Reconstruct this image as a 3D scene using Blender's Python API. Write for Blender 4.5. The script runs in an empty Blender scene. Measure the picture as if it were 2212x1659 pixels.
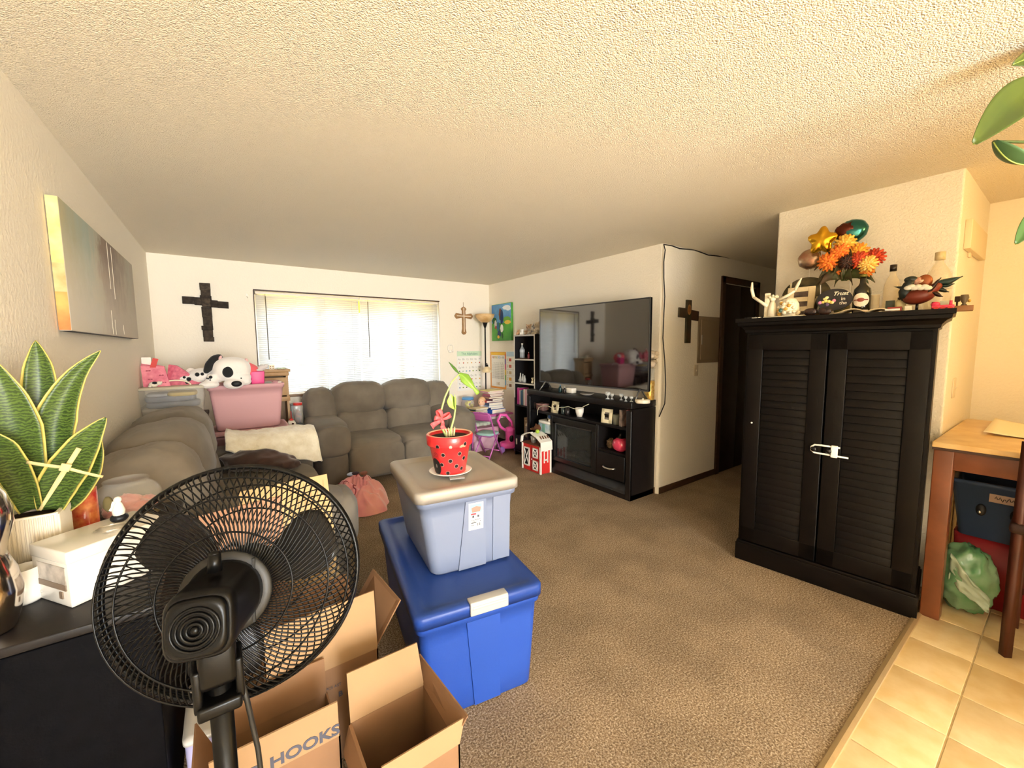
import bpy, bmesh, math, random
from mathutils import Vector, Matrix, Euler, noise
random.seed(7)
PI = math.pi
SC = bpy.context.scene
COL = SC.collection

# ------------------------------------------------------------------ camera
CAM = Vector((0.0, 0.0, 1.4816))
FPX, YAW, PITCH, ROLL = 874.57, 0.6186, -0.09246, -0.008165
_f = Vector((math.sin(YAW)*math.cos(PITCH), math.cos(YAW)*math.cos(PITCH), math.sin(PITCH)))
_r = Vector((math.cos(YAW), -math.sin(YAW), 0)); _u = _r.cross(_f)
_r2 = _r*math.cos(ROLL) + _u*math.sin(ROLL); _u2 = _u*math.cos(ROLL) - _r*math.sin(ROLL)
cd = bpy.data.cameras.new('camera'); cam = bpy.data.objects.new('camera', cd); COL.objects.link(cam)
cd.sensor_width = 36; cd.lens = FPX*36/2212; cd.clip_start = 0.02; cd.clip_end = 200
cam.matrix_world = Matrix(((_r2.x, _u2.x, -_f.x, CAM.x), (_r2.y, _u2.y, -_f.y, CAM.y), (_r2.z, _u2.z, -_f.z, CAM.z), (0, 0, 0, 1)))
SC.camera = cam

def ray(u, v): return _r2*((u-1106)/FPX) - _u2*((v-829.5)/FPX) + _f
def on_z(u, v, z): d = ray(u, v); return CAM + d*((z-CAM.z)/d.z)
def on_x(u, v, x): d = ray(u, v); return CAM + d*((x-CAM.x)/d.x)
def on_y(u, v, y): d = ray(u, v); return CAM + d*((y-CAM.y)/d.y)

# ------------------------------------------------------------------ light, sky, exposure
W = bpy.data.worlds.new('sky'); SC.world = W; W.use_nodes = True
_bg = W.node_tree.nodes['Background']; _bg.inputs[0].default_value = (0.80, 0.90, 1.0, 1); _bg.inputs[1].default_value = 2.0
SC.view_settings.view_transform = 'Standard'; SC.view_settings.look = 'None'
SC.view_settings.exposure = 1.34; SC.view_settings.gamma = 1; SC.view_settings.use_curve_mapping = False
SC.cycles.max_bounces = 10; SC.cycles.diffuse_bounces = 6; SC.cycles.transparent_max_bounces = 16
SC.cycles.use_denoising = True; SC.cycles.adaptive_threshold = .03; SC.cycles.sample_clamp_indirect = 6

def area(name, loc, rot, sx, sy, power, col, spread=PI):
    l = bpy.data.lights.new(name, 'AREA'); l.shape = 'RECTANGLE'; l.size = sx; l.size_y = sy; l.energy = power; l.color = col; l.spread = spread
    o = bpy.data.objects.new(name, l); o.location = loc; o.rotation_euler = rot; COL.objects.link(o); return o
# daylight outside the living-room window, shining in through the blinds
area('window_daylight', (1.46, 5.95, 1.5), (-PI/2, 0, 0), 2.6, 1.4, 100, (0.72, 0.87, 1.0))
# daylight of the patio door behind the camera
area('patio_daylight', (0.45, -4.85, 1.25), (PI/2, 0, 0), 1.9, 2.1, 228, (0.86, 0.93, 1.0))
# the kitchen ceiling lamp
_l = bpy.data.lights.new('kitchen_bulb', 'POINT'); _l.energy = 16; _l.color = (1.0, 0.64, 0.19); _l.shadow_soft_size = 0.16
_o = bpy.data.objects.new('kitchen_bulb', _l); _o.location = (3.02, -0.80, 2.18); COL.objects.link(_o)

# ------------------------------------------------------------------ materials
def lin(h):
    h = h.lstrip('#'); c = [int(h[i:i+2], 16)/255 for i in (0, 2, 4)]
    return tuple(x/12.92 if x <= .04045 else ((x+.055)/1.055)**2.4 for x in c) + (1,)
_mc = {}
def M(name, col='#808080', rough=.6, metal=0, var=0, vs=8, bump=0, bs=60, spec=.5, trans=0, alpha=1, col2=None, sheen=0, coat=0, emit=0, ior=1.45, vdet=4):
    """procedural principled material; var/vs mottle the colour, bump/bs give a fine relief"""
    if name in _mc: return _mc[name]
    m = bpy.data.materials.new(name); m.use_nodes = True; nt = m.node_tree; b = nt.nodes['Principled BSDF']
    c = lin(col); b.inputs['Base Color'].default_value = c; b.inputs['Roughness'].default_value = rough; b.inputs['Metallic'].default_value = metal
    b.inputs['Specular IOR Level'].default_value = spec; b.inputs['Transmission Weight'].default_value = trans; b.inputs['IOR'].default_value = ior
    b.inputs['Alpha'].default_value = alpha
    if sheen: b.inputs['Sheen Weight'].default_value = sheen; b.inputs['Sheen Roughness'].default_value = .5
    if coat: b.inputs['Coat Weight'].default_value = coat; b.inputs['Coat Roughness'].default_value = .08
    if emit: b.inputs['Emission Color'].default_value = c; b.inputs['Emission Strength'].default_value = emit
    if var or bump or col2:
        tc = nt.nodes.new('ShaderNodeTexCoord')
        if var or col2:
            n = nt.nodes.new('ShaderNodeTexNoise'); n.inputs['Scale'].default_value = vs; n.inputs['Detail'].default_value = vdet
            r = nt.nodes.new('ShaderNodeValToRGB'); nt.links.new(tc.outputs['Object'], n.inputs['Vector']); nt.links.new(n.outputs['Fac'], r.inputs['Fac'])
            c2 = lin(col2) if col2 else tuple(x*(1-var) for x in c[:3])+(1,)
            r.color_ramp.elements[0].position = .35; r.color_ramp.elements[1].position = .65
            r.color_ramp.elements[0].color = c2; r.color_ramp.elements[1].color = c
            nt.links.new(r.outputs['Color'], b.inputs['Base Color'])
        if bump:
            n2 = nt.nodes.new('ShaderNodeTexNoise'); n2.inputs['Scale'].default_value = bs; n2.inputs['Detail'].default_value = 3
            bp = nt.nodes.new('ShaderNodeBump'); bp.inputs['Strength'].default_value = bump; bp.inputs['Distance'].default_value = .01
            nt.links.new(tc.outputs['Object'], n2.inputs['Vector']); nt.links.new(n2.outputs['Fac'], bp.inputs['Height']); nt.links.new(bp.outputs['Normal'], b.inputs['Normal'])
    _mc[name] = m; return m

# ------------------------------------------------------------------ mesh builder
def frame(o, x, y):
    """matrix with origin o, local X along x, local Z = x cross y"""
    x = Vector(x).normalized(); y = Vector(y); z = x.cross(y).normalized(); y = z.cross(x)
    return Matrix(((x.x, y.x, z.x, o[0]), (x.y, y.y, z.y, o[1]), (x.z, y.z, z.z, o[2]), (0, 0, 0, 1)))
def align(p0, p1):
    d = (Vector(p1)-Vector(p0)); return Matrix.Translation(Vector(p0)) @ d.to_track_quat('Z', 'Y').to_matrix().to_4x4()
class MB:
    def __init__(s): s.v = []; s.f = []; s.m = Matrix.Identity(4)
    def add(s, vs, fs, mat=0, smooth=False, mx=None):
        k = len(s.v); T = s.m @ mx if mx is not None else s.m
        s.v += [tuple(T @ Vector(p)) for p in vs]
        s.f += [(tuple(i+k for i in f), mat, smooth) for f in fs]; return s
    def box(s, c, d, rot=None, mat=0, bev=0, taper=None):
        x, y, z = d[0]/2, d[1]/2, d[2]/2
        mx = Matrix.Translation(Vector(c))
        if rot is not None: mx = mx @ (rot if isinstance(rot, Matrix) else Euler(rot).to_matrix().to_4x4())
        if bev <= 0:
            t = taper or 1
            P = [(-x*t, -y*t, -z), (x*t, -y*t, -z), (x*t, y*t, -z), (-x*t, y*t, -z), (-x, -y, z), (x, -y, z), (x, y, z), (-x, y, z)]
            F = [(3, 2, 1, 0), (4, 5, 6, 7), (0, 1, 5, 4), (1, 2, 6, 5), (2, 3, 7, 6), (3, 0, 4, 7)]
            return s.add(P, F, mat, False, mx)
        bm = bmesh.new(); bmesh.ops.create_cube(bm, size=1)
        for v in bm.verts:
            t = (taper if taper and v.co.z < 0 else 1)
            v.co = Vector((v.co.x*d[0]*t, v.co.y*d[1]*t, v.co.z*d[2]))
        bmesh.ops.bevel(bm, geom=bm.edges[:], offset=min(bev, min(d)*.48), segments=2, profile=.6, affect='EDGES')
        s.bm(bm, mat, True, mx); return s
    def bm(s, bm, mat=0, smooth=True, mx=None):
        bm.verts.index_update()
        s.add([v.co.copy() for v in bm.verts], [[v.index for v in f.verts] for f in bm.faces], mat, smooth, mx); bm.free()
    def lathe(s, prof, c=(0, 0, 0), seg=24, mat=0, mx=None, smooth=True, sx=1, sy=1):
        vs = []; fs = []; n = len(prof)
        for i in range(seg):
            a = 2*PI*i/seg
            for r, z in prof: vs.append((math.cos(a)*r*sx+c[0], math.sin(a)*r*sy+c[1], z+c[2]))
        for i in range(seg):
            for j in range(n-1):
                a, b = i*n+j, ((i+1) % seg)*n+j; fs.append((a, b, b+1, a+1))
        return s.add(vs, fs, mat, smooth, mx)
    def cyl(s, p0, p1, r0, r1=None, seg=16, mat=0, smooth=True):
        r1 = r0 if r1 is None else r1; L = (Vector(p1)-Vector(p0)).length
        vs = []; fs = []
        for i in range(seg):
            a = 2*PI*i/seg; vs += [(math.cos(a)*r0, math.sin(a)*r0, 0), (math.cos(a)*r1, math.sin(a)*r1, L)]
        mx = align(p0, p1)
        s.add(vs, [(2*i, 2*((i+1) % seg), 2*((i+1) % seg)+1, 2*i+1) for i in range(seg)], mat, smooth, mx)
        s.add([vs[2*i] for i in range(seg)], [tuple(range(seg))[::-1]], mat, False, mx)
        s.add([vs[2*i+1] for i in range(seg)], [tuple(range(seg))], mat, False, mx); return s
    def tube(s, pts, r=.005, seg=6, mat=0, closed=False, smooth=True):
        pts = [Vector(p) for p in pts]; n = len(pts); vs = []; fs = []; up = None
        for i, p in enumerate(pts):
            a = pts[i-1] if (i > 0 or closed) else p; b = pts[(i+1) % n] if (i < n-1 or closed) else p
            t = (b-a)
            if t.length < 1e-9: t = Vector((0, 0, 1))
            t.normalize()
            if up is None: up = Vector((0, 0, 1)) if abs(t.z) < .9 else Vector((1, 0, 0))
            x = up.cross(t)
            if x.length < 1e-6: x = Vector((1, 0, 0)).cross(t)
            x.normalize(); y = t.cross(x).normalized(); up = y
            rr = r[i] if isinstance(r, (list, tuple)) else r
            for k in range(seg):
                g = 2*PI*k/seg; vs.append(p + x*(math.cos(g)*rr) + y*(math.sin(g)*rr))
        for i in range(n if closed else n-1):
            for k in range(seg):
                a, b = i*seg+k, i*seg+(k+1) % seg; c, d = ((i+1) % n)*seg+(k+1) % seg, ((i+1) % n)*seg+k
                fs.append((a, b, c, d))
        s.add(vs, fs, mat, smooth)
        if not closed:
            s.add(vs[:seg], [tuple(range(seg))[::-1]], mat); s.add(vs[-seg:], [tuple(range(seg))], mat)
        return s
    def prism(s, poly, t, mx=None, mat=0):
        """polygon in local XY, extruded 0..t along local Z"""
        n = len(poly); vs = [(p[0], p[1], 0) for p in poly]+[(p[0], p[1], t) for p in poly]
        fs = [tuple(range(n))[::-1], tuple(range(n, 2*n))]+[(i, (i+1) % n, n+(i+1) % n, n+i) for i in range(n)]
        return s.add(vs, fs, mat, False, mx)
    def sph(s, c, r, seg=16, rings=10, mat=0, rot=None, e=1.0, fn=None):
        """ellipsoid; e<1 squares it (superellipsoid); fn(unit vector)->radius factor"""
        if not isinstance(r, (list, tuple)): r = (r, r, r)
        pw = lambda x: math.copysign(abs(x)**e, x)
        vs = []; fs = []
        for j in range(rings+1):
            ph = -PI/2+PI*j/rings
            for i in range(seg):
                a = 2*PI*i/seg; d = Vector((pw(math.cos(ph))*pw(math.cos(a)), pw(math.cos(ph))*pw(math.sin(a)), pw(math.sin(ph))))
                k = fn(d) if fn else 1
                vs.append((d.x*r[0]*k, d.y*r[1]*k, d.z*r[2]*k))
        for j in range(rings):
            for i in range(seg):
                a, b = j*seg+i, j*seg+(i+1) % seg
                if j == 0: fs.append((a, b+seg, a+seg))
                elif j == rings-1: fs.append((a, b, a+seg))
                else: fs.append((a, b, b+seg, a+seg))
        mx = Matrix.Translation(Vector(c))
        if rot is not None: mx = mx @ (rot if isinstance(rot, Matrix) else Euler(rot).to_matrix().to_4x4())
        return s.add(vs, fs, mat, True, mx)
    def grid(s, fn, nu, nv, t=0, mat=0, mx=None, smooth=True):
        """surface fn(u,v)->point, optional thickness t along its normal"""
        P = [[Vector(fn(i/nu, j/nv)) for j in range(nv+1)] for i in range(nu+1)]
        w = nv+1; vs = [p for row in P for p in row]
        fs = [(i*w+j, (i+1)*w+j, (i+1)*w+j+1, i*w+j+1) for i in range(nu) for j in range(nv)]
        if t:
            k = len(vs); N = []
            for i in range(nu+1):
                for j in range(nv+1):
                    a = P[min(i+1, nu)][j]-P[max(i-1, 0)][j]; b = P[i][min(j+1, nv)]-P[i][max(j-1, 0)]
                    n = a.cross(b); N.append(n.normalized() if n.length > 1e-12 else Vector((0, 0, 1)))
            vs = vs+[v-n*t for v, n in zip(vs, N)]
            fs = fs+[tuple(i+k for i in f[::-1]) for f in fs]
            rim = [i*w for i in range(nu+1)]+[nu*w+j for j in range(1, nv+1)]+[i*w+nv for i in range(nu-1, -1, -1)]+[j for j in range(nv-1, 0, -1)]
            for q in range(len(rim)):
                a, b = rim[q], rim[(q+1) % len(rim)]; fs.append((b, a, a+k, b+k))
        return s.add(vs, fs, mat, smooth, mx)
    def loft(s, rings, mat=0, cap0=True, cap1=True, smooth=True):
        n = len(rings[0]); vs = [p for r in rings for p in r]
        fs = [(i*n+k, i*n+(k+1) % n, (i+1)*n+(k+1) % n, (i+1)*n+k) for i in range(len(rings)-1) for k in range(n)]
        s.add(vs, fs, mat, smooth)
        if cap0: s.add(rings[0], [tuple(range(n))[::-1]], mat)
        if cap1: s.add(rings[-1], [tuple(range(n))], mat)
        return s
    def mesh(s, name, mats):
        me = bpy.data.meshes.new(name); me.from_pydata(s.v, [], [f[0] for f in s.f])
        for m in (mats if isinstance(mats, (list, tuple)) else [mats]): me.materials.append(m)
        me.polygons.foreach_set('material_index', [f[1] for f in s.f]); me.polygons.foreach_set('use_smooth', [f[2] for f in s.f])
        bm = bmesh.new(); bm.from_mesh(me); bmesh.ops.remove_doubles(bm, verts=bm.verts[:], dist=1e-6); bmesh.ops.recalc_face_normals(bm, faces=bm.faces[:]); bm.to_mesh(me); bm.free()
        return me

# ------------------------------------------------------------------ things, parts, setting
def tag(o, label, cat, group=None, kind=None):
    o['label'] = label; o['category'] = cat
    if group: o['group'] = group
    if kind: o['kind'] = kind
    return o
def thing(name, label, cat, loc=(0, 0, 0), rz=0, group=None):
    o = bpy.data.objects.new(name, None); o.empty_display_size = .05; COL.objects.link(o)
    o.location = loc; o.rotation_euler = (0, 0, rz); return tag(o, label, cat, group)
def part(name, mb, mats, parent, label=None, loc=None, rot=None):
    me = mb if isinstance(mb, bpy.types.Mesh) else mb.mesh(name, mats)
    o = bpy.data.objects.new(name, me); COL.objects.link(o); o.parent = parent
    if loc is not None: o.location = loc
    if rot is not None: o.rotation_euler = rot
    if label: o['label'] = label
    return o
def solo(name, label, cat, mb, mats, loc=(0, 0, 0), rz=0, group=None):
    me = mb if isinstance(mb, bpy.types.Mesh) else mb.mesh(name, mats)
    o = bpy.data.objects.new(name, me); COL.objects.link(o); o.location = loc; o.rotation_euler = (0, 0, rz); return tag(o, label, cat, group)
def struct(name, mb, mats, parent=None):
    o = bpy.data.objects.new(name, mb.mesh(name, mats)); COL.objects.link(o)
    if parent: o.parent = parent
    else: o['kind'] = 'structure'
    return o
def dup(root, loc=None, rz=None, label=None, group=None):
    def cp(o, parent):
        c = o.copy(); COL.objects.link(c)
        if parent: c.parent = parent
        for ch in o.children: cp(ch, c)
        return c
    r = cp(root, None)
    if loc is not None: r.location = loc
    if rz is not None: r.rotation_euler = (0, 0, rz)
    if label: r['label'] = label
    if group: r['group'] = group
    return r
def text(name, s, size, mat, parent, mx, depth=.0006, shear=0, align_x='CENTER', sx=1, bold=0):
    """flat lettering, centred on mx, in its local XY plane"""
    c = bpy.data.curves.new(name, 'FONT'); c.body = s; c.size = size; c.align_x = align_x; c.align_y = 'CENTER'; c.extrude = depth; c.shear = shear; c.offset = bold; c.resolution_u = 3
    t = bpy.data.objects.new('tmp', c); COL.objects.link(t); dg = bpy.context.evaluated_depsgraph_get(); dg.update()
    me = bpy.data.meshes.new_from_object(t.evaluated_get(dg)); bpy.data.objects.remove(t); bpy.data.curves.remove(c)
    me.transform(mx @ Matrix.Diagonal((sx, 1, 1, 1))); me.materials.clear(); me.materials.append(mat)
    o = bpy.data.objects.new(name, me); COL.objects.link(o); o.parent = parent; return o
def rrect(hx, hy, r, z, n=5):
    out = []
    for q, (sx, sy) in enumerate(((1, 1), (-1, 1), (-1, -1), (1, -1))):
        for k in range(n):
            a = PI/2*(q+k/(n-1)); out.append((sx*(hx-r)+math.cos(a)*r, sy*(hy-r)+math.sin(a)*r, z))
    return out
def nz(x, y=0, z=0): return noise.noise(Vector((x, y, z)))
# ================================================================== the setting
XL, YB, XT, YH, XC, YK, HC = -0.56, 5.45, 3.45, 2.36, 3.39, 0.44, 2.44
def wall_mat(name, col, strength=.5, scale=55):
    m = M(name, col, rough=.75, spec=.25); nt = m.node_tree; b = nt.nodes['Principled BSDF']
    tc = nt.nodes.new('ShaderNodeTexCoord'); n = nt.nodes.new('ShaderNodeTexNoise'); n.inputs['Scale'].default_value = scale; n.inputs['Detail'].default_value = 5; n.inputs['Roughness'].default_value = .6
    r = nt.nodes.new('ShaderNodeMapRange'); r.inputs[1].default_value = .42; r.inputs[2].default_value = .62
    bp = nt.nodes.new('ShaderNodeBump'); bp.inputs['Strength'].default_value = strength; bp.inputs['Distance'].default_value = .004
    nt.links.new(tc.outputs['Object'], n.inputs['Vector']); nt.links.new(n.outputs['Fac'], r.inputs[0]); nt.links.new(r.outputs[0], bp.inputs['Height']); nt.links.new(bp.outputs['Normal'], b.inputs['Normal'])
    return m
WALL = wall_mat('orange_peel_wall', '#f2eadb', .32)
WALL_COARSE = wall_mat('knockdown_wall', '#f2eadb', .55, 75)
def popcorn():
    m = M('popcorn_ceiling', '#f3e9d6', rough=.9, spec=.1); nt = m.node_tree; b = nt.nodes['Principled BSDF']; L = nt.links.new
    tc = nt.nodes.new('ShaderNodeTexCoord')
    wn = nt.nodes.new('ShaderNodeTexNoise'); wn.inputs['Scale'].default_value = 30; wn.inputs['Detail'].default_value = 2
    va = nt.nodes.new('ShaderNodeMixRGB'); va.blend_type = 'ADD'; va.inputs[0].default_value = .008; L(tc.outputs['Object'], va.inputs[1]); L(wn.outputs['Color'], va.inputs[2]); L(tc.outputs['Object'], wn.inputs['Vector'])
    vo = nt.nodes.new('ShaderNodeTexVoronoi'); vo.feature = 'SMOOTH_F1'; vo.inputs['Scale'].default_value = 190; vo.inputs['Smoothness'].default_value = .4; L(va.outputs[0], vo.inputs['Vector'])
    no = nt.nodes.new('ShaderNodeTexNoise'); no.inputs['Scale'].default_value = 210; no.inputs['Detail'].default_value = 4; L(tc.outputs['Object'], no.inputs['Vector'])
    inv = nt.nodes.new('ShaderNodeMath'); inv.operation = 'SUBTRACT'; inv.inputs[0].default_value = 1; L(vo.outputs['Distance'], inv.inputs[1])
    ad = nt.nodes.new('ShaderNodeMath'); ad.operation = 'ADD'; L(inv.outputs[0], ad.inputs[0]); L(no.outputs['Fac'], ad.inputs[1])
    bp = nt.nodes.new('ShaderNodeBump'); bp.inputs['Strength'].default_value = .8; bp.inputs['Distance'].default_value = .007
    L(ad.outputs[0], bp.inputs['Height']); L(bp.outputs['Normal'], b.inputs['Normal']); return m
POP = popcorn()
def carpet():
    m = M('cut_pile_carpet', '#8a745a', rough=1, spec=.05); nt = m.node_tree; b = nt.nodes['Principled BSDF']; L = nt.links.new
    tc = nt.nodes.new('ShaderNodeTexCoord')
    n = nt.nodes.new('ShaderNodeTexNoise'); n.inputs['Scale'].default_value = 135; n.inputs['Detail'].default_value = 4; n.inputs['Roughness'].default_value = .7
    n2 = nt.nodes.new('ShaderNodeTexNoise'); n2.inputs['Scale'].default_value = 3.2; n2.inputs['Detail'].default_value = 4
    r = nt.nodes.new('ShaderNodeValToRGB'); e = r.color_ramp.elements; e[0].position = .34; e[0].color = lin('#6a5742'); e[1].position = .66; e[1].color = lin('#e0ceb4')
    k = r.color_ramp.elements.new(.5); k.color = lin('#a48c6f')
    L(tc.outputs['Object'], n.inputs['Vector']); L(tc.outputs['Object'], n2.inputs['Vector']); L(n.outputs['Fac'], r.inputs['Fac'])
    mx = nt.nodes.new('ShaderNodeMixRGB'); mx.blend_type = 'MULTIPLY'; mx.inputs[0].default_value = 1
    r2 = nt.nodes.new('ShaderNodeValToRGB'); r2.color_ramp.elements[0].position = .38; r2.color_ramp.elements[0].color = (.80, .80, .80, 1); r2.color_ramp.elements[1].position = .6; r2.color_ramp.elements[1].color = (1, 1, 1, 1)
    L(n2.outputs['Fac'], r2.inputs['Fac']); L(r.outputs[0], mx.inputs[1]); L(r2.outputs[0], mx.inputs[2]); L(mx.outputs[0], b.inputs['Base Color'])
    bp = nt.nodes.new('ShaderNodeBump'); bp.inputs['Strength'].default_value = 1; bp.inputs['Distance'].default_value = .012
    L(n.outputs['Fac'], bp.inputs['Height']); L(bp.outputs['Normal'], b.inputs['Normal']); return m
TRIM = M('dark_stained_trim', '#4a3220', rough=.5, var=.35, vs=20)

b = MB(); b.box((2.75, 2.98, -.03), (7.0, 5.12, .06)); struct('floor', b, carpet())
# kitchen tile: a grout bed with the tiles one by one
GROUT = M('tile_grout', '#ead9b2', rough=.9, var=.15, vs=40)
b = MB(); b.box((1.9, -2.29, -.035), (5.2, 5.41, .06)); tfl = struct('floor', b, GROUT); tfl.name = 'floor_tile_bed'
TILES = [M('beige_tile_%s' % n, c, rough=.34, col2=d, vs=11, vdet=8) for n, c, d in (('a', '#d9c193', '#cdb07c'), ('b', '#d6bd8e', '#c9ac78'), ('c', '#dcc69a', '#d0b482'))]
for i in range(17):
    for j in range(9):
        y1 = .19-.305*(j-1) if j else .418; y0 = .195 if j == 0 else y1-.300
        if j: y1 -= .0
        x0 = -.6+.305*i; b = MB()
        b.box((x0+.15, (y0+y1)/2, -.003), (.299, y1-y0, .010), bev=.002); o = struct('floor_tile', b, random.choice(TILES), tfl)
b = MB(); b.prism([(0, 0), (.004, .006), (.018, .009), (.032, .006), (.036, 0)], 5.0, frame((-.6, .402, .0), (0, 1, 0), (0, 0, 1))); struct('trim_1', b, M('threshold_strip', '#cbb184', rough=.35, metal=.6, bump=.2, bs=30))

b = MB(); b.box((2.75, .3, HC+.03), (7.2, 10.7, .06)); struct('ceiling', b, POP)
b = MB(); b.box((XL-.06, .3, HC/2), (.12, 10.6, HC)); struct('wall_left', b, WALL)
WX0, WX1, WZ0, WZ1 = .325, 2.592, .925, 2.135
b = MB()
yb = YB+.075
b.box(((XL+WX0)/2, yb, HC/2), (WX0-XL, .15, HC)); b.box(((WX1+XT+.12)/2, yb, HC/2), (XT+.12-WX1, .15, HC))
b.box(((WX0+WX1)/2, yb, WZ0/2), (WX1-WX0, .15, WZ0)); b.box(((WX0+WX1)/2, yb, (WZ1+HC)/2), (WX1-WX0, .15, HC-WZ1)); struct('wall_back', b, WALL)
R = .03; arc = [(XT+R-R*math.cos(t*PI/12), YH+R-R*math.sin(t*PI/12)) for t in range(7)]
b = MB(); b.prism([(XT, YB)]+arc+[(6.2, YH), (6.2, YH+.12), (XT+.13, YH+.12), (XT+.13, YB)], HC); struct('wall_right', b, WALL)
arc = [(XC+R*.4-R*.4*math.cos(t*PI/12), YK+R*.4-R*.4*math.sin(t*PI/12)) for t in range(7)]
arc2 = [(XC+R*.5-R*.5*math.sin(t*PI/12), 1.365-R*.5+R*.5*math.cos(t*PI/12)) for t in range(7)]
b = MB(); b.prism([(6.2, 1.365)]+arc2+arc+[(6.2, YK)], HC); struct('wall_closet', b, WALL_COARSE)
b = MB(); b.box((6.25, 1.86, HC/2), (.1, 1.3, HC)); struct('wall_hall_end', b, WALL)
b = MB(); b.box((4.46, -2.265, HC/2), (.12, 5.41, HC)); struct('wall_kitchen', b, WALL)
b = MB(); b.box((1.9, -5.02, HC/2), (5.3, .12, HC)); struct('wall_front', b, WALL)
b = MB(); b.box((2.06, -3.0, HC/2), (.12, 4.0, HC)); struct('added_daylight_blocker', b, WALL)  # added unseen wall, keeps the patio daylight off the kitchen side
b = MB(); b.box((4.0, YH-.006, .032), (1.06, .012, .064), bev=.003); struct('baseboard_hall', b, TRIM)
b = MB(); b.box((XT-.006, 3.92, .032), (.012, 3.06, .064), bev=.003); struct('baseboard_right', b, TRIM)
b = MB(); b.box((1.45, YB-.006, .032), (4.0, .012, .064), bev=.003); struct('baseboard_back', b, TRIM)
b = MB(); b.box((XL+.006, 3.0, .032), (.012, 4.9, .064), bev=.003); struct('baseboard_left', b, TRIM)

# hall door in its dark frame
DARK = M('dark_door_veneer', '#22140c', rough=.45, var=.4, vs=9)
b = MB(); x0, x1, zt = 4.515, 5.40, 2.235
b.box((x0+.035, YH-.012, zt/2), (.07, .024, zt), bev=.004); b.box((x1-.035, YH-.012, zt/2), (.07, .024, zt), bev=.004); b.box(((x0+x1)/2, YH-.012, zt-.035), (x1-x0, .024, .07), bev=.004)
d = struct('door_1', b, TRIM)
for k in range(2):
    b = MB(); w = (x1-x0-.14)/2; b.box((x0+.07+w*(k+.5), YH-.006, 1.08), (w-.008, .012, 2.15), bev=.003)
    struct('door_panel', b, DARK, d)

# window: frame, mullions, panes in the reveal behind the blinds
FR = M('window_frame_vinyl', '#cfc9bb', rough=.5)
b = MB(); yf = YB+.115
for c, dd in (((WX0+.02, yf, (WZ0+WZ1)/2), (.04, .06, WZ1-WZ0)), ((WX1-.02, yf, (WZ0+WZ1)/2), (.04, .06, WZ1-WZ0)), (((WX0+WX1)/2, yf, WZ0+.02), (WX1-WX0, .06, .04)), (((WX0+WX1)/2, yf, WZ1-.02), (WX1-WX0, .06, .04))): b.box(c, dd, bev=.004)
w1 = struct('window_1', b, FR)
mx1, mx2 = on_y(691, 740, yf).x, on_y(862, 740, yf).x
for mx in (mx1, mx2):
    b = MB(); b.box((mx, yf, (WZ0+WZ1)/2), (.075, .05, WZ1-WZ0-.08), bev=.004); struct('mullion', b, FR, w1)
def pane_mat():
    m = bpy.data.materials.new('window_glass'); m.use_nodes = True; nt = m.node_tree; nt.nodes.remove(nt.nodes['Principled BSDF'])
    t = nt.nodes.new('ShaderNodeBsdfTransparent'); g = nt.nodes.new('ShaderNodeBsdfGlossy'); g.inputs['Roughness'].default_value = .02; f = nt.nodes.new('ShaderNodeFresnel'); f.inputs[0].default_value = 1.45
    x = nt.nodes.new('ShaderNodeMixShader'); nt.links.new(f.outputs[0], x.inputs[0]); nt.links.new(t.outputs[0], x.inputs[1]); nt.links.new(g.outputs[0], x.inputs[2]); nt.links.new(x.outputs[0], nt.nodes['Material Output'].inputs[0]); return m
GL = pane_mat()
for a, c in ((WX0+.04, mx1-.037), (mx1+.037, mx2-.037), (mx2+.037, WX1-.04)):
    b = MB(); b.box(((a+c)/2, yf, (WZ0+WZ1)/2), (c-a, .004, WZ1-WZ0-.08)); struct('pane', b, GL, w1)
b = MB(); b.box(((WX0+WX1)/2, YB+.05, WZ0-.008), (WX1-WX0+.02, .15, .03), bev=.006); struct('trim_2', b, M('sill_wood', '#8c6d4c', rough=.5, var=.3, vs=12))

b = MB(); b.box(((WX0+WX1)/2, YB-.003, WZ1+.004), (WX1-WX0+.012, .010, .014)); b.box((WX0-.003, YB-.003, (WZ0+WZ1)/2), (.010, .010, WZ1-WZ0)); struct('gap_shade_strip', b, TRIM)  # dark strips standing in for the shadow gap around the blinds
def tint_sheet_mat():
    m = bpy.data.materials.new('yellow_tint_sheet'); m.use_nodes = True; nt = m.node_tree; nt.nodes.remove(nt.nodes['Principled BSDF']); t = nt.nodes.new('ShaderNodeBsdfTranslucent'); t.inputs[0].default_value = lin('#f4d74a'); nt.links.new(t.outputs[0], nt.nodes['Material Output'].inputs[0]); return m
b = MB(); b.box(((WX0+WX1)/2, YB+.19, 2.09), (2.6, .004, .30)); struct('added_tint_sheet', b, tint_sheet_mat())  # added unseen sheet outside, tints the daylight on the top slats yellow
def slat_mat():
    m = bpy.data.materials.new('blind_slat'); m.use_nodes = True; nt = m.node_tree; nt.nodes.remove(nt.nodes['Principled BSDF'])
    d = nt.nodes.new('ShaderNodeBsdfDiffuse'); d.inputs[0].default_value = lin('#f3efe6'); t = nt.nodes.new('ShaderNodeBsdfTranslucent'); t.inputs[0].default_value = lin('#eef4fb')
    mx = nt.nodes.new('ShaderNodeMixShader'); mx.inputs[0].default_value = .2; nt.links.new(d.outputs[0], mx.inputs[1]); nt.links.new(t.outputs[0], mx.inputs[2]); nt.links.new(mx.outputs[0], nt.nodes['Material Output'].inputs[0]); return m
SLAT = slat_mat(); RAIL = M('blind_rail', '#e9e0d2', rough=.4)
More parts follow.
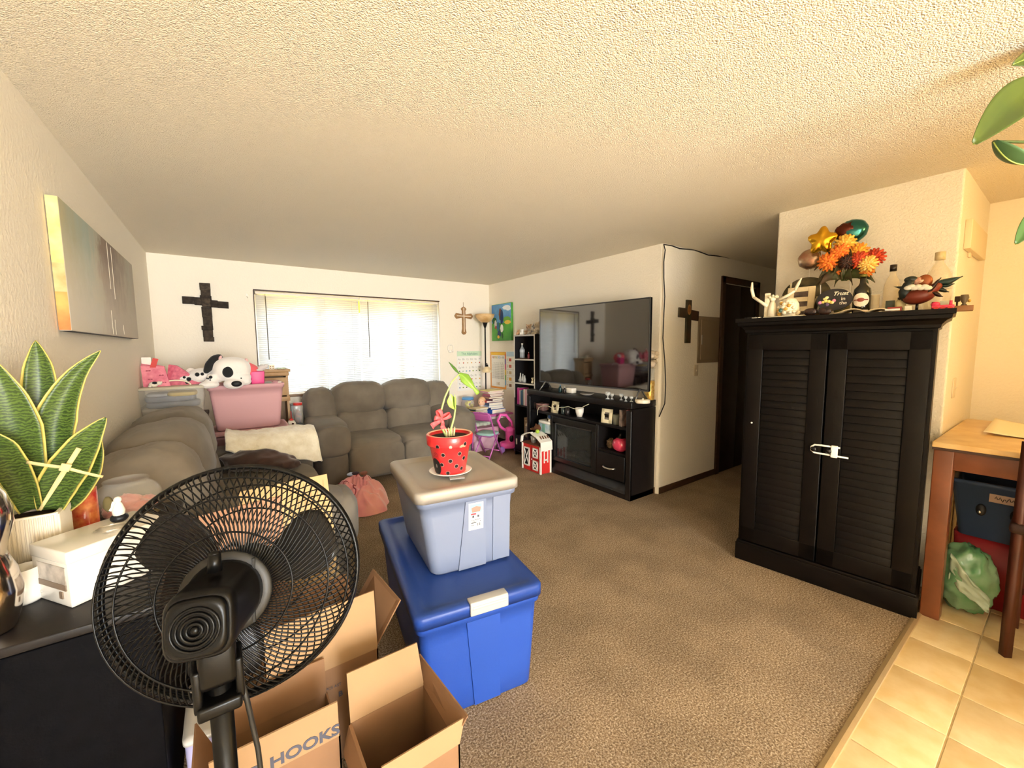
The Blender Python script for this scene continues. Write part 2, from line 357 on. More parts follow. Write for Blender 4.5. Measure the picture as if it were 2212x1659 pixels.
def blind(x0, x1, label, wand_x):
    t = thing('window_blind', label, 'window blind', ((x0+x1)/2, YB+.035, 0), 0, 'mini blinds in the living room window')
    w = x1-x0; zt = WZ1-.008; zb = WZ0+.02; b = MB(); b.box((0, 0, zt-.014), (w, .032, .028), bev=.003); part('headrail', b, RAIL, t)
    n = 47; pitch = (zt-.04-zb-.02)/n; tilt = math.radians(72)
    b = MB()
    def f(u, v):
        s = (v-.5)*.030; bow = .0016*(1-(2*v-1)**2)
        return ((u-.5)*(w-.006), -s*math.cos(tilt)-bow*math.sin(tilt), -s*math.sin(tilt)+bow*math.cos(tilt))
    b.grid(f, 1, 4, t=.0005); me = b.mesh('slat', SLAT)
    for i in range(n): part('slat', me, None, t, loc=(0, 0, zt-.045-pitch*(i+.3)))
    b = MB(); b.box((0, 0, zb+.008), (w-.004, .024, .014), bev=.004); part('bottom_rail', b, RAIL, t)
    b = MB()
    for q in (-.42, -.14, .14, .42): b.cyl((w*q, -.0125, zb+.015), (w*q, -.0125, zt-.02), .0008, seg=4)
    part('ladder_cord', b, RAIL, t)
    b = MB(); zz = on_y(797, 772, YB).z; xx = wand_x-(x0+x1)/2; b.cyl((xx, -.022, zz), (xx, -.020, zt-.05), .0048, seg=6); b.tube([(xx, -.012, zt-.02), (xx, -.022, zt-.03), (xx, -.02, zt-.055)], .002)
    part('tilt_wand', b, M('smoky_wand', '#6b6558', rough=.25), t)
wx1, wx2 = on_y(577, 700, YB).x, on_y(797, 700, YB).x
blind(WX0+.012, 1.474, 'left white mini blind, its wand hanging near the window\'s left edge', wx1)
blind(1.482, WX1-.008, 'right white mini blind behind the loveseat\'s right back cushion', wx2)
# ================================================================== big furniture
SUEDE = M('taupe_microsuede', '#7f7669', rough=.9, sheen=.12, col2='#6d6458', vs=3.5, bump=.35, bs=11, spec=.2)
def cushion(b, c, d, e=.5, seed=0, wr=.03, rot=None, seg=48, rings=28):
    def fn(v):
        p = v*2.2+Vector((seed*3.1, seed*1.7, 0)); return 1+wr*noise.noise(p)+wr*.55*noise.noise(p*2.7)+wr*.4*noise.noise(Vector((p.x*9, p.y*4, p.z*4)))
    b.sph(c, (d[0]/2, d[1]/2, d[2]/2), seg, rings, rot=rot, e=e, fn=fn)
def sofa(name, label, loc, rz, w, D, seed, AZ_=.60):
    t = thing(name, label, 'sofa', loc, rz); h = w/2; aw = .29
    b = MB(); b.box((0, .03, .20), (w-.08, D-.14, .30), bev=.05); b.box((0, D/2-.06, .50), (w-.10, .10, .70), bev=.04); part('base', b, SUEDE, t)
    for s in (-1, 1):                                             # arm: upright panel under a rolled pillow top
        b = MB(); b.box((s*(h-aw/2-.01), -.02, .30), (aw-.03, D-.10, .54), bev=.06)
        part('arm', b, SUEDE, t); b = MB()
        def fn(v, s=s):
            return 1+.03*noise.noise(v*3+Vector((seed, s, 0)))
        b.sph((s*(h-aw/2), -.05, AZ_), (aw/2+.035, D/2-.06, .125), 32, 18, e=.55, fn=fn)
        b.sph((s*(h-aw/2), -D/2+.055, AZ_-.07), (aw/2+.025, .075, .16), 28, 16, e=.6, fn=fn)
        part('arm_pillow', b, SUEDE, t)
    iw = (w-2*aw)/2
    for k in (-1, 1):
        x = k*iw/2
        b = MB(); cushion(b, (x, -.10, .40), (iw+.01, D-.22, .22), .42, seed+k, .02); part('seat_cushion', b, SUEDE, t)
        b = MB(); cushion(b, (x, -D/2+.085, .27), (iw-.005, .17, .36), .42, seed+k+5, .03); part('footrest', b, SUEDE, t)
        b = MB(); tl = math.radians(-10)
        cushion(b, (x, D/2-.31, .57), (iw+.02, .30, .34), .5, seed+k+9, .035, rot=(tl, 0, 0)); part('lumbar_cushion', b, SUEDE, t)
        b = MB(); cushion(b, (x*1.0, D/2-.215, .855), (iw+.05, .45, .43), .66, seed+k+13, .045, rot=(tl, 0, 0)); part('head_cushion', b, SUEDE, t)
        b = MB(); cushion(b, (k*(iw+.125), D/2-.205, .765), (.35, .44, .51), .66, seed+k+17, .05, rot=(tl, k*.10, 0)); part('side_wing', b, SUEDE, t)
    for s in (-1, 1):
        for y in (-D/2+.12, D/2-.12):
            b = MB(); b.cyl((s*(h-.14), y, 0), (s*(h-.14), y, .06), .025, .03, 10); part('leg', b, M('black_plastic', '#151413', rough=.4), t)
    return t
sofa('sofa', 'taupe reclining sofa along the left wall, with rumpled blankets on its far arm', (.035, 3.31, 0), PI/2, 1.80, 1.11, 1, .545)
sofa('loveseat', 'taupe reclining loveseat with pillow arms below the window', (1.615, 4.83, 0), 0, 1.78, 1.02, 30)

# ---- black louvered armoire
ABK = M('black_lacquer', '#100c09', rough=.4, var=.25, vs=14, bump=.04, bs=90, spec=.16)
t = thing('armoire', 'tall black armoire with two louvered doors against the hall corner', 'armoire', (2.897, .862, 0), math.atan2(-.991, .13)); ARM = t
AW, AD, AH = .872, .405, 1.65
b = MB(); b.box((-AW/2+.01, AD/2, .815), (.02, AD, 1.49)); b.box((AW/2-.01, AD/2, .815), (.02, AD, 1.49)); b.box((0, AD-.006, .815), (AW-.04, .012, 1.47)); b.box((0, AD/2, .13), (AW-.04, AD-.02, .02)); b.box((0, AD/2, 1.55), (AW-.03, AD-.01, .03)); part('carcass', b, ABK, t)
b = MB(); b.box((0, AD/2, .06), (AW+.03, AD+.02, .12), bev=.004); b.box((0, AD/2-.004, .128), (AW+.018, AD+.012, .022), bev=.006); part('plinth', b, ABK, t)
b = MB()
prof = [(0, 1.555), (.010, 1.56), (.012, 1.575), (.028, 1.595), (.045, 1.605), (.048, 1.622), (.058, 1.626), (.058, AH)]
b.loft([[(x, y, z) for x, y in ((-AW/2-o, -o), (AW/2+o, -o), (AW/2+o, AD), (-AW/2-o, AD))] for o, z in prof], smooth=False); part('crown', b, ABK, t)
for k in (-1, 1):
    x0, x1 = (-AW/2+.015, -.004) if k < 0 else (.004, AW/2-.015); z0, z1 = .15, 1.545; st = .085
    b = MB()
    for c, d in ((((x0+st/2), -.006, (z0+z1)/2), (st, .024, z1-z0)), ((x1-st/2, -.006, (z0+z1)/2), (st, .024, z1-z0)), (((x0+x1)/2, -.006, z1-.05), (x1-x0, .024, .10)), (((x0+x1)/2, -.006, z0+.05), (x1-x0, .024, .10))): b.box(c, d, bev=.004)
    b.box(((x0+x1)/2, .006, (z0+z1)/2), (x1-x0-.06, .006, z1-z0-.06)); dr = part('door', b, ABK, t)
    n = 26; p = (z1-z0-.20)/n; b = MB(); b.box((0, 0, 0), (x1-x0-2*st, .007, p*1.12), rot=(math.radians(-11), 0, 0), bev=.002); me = b.mesh('slat', ABK)
    for i in range(n): part('slat', me, None, dr, loc=((x0+x1)/2, -.004, z0+.10+p*(i+.5)))
    b = MB(); b.lathe([(0, 0), (.006, 0), (.006, .012), (.014, .018), (.016, .026), (.011, .033), (0, .034)], (0, 0, 0), 16, mx=frame((k*.035, -.018, .855), (1, 0, 0), (0, 0, 1)) ); part('knob', b, M('black_knob', '#0e0b0a', rough=.25), dr)
b = MB(); b.sph((-AW/2+.055, -.019, .965), (.006, .003, .006), 10, 6); part('white_dot', b, M('white_plastic', '#f4efe6', rough=.4), t, 'small white dot')
# ---- TV stand with an electric fireplace, TV
BK = M('espresso_black', '#120e0d', rough=.42, var=.3, vs=12, bump=.05, bs=70)
SX, SYC, SW, SD, SH = 3.075, 3.20, 1.60, .375, .948
t = thing('tv_stand', 'black television stand with a built-in electric fireplace and open cubbies', 'tv stand', (SX, SYC, 0), -PI/2); STAND = t
lx = lambda y: SYC-y                                              # room y -> local x
h = SW/2; b = MB()
b.box((0, SD/2, SH-.03), (SW, SD, .06), bev=.008); part('top', b, BK, t)
for s, in ((-1,), (1,)):
    b = MB(); b.box((s*(h-.0125), SD/2, .44), (.025, SD-.01, .88)); b.box((s*(h-.03), .012, .44), (.06, .03, .86), bev=.01); part('side_panel', b, BK, t)
b = MB(); b.box((0, SD-.006, .45), (SW-.05, .012, .84)); part('back_panel', b, BK, t)
b = MB(); b.loft([[(x, y, z) for x, y in ((-h+o, o*.9), (h-o, o*.9), (h-o, SD-.01), (-h+o, SD-.01))] for o, z in ((0, 0), (0, .05), (.02, .07), (.075, .15), (.075, .16))], smooth=False); part('sloped_plinth', b, BK, t)
ya, yb_, yc_, yd = 3.87, 3.555, 2.84, 2.455
b = MB(); b.box((0, SD/2+.01, .683), (SW-.08, SD-.03, .028), bev=.003); part('shelf', b, BK, t)
b = MB(); b.box((lx((ya+yb_)/2), SD/2+.01, .43), (ya-yb_, SD-.03, .02)); part('shelf', b, BK, t)
b = MB(); b.box((lx((yc_+yd)/2), SD/2+.01, .42), (yc_-yd, SD-.03, .022)); part('shelf', b, BK, t)
for y in (yb_, yc_):
    b = MB(); b.box((lx(y), SD/2+.005, .41), (.03, SD-.02, .53), bev=.003); part('divider', b, BK, t)
b = MB(); b.box((lx((ya+yb_)/2), .02, .285), (ya-yb_-.03, .02, .26), bev=.004); part('door', b, BK, t)
# firebox
fx, fw = lx((yb_+yc_)/2), yb_-yc_-.03
b = MB()
for c, d in (((fx, .03, .625), (fw, .03, .08)), ((fx, .03, .175), (fw, .03, .05)), ((fx-fw/2+.03, .03, .40), (.06, .03, .42)), ((fx+fw/2-.03, .03, .40), (.06, .03, .42))): b.box(c, d, bev=.005)
fp = part('fireplace_insert', b, M('firebox_black', '#191817', rough=.35), t)
b = MB(); b.box((fx, .012, .592), (fw-.13, .008, .010)); part('chrome_bar', b, M('brushed_chrome', '#8a8a8a', rough=.3, metal=1), fp)
b = MB(); b.box((fx, .034, .39), (fw-.12, .004, .38)); part('glass_screen', b, M('smoked_glass', '#3a3d3c', rough=.06, alpha=.55, coat=.5), fp)
b = MB(); b.box((fx, .20, .39), (fw-.10, .012, .40)); b.box((fx, .12, .205), (fw-.1, .16, .02)); part('firebox_back', b, M('brick_grey', '#4b4a48', rough=.9, var=.5, vs=24), fp)
for i, (x, z, a, r) in enumerate(((-.15, .235, .2, .03), (.10, .24, -.25, .033), (-.02, .285, .5, .026), (.16, .28, -.6, .022))):
    b = MB(); L = .14; b.cyl((fx+x-L*math.cos(a), .12, z-L*.4*math.sin(a)), (fx+x+L*math.cos(a), .12, z+L*.4*math.sin(a)), r, r*.85, 10); part('log', b, M('log_grey', '#7d7873', rough=.95, col2='#3a3531', vs=14), fp)
b = MB(); b.box((lx((yc_+yd)/2), .012, .285), (yc_-yd-.035, .022, .245), bev=.004); dw = part('drawer', b, BK, t)
cx_ = lx((yc_+yd)/2)-.01
b = MB(); b.tube([(cx_-.075, .0, .275), (cx_-.062, -.022, .272), (cx_-.03, -.031, .266), (cx_+.03, -.031, .266), (cx_+.062, -.022, .272), (cx_+.075, .0, .275)], [.006, .008, .0095, .0095, .008, .006], 8); part('handle', b, M('brushed_nickel', '#d8d6d2', rough=.28, metal=1), dw)

# ---- television
t = thing('television', 'large flat television with its screen off, on the black stand', 'television', (3.17, 3.066, .948), math.radians(-86.6)); TV = t
TW, TZ0, TH = 1.49, .10, .875
b = MB(); b.box((0, .022, TZ0+TH/2), (TW, .032, TH), bev=.006); b.box((0, .05, TZ0+.33), (TW*.55, .04, .42), bev=.015); part('housing', b, M('tv_black', '#0b0b0c', rough=.35), t)
b = MB(); b.box((0, .0045, TZ0+TH/2+.004), (TW-.022, .003, TH-.030)); part('screen', b, M('tv_screen', '#050506', rough=.04, spec=.5, ior=2.4, coat=.3), t)
BZ = M('bezel_grey', '#6f7072', rough=.3, metal=.7); b = MB()
for c, d in (((0, .003, TZ0+.006), (TW, .008, .012)), ((0, .003, TZ0+TH-.003), (TW, .008, .006)), ((-TW/2+.003, .003, TZ0+TH/2), (.006, .008, TH)), ((TW/2-.003, .003, TZ0+TH/2), (.006, .008, TH))): b.box(c, d)
part('bezel', b, BZ, t)
for s in (-1, 1):
    b = MB(); x = s*.66; b.tube([(x, -.085, .008), (x-s*.01, -.03, .07), (x-s*.01, .02, TZ0+.03), (x-s*.01, .07, .07), (x, .125, .008)], [.007, .008, .012, .008, .007], 6); part('leg', b, BZ, t)

# ---- tall narrow bookcase in the corner
BCX, BY0, BY1, BCH = 3.205, 4.0, 4.447, 1.632
WE = M('worn_white_edge', '#c9c4bb', rough=.6)
t = thing('bookcase', 'tall narrow black bookcase with pale front edges beside the television', 'bookcase', (BCX, (BY0+BY1)/2, 0), -PI/2); BCASE = t
w = BY1-BY0; d = .235; b = MB()
for s in (-1, 1):
    b = MB(); b.box((s*(w/2-.009), d/2, BCH/2), (.018, d, BCH)); sp = part('side_panel', b, M('black_board', '#141112', rough=.5), t)
    b = MB(); b.box((s*(w/2-.009), -.001, BCH-.42), (.018, .003, .84)); part('edge_band', b, WE, sp)
b = MB(); b.box((0, d-.004, BCH/2), (w-.036, .008, BCH-.02)); part('back_panel', b, M('black_board'), t)
SHZ = [on_x(1130, 777, 3.205).z, on_x(1130, 829, 3.205).z, .69, .27]
for i, z in enumerate([BCH-.009]+SHZ+[.06]):
    b = MB(); b.box((0, d/2, z), (w-.03, d-.004, .018)); sh = part('shelf', b, M('black_board'), t)
    if i < 3: b = MB(); b.box((0, -.001, z), (w-.03, .003, .018)); part('edge_band', b, WE, sh)
b = MB(); b.box((0, .008, .165), (w-.04, .016, .18), bev=.003); dr = part('door', b, M('black_board'), t)
b = MB(); b.box((-w/2+.05, -.006, .19), (.02, .012, .08), bev=.003); part('white_latch', b, M('white_plastic'), dr)
# ---- storage totes
def tote(name, label, loc, rz, w, l, h, wall, lid, taper=.82, lidh=.03, group=None, rim=True, latch=None, r=.06, lid_on=True, over=.016, tl=None):
    t = thing(name, label, 'storage tote', loc, rz, group); b = MB(); ht = h-lidh if lid_on else h
    tl = tl or taper; q_ = lambda s: tl+(1-tl)*(s-taper)/(1-taper)
    R_ = lambda s, z, o=0: rrect(w/2*s-over+o, l/2*q_(s)-over+o, r, z)
    sc = lambda z: taper+(1-taper)*z/ht
    rings = [rrect(w/2*taper-over-.010, l/2*tl-over-.010, r, .0), R_(taper, .012)]
    for z in (.25, .5, .75): rings.append(R_(sc(ht*z), ht*z))
    rings += [R_(sc(ht-.045), ht-.045), R_(sc(ht-.043), ht-.043, .010), R_(1, ht-.004, .010), R_(1, ht, .006)]
    if not lid_on:
        rings += [R_(1, ht, -.004), R_(sc(ht*.5), ht*.5, -.006), R_(taper, .016, -.006)]
    b.loft(rings, cap1=True); part('tub', b, wall, t)
    if lid_on:
        b = MB(); z = ht-.012
        b.loft([R_(1, z, .012), R_(1, z-.006, over), R_(1, h-.010, over), R_(1, h-.003, over-.004), R_(1, h, over-.016), R_(1, h+.001, -.024), R_(1, h-.011, -.038), R_(1, h-.012, -.06)]); part('lid', b, lid, t)
    if latch:
        for s in (-1, 1):
            b = MB(); y = s*(l/2+.006); LX = .022 if s < 0 else 0; b.m = Matrix.Translation((LX, 0, 0)); b.box((0, y-s*.018, h+.003), (.165, .045, .012), bev=.005); b.box((0, y, h-.020), (.165, .014, .050), bev=.005); b.box((0, y+s*.006, h-.012), (.15, .008, .012), bev=.003); part('latch', b, latch, t)
    return t
BLUE = M('blue_polypropylene', '#26479a', rough=.38, spec=.4, var=.08, vs=3, bump=.03, bs=120); BLUEL = M('blue_lid', '#233f86', rough=.4, spec=.4, bump=.03, bs=120)
GREYP = M('grey_polypropylene', '#707a92', rough=.42, spec=.4); GREYL = M('grey_lid', '#a19a90', rough=.45, spec=.4, bump=.03, bs=150)
LATCH = M('grey_latch', '#a6a49f', rough=.4)
TR = math.radians(-9.7); dx, dy = Vector((math.cos(TR), math.sin(TR), 0)), Vector((-math.sin(TR), math.cos(TR), 0))
tc_ = Vector((.80, 1.352, 0)) + dy*.472
bt = tote('storage_tote', 'long blue storage tote with blue lid and pale grey latches on the carpet', tc_, TR, .555, 1.0, .465, BLUE, BLUEL, .885, .034, latch=LATCH, r=.034, tl=.985)
def front_panel(t, name, w, l, h, taper, over, xa, xb, za, zb, mat, proud=.006, sl=0):
    """slightly proud panel lying on a tote's tapered front"""
    yt, yb2 = -(l/2-over), -(l/2*taper-over); k = (yt-yb2)/h
    P = lambda x, z, o: (x, yb2+k*z-o, z)
    b = MB(); q = [(xa-sl, za), (xb, za), (xb, zb), (xa, zb)]
    b.add([P(x, z, .0) for x, z in q]+[P(x, z, proud) for x, z in q], [(4, 5, 6, 7), (0, 1, 5, 4), (1, 2, 6, 5), (2, 3, 7, 6), (3, 0, 4, 7)]); return part(name, b, mat, t), P
front_panel(bt, 'front_panel', .555, 1.0, .431, .985, .016, -.07, .075, .012, .385, BLUE, .007, -.03)
G0 = Vector((.80, 1.352, 0)) + dy*.235 + dx*.012; GT = math.radians(-8)
gl, gw = .60, .505; gd = Vector((-math.sin(GT), math.cos(GT), 0))
gc = Vector((.876, 1.550, .4545)) + gd*(gl/2)
gt = tote('storage_tote', 'light grey storage tote with white product sticker standing on the blue tote', gc, GT, gw, gl, .405, GREYP, GREYL, .78, .032, r=.045, tl=.945)
gp, P = front_panel(gt, 'front_panel', gw, gl, .373, .945, .016, -.025, .075, .006, .335, GREYP, .007, .035)
front_panel(gt, 'front_panel', gw, gl, .373, .945, .016, .112, .20, .012, .335, GREYP, .005)
PI_ = M('sticker_white', '#dfdcd4', rough=.5)
def stick(name, xa, xb, za, zb, o, mat, lab=None):
    b = MB(); q = [(xa, za), (xb, za), (xb, zb), (xa, zb)]
    b.add([P(x, z, o) for x, z in q]+[P(x, z, o+.0008) for x, z in q], [(4, 5, 6, 7), (0, 1, 5, 4), (1, 2, 6, 5), (2, 3, 7, 6), (3, 0, 4, 7)]); return part(name, b, mat, gp, lab)
stick('sticker', -.012, .060, .190, .318, .0075, PI_, 'white product sticker with a small picture of a tote')
stick('sticker_sky', -.005, .052, .270, .312, .0085, M('print_sky', '#7fb8c8', rough=.5))
b = MB(); q = [(.004, .274), (.044, .274), (.048, .296), (.024, .303), (.0, .296)]; b.add([P(x, z, .0095) for x, z in q], [(0, 1, 2, 3, 4)]); part('sticker_picture', b, M('print_tan', '#8d7468', rough=.5), gp)
stick('sticker_badge', -.002, .024, .262, .270, .0097, M('print_red', '#c9414a', rough=.5))
b = MB()
for i, (x, z, w, h) in enumerate(((.005, .248, .010, .011), (.030, .248, .010, .011), (.0, .236, .046, .0025), (.0, .229, .030, .002), (.0, .221, .025, .005), (.0, .211, .014, .003), (.030, .206, .0035, .014), (.0365, .206, .002, .014), (.041, .206, .004, .014), (.042, .226, .005, .005))):
    q = [(x, z), (x+w, z), (x+w, z+h), (x, z+h)]; b.add([P(a, c, .0092) for a, c in q], [(0, 1, 2, 3)])
part('sticker_print', b, M('print_grey', '#4a4c54', rough=.6), gp)

PINK = M('dusty_pink_plastic', '#c8999b', rough=.5, spec=.3, bump=.03, bs=100)
pa, pb = on_y(447, 840, 4.42), on_y(614, 828, 4.42)
px0 = Vector(((pa.x+pb.x)/2, 4.62, 0)); pw = pb.x-pa.x
tote('storage_tote', 'closed dusty pink tote behind the sofa, carrying the open pink tote', (px0.x+.02, 4.66, 0), 0, pw+.02, .46, .735, PINK, PINK, .90, .03, r=.03, over=.012)
tote('storage_tote', 'open dusty pink tote holding toys, under the spotted plush dog', (px0.x, 4.64, .7365), 0, pw, .43, .418, PINK, PINK, .86, .03, r=.03, lid_on=False, over=.006)
# ================================================================== foreground: fan, boxes, cabinet and what stands on it
FB = M('fan_black', '#090807', rough=.3, spec=.22); FBM = M('fan_black_matt', '#15130f', rough=.5); FBL = M('fan_blade_smoke', '#1d1a18', rough=.22, alpha=.93, spec=.3)
FP = Vector((.002, .924, 1.036)); FN = Vector((.29018, .94009, -.17894)).normalized()
fx_ = FN.cross(Vector((0, 0, 1))).normalized(); FH = frame(FP, fx_, fx_.cross(FN))
MOT = FP-FN*.135
t = thing('pedestal_fan', 'black pedestal fan seen from behind, its round cage in front of the boxes', 'fan', (MOT.x, MOT.y, 0))
TI = Matrix.Translation((-MOT.x, -MOT.y, 0)); HL = TI @ FH
def hp(name, b, mat, lab=None, parent=t):
    o = part(name, b, mat, parent, lab); o.matrix_local = HL if parent is t else Matrix.Identity(4); return o
b = MB()
for r, z in ((.2145, 0), (.2145, .012)): b.tube([(r*math.cos(2*PI*i/72), r*math.sin(2*PI*i/72), z) for i in range(72)], .0045, 6, closed=True)
rim = hp('rim_band', b, FB)
def cage(name, prof, n, sweep, wr, rings):
    b = MB()
    for r, z in rings: b.tube([(r*math.cos(2*PI*i/64), r*math.sin(2*PI*i/64), z) for i in range(64)], .0018, 5, closed=True)
    g = hp(name, b, FB)
    pts = []
    for r, z in prof:
        a = sweep*(1-(r-.06)/.155); pts.append((r*math.cos(a), r*math.sin(a), z))
    b = MB(); b.tube(pts, wr, 5); me = b.mesh('wire', FB)
    for i in range(n): part('wire', me, None, g, rot=(0, 0, 2*PI*i/n))
    return g
rear = cage('rear_grille', [(.060, .078), (.085, .077), (.115, .074), (.15, .069), (.18, .062), (.196, .054), (.206, .040), (.212, .022), (.2145, .004)], 112, -.5, .00155, ((.105, .0765), (.165, .0675), (.199, .0535)))
front = cage('front_grille', [(.045, -.070), (.09, -.068), (.14, -.062), (.18, -.052), (.203, -.036), (.212, -.016), (.2145, -.002)], 72, .55, .0013, ((.12, -.066), (.17, -.055)))
b = MB(); b.lathe([(0, -.075), (.04, -.075), (.047, -.071), (.047, -.066), (0, -.066)], seg=28); hp('badge', b, FB)
b = MB(); b.lathe([(0, .081), (.060, .084), (.070, .082), (.074, .076), (.070, .068), (0, .066)], seg=40); b.prism([(-.002, -.055), (.002, -.055), (.002, .055), (-.002, .055)], .006, Matrix.Translation((.045, 0, .081))); hp('grille_plate', b, FBM)
for k, a0 in enumerate((15, 135, 255)):
    b = MB(); a0 = math.radians(a0)
    def f(u, v):
        r = .028+.155*u; wd = (.25+.75*math.sin(PI*min(1, .18+u*.62)))*.92; a = a0+(v-.5)*wd*(1 if u < .85 else 1-(u-.85)*1.6)+.15*u
        return (r*math.cos(a), r*math.sin(a), .012+(v-.5)*-.040*(1-.3*u))
    b.grid(f, 10, 8, t=.0018); hp('blade', b, FBL)
b = MB(); b.lathe([(0, -.03), (.024, -.028), (.03, -.02), (.03, .03), (0, .03)], seg=24); hp('blade_hub', b, FB)
def sq(hx, hy, e, z, n=32, oy=0): 
    pw = lambda x: math.copysign(abs(x)**e, x)
    return [(hx*pw(math.cos(2*PI*i/n)), hy*pw(math.sin(2*PI*i/n))+oy, z) for i in range(n)]
b = MB(); b.loft([sq(.060, .060, 1, .080), sq(.056, .057, .85, .095), sq(.049, .051, .6, .115, oy=-.002), sq(.047, .050, .5, .175, oy=-.004), sq(.046, .049, .5, .192, oy=-.004), sq(.042, .045, .5, .197, oy=-.004)]); mh = hp('motor_housing', b, FB)
b = MB(); b.loft([sq(.041, .044, .5, .196, oy=-.004), sq(.038, .040, .6, .204, oy=-.004), sq(.035, .037, .8, .205, oy=-.004)])
for r in (.010, .017, .024, .031): b.tube([(r*math.cos(2*PI*i/28), r*math.sin(2*PI*i/28)-.004, .206+.002*(.034-r)/.024) for i in range(28)], .0022, 6, closed=True)
b.sph((0, -.004, .207), (.006, .006, .004), 12, 6); part('vented_cap', b, FB, mh)
b = MB(); b.cyl((0, .055, .13), (0, .084, .13), .011, .009, 14); b.sph((0, .084, .13), (.0095, .004, .0095), 12, 6); part('oscillation_knob', b, FB, mh)
b = MB(); pz = MOT.z
b.box((0, -.004, pz-.085), (.052, .055, .075), bev=.01); b.box((-.028, -.004, pz-.12), (.012, .05, .07), bev=.004); b.box((.028, -.004, pz-.12), (.012, .05, .07), bev=.004); b.box((0, -.012, pz-.155), (.060, .05, .022), bev=.005); part('tilt_bracket', b, FB, t)
b = MB(); b.cyl((0, 0, .05), (0, 0, pz-.13), .0165, .0165, 20); part('pole', b, FB, t)
b = MB(); b.cyl((0, 0, .42), (0, 0, .50), .027, .022, 20); part('height_collar', b, FB, t)
b = MB(); b.lathe([(0, .0), (.19, .0), (.195, .008), (.19, .018), (.12, .032), (.03, .05), (.022, .08), (0, .08)], seg=40); part('base', b, FB, t)
b = MB(); b.tube([(.024, -.005, pz-.10), (.036, .0, pz-.19), (.046, -.004, pz-.28), (.05, -.006, pz-.38), (.046, .0, .35), (.05, .02, .10), (.09, .06, .02), (.16, .12, .008)], .0042, 8); part('cord', b, FBM, t)

# ---- cardboard boxes
CB = M('corrugated_cardboard', '#86654a', rough=.85, spec=.2, var=.1, vs=7, bump=.05, bs=40); CBL = M('kraft_cardboard_pale', '#9c7d5c', rough=.85, spec=.2, var=.08, vs=6, bump=.05, bs=40)
INK = M('box_ink', '#4a4a55', rough=.8)
def plate(b, p, t=.005, mat=0):
    p = [Vector(q) for q in p]; n = (p[1]-p[0]).cross(p[3]-p[0]).normalized()*t
    b.add(p+[q+n for q in p], [(3, 2, 1, 0), (4, 5, 6, 7), (0, 1, 5, 4), (1, 2, 6, 5), (2, 3, 7, 6), (3, 0, 4, 7)], mat)
def quad_part(name, t, pts, mat, th=.005, lab=None):
    b = MB(); b.m = Matrix.Translation(-t.location); plate(b, pts, th); return part(name, b, mat, t, lab)
def open_box(label, x0, x1, y0, y1, h, mat, skew=0):
    t = thing('cardboard_box', label, 'cardboard box', ((x0+x1)/2, (y0+y1)/2, 0)); s = skew
    c = [Vector((x0, y0, 0)), Vector((x1, y0, 0)), Vector((x1+s, y1, 0)), Vector((x0+s, y1, 0))]; up = Vector((0, 0, h))
    b = MB(); b.m = Matrix.Translation(-t.location)
    plate(b, [c[0]+Vector((.004, .004, .001)), c[1]+Vector((-.004, .004, .001)), c[2]+Vector((-.004, -.004, .001)), c[3]+Vector((.004, -.004, .001))], .006); part('bottom', b, mat, t)
    for i, nme in enumerate(('front_wall', 'side_wall', 'rear_wall', 'side_wall')):
        b = MB(); b.m = Matrix.Translation(-t.location); p, q = c[i], c[(i+1) % 4]; plate(b, [q, p, p+up, q+up], .005); part(nme, b, mat, t)
    return t, c
V = Vector
# left box, lettered flap up
HA = .30; ya = 1.235
fl, fr = on_y(493, 1616, ya), on_y(727, 1515, ya)
xa0, xa1 = fl.x-.045, fr.x+.006
t, c = open_box('open cardboard box behind the fan pole, its raised flap lettered HOOKS', xa0, xa1, ya, 1.43, HA, CB)
top = (fl.z+fr.z)/2
quad_part('flap', t, [(xa1-.003, ya, HA), (xa0+.003, ya, HA), (xa0+.003, ya-.012, top), (xa1-.006, ya-.012, top)], CBL, .005, 'raised front flap with the dark word HOOKS')
g = on_y(665, 1618, ya-.012); dn = frame((0, 0, 0), (1, 0, 0), V((0, -.012, top-HA)))
text('lettering', 'D HOOKS', .052, INK, t, Matrix.Translation(V((g.x-.030, ya-.012*(g.z+.004-HA)/(top-HA)-.0009, g.z+.004))-t.location) @ dn, .0004, align_x='CENTER', sx=1.02, bold=.0016)
rv = on_y(690, 1440, 1.43)
quad_part('flap', t, [(xa0+.003, 1.428, HA), (xa1-.003, 1.428, HA), (xa1-.003, 1.440, .42), (xa0+.003, 1.440, .42)], CB)
quad_part('flap', t, [(xa0, ya+.01, HA), (xa0, 1.42, HA), (xa0-.035, 1.415, HA+.10), (xa0-.035, ya+.02, HA+.10)], CB)
# box behind it
yc = 1.452; f0, f1 = on_y(695, 1447, yc), on_y(817, 1405, yc); HCB = (f0.z+f1.z)/2; u1 = on_y(802, 1273, yc+.01)
t, c = open_box('cardboard box farthest back by the blue tote, its pale front flap raised', f1.x-.36, f1.x, yc, 1.80, HCB, CB)
quad_part('flap', t, [(f1.x-.002, yc, HCB), (f1.x-.355, yc, HCB), (f1.x-.355, yc+.012, u1.z-.02), (f1.x-.004, yc+.012, u1.z-.01)], CBL, .005, 'pale raised front flap')
q1, q2 = on_x(864, 1296, f1.x+.085), on_x(805, 1229, f1.x+.05)
quad_part('flap', t, [(f1.x, yc+.02, HCB), (f1.x, 1.79, HCB), tuple(q2), tuple(q1)], CB)
quad_part('flap', t, [(f1.x-.35, 1.795, HCB), (f1.x-.01, 1.795, HCB), (f1.x-.012, 1.83, HCB+.12), (f1.x-.345, 1.83, HCB+.12)], CB)
z1 = on_y(722, 1484, yc).z
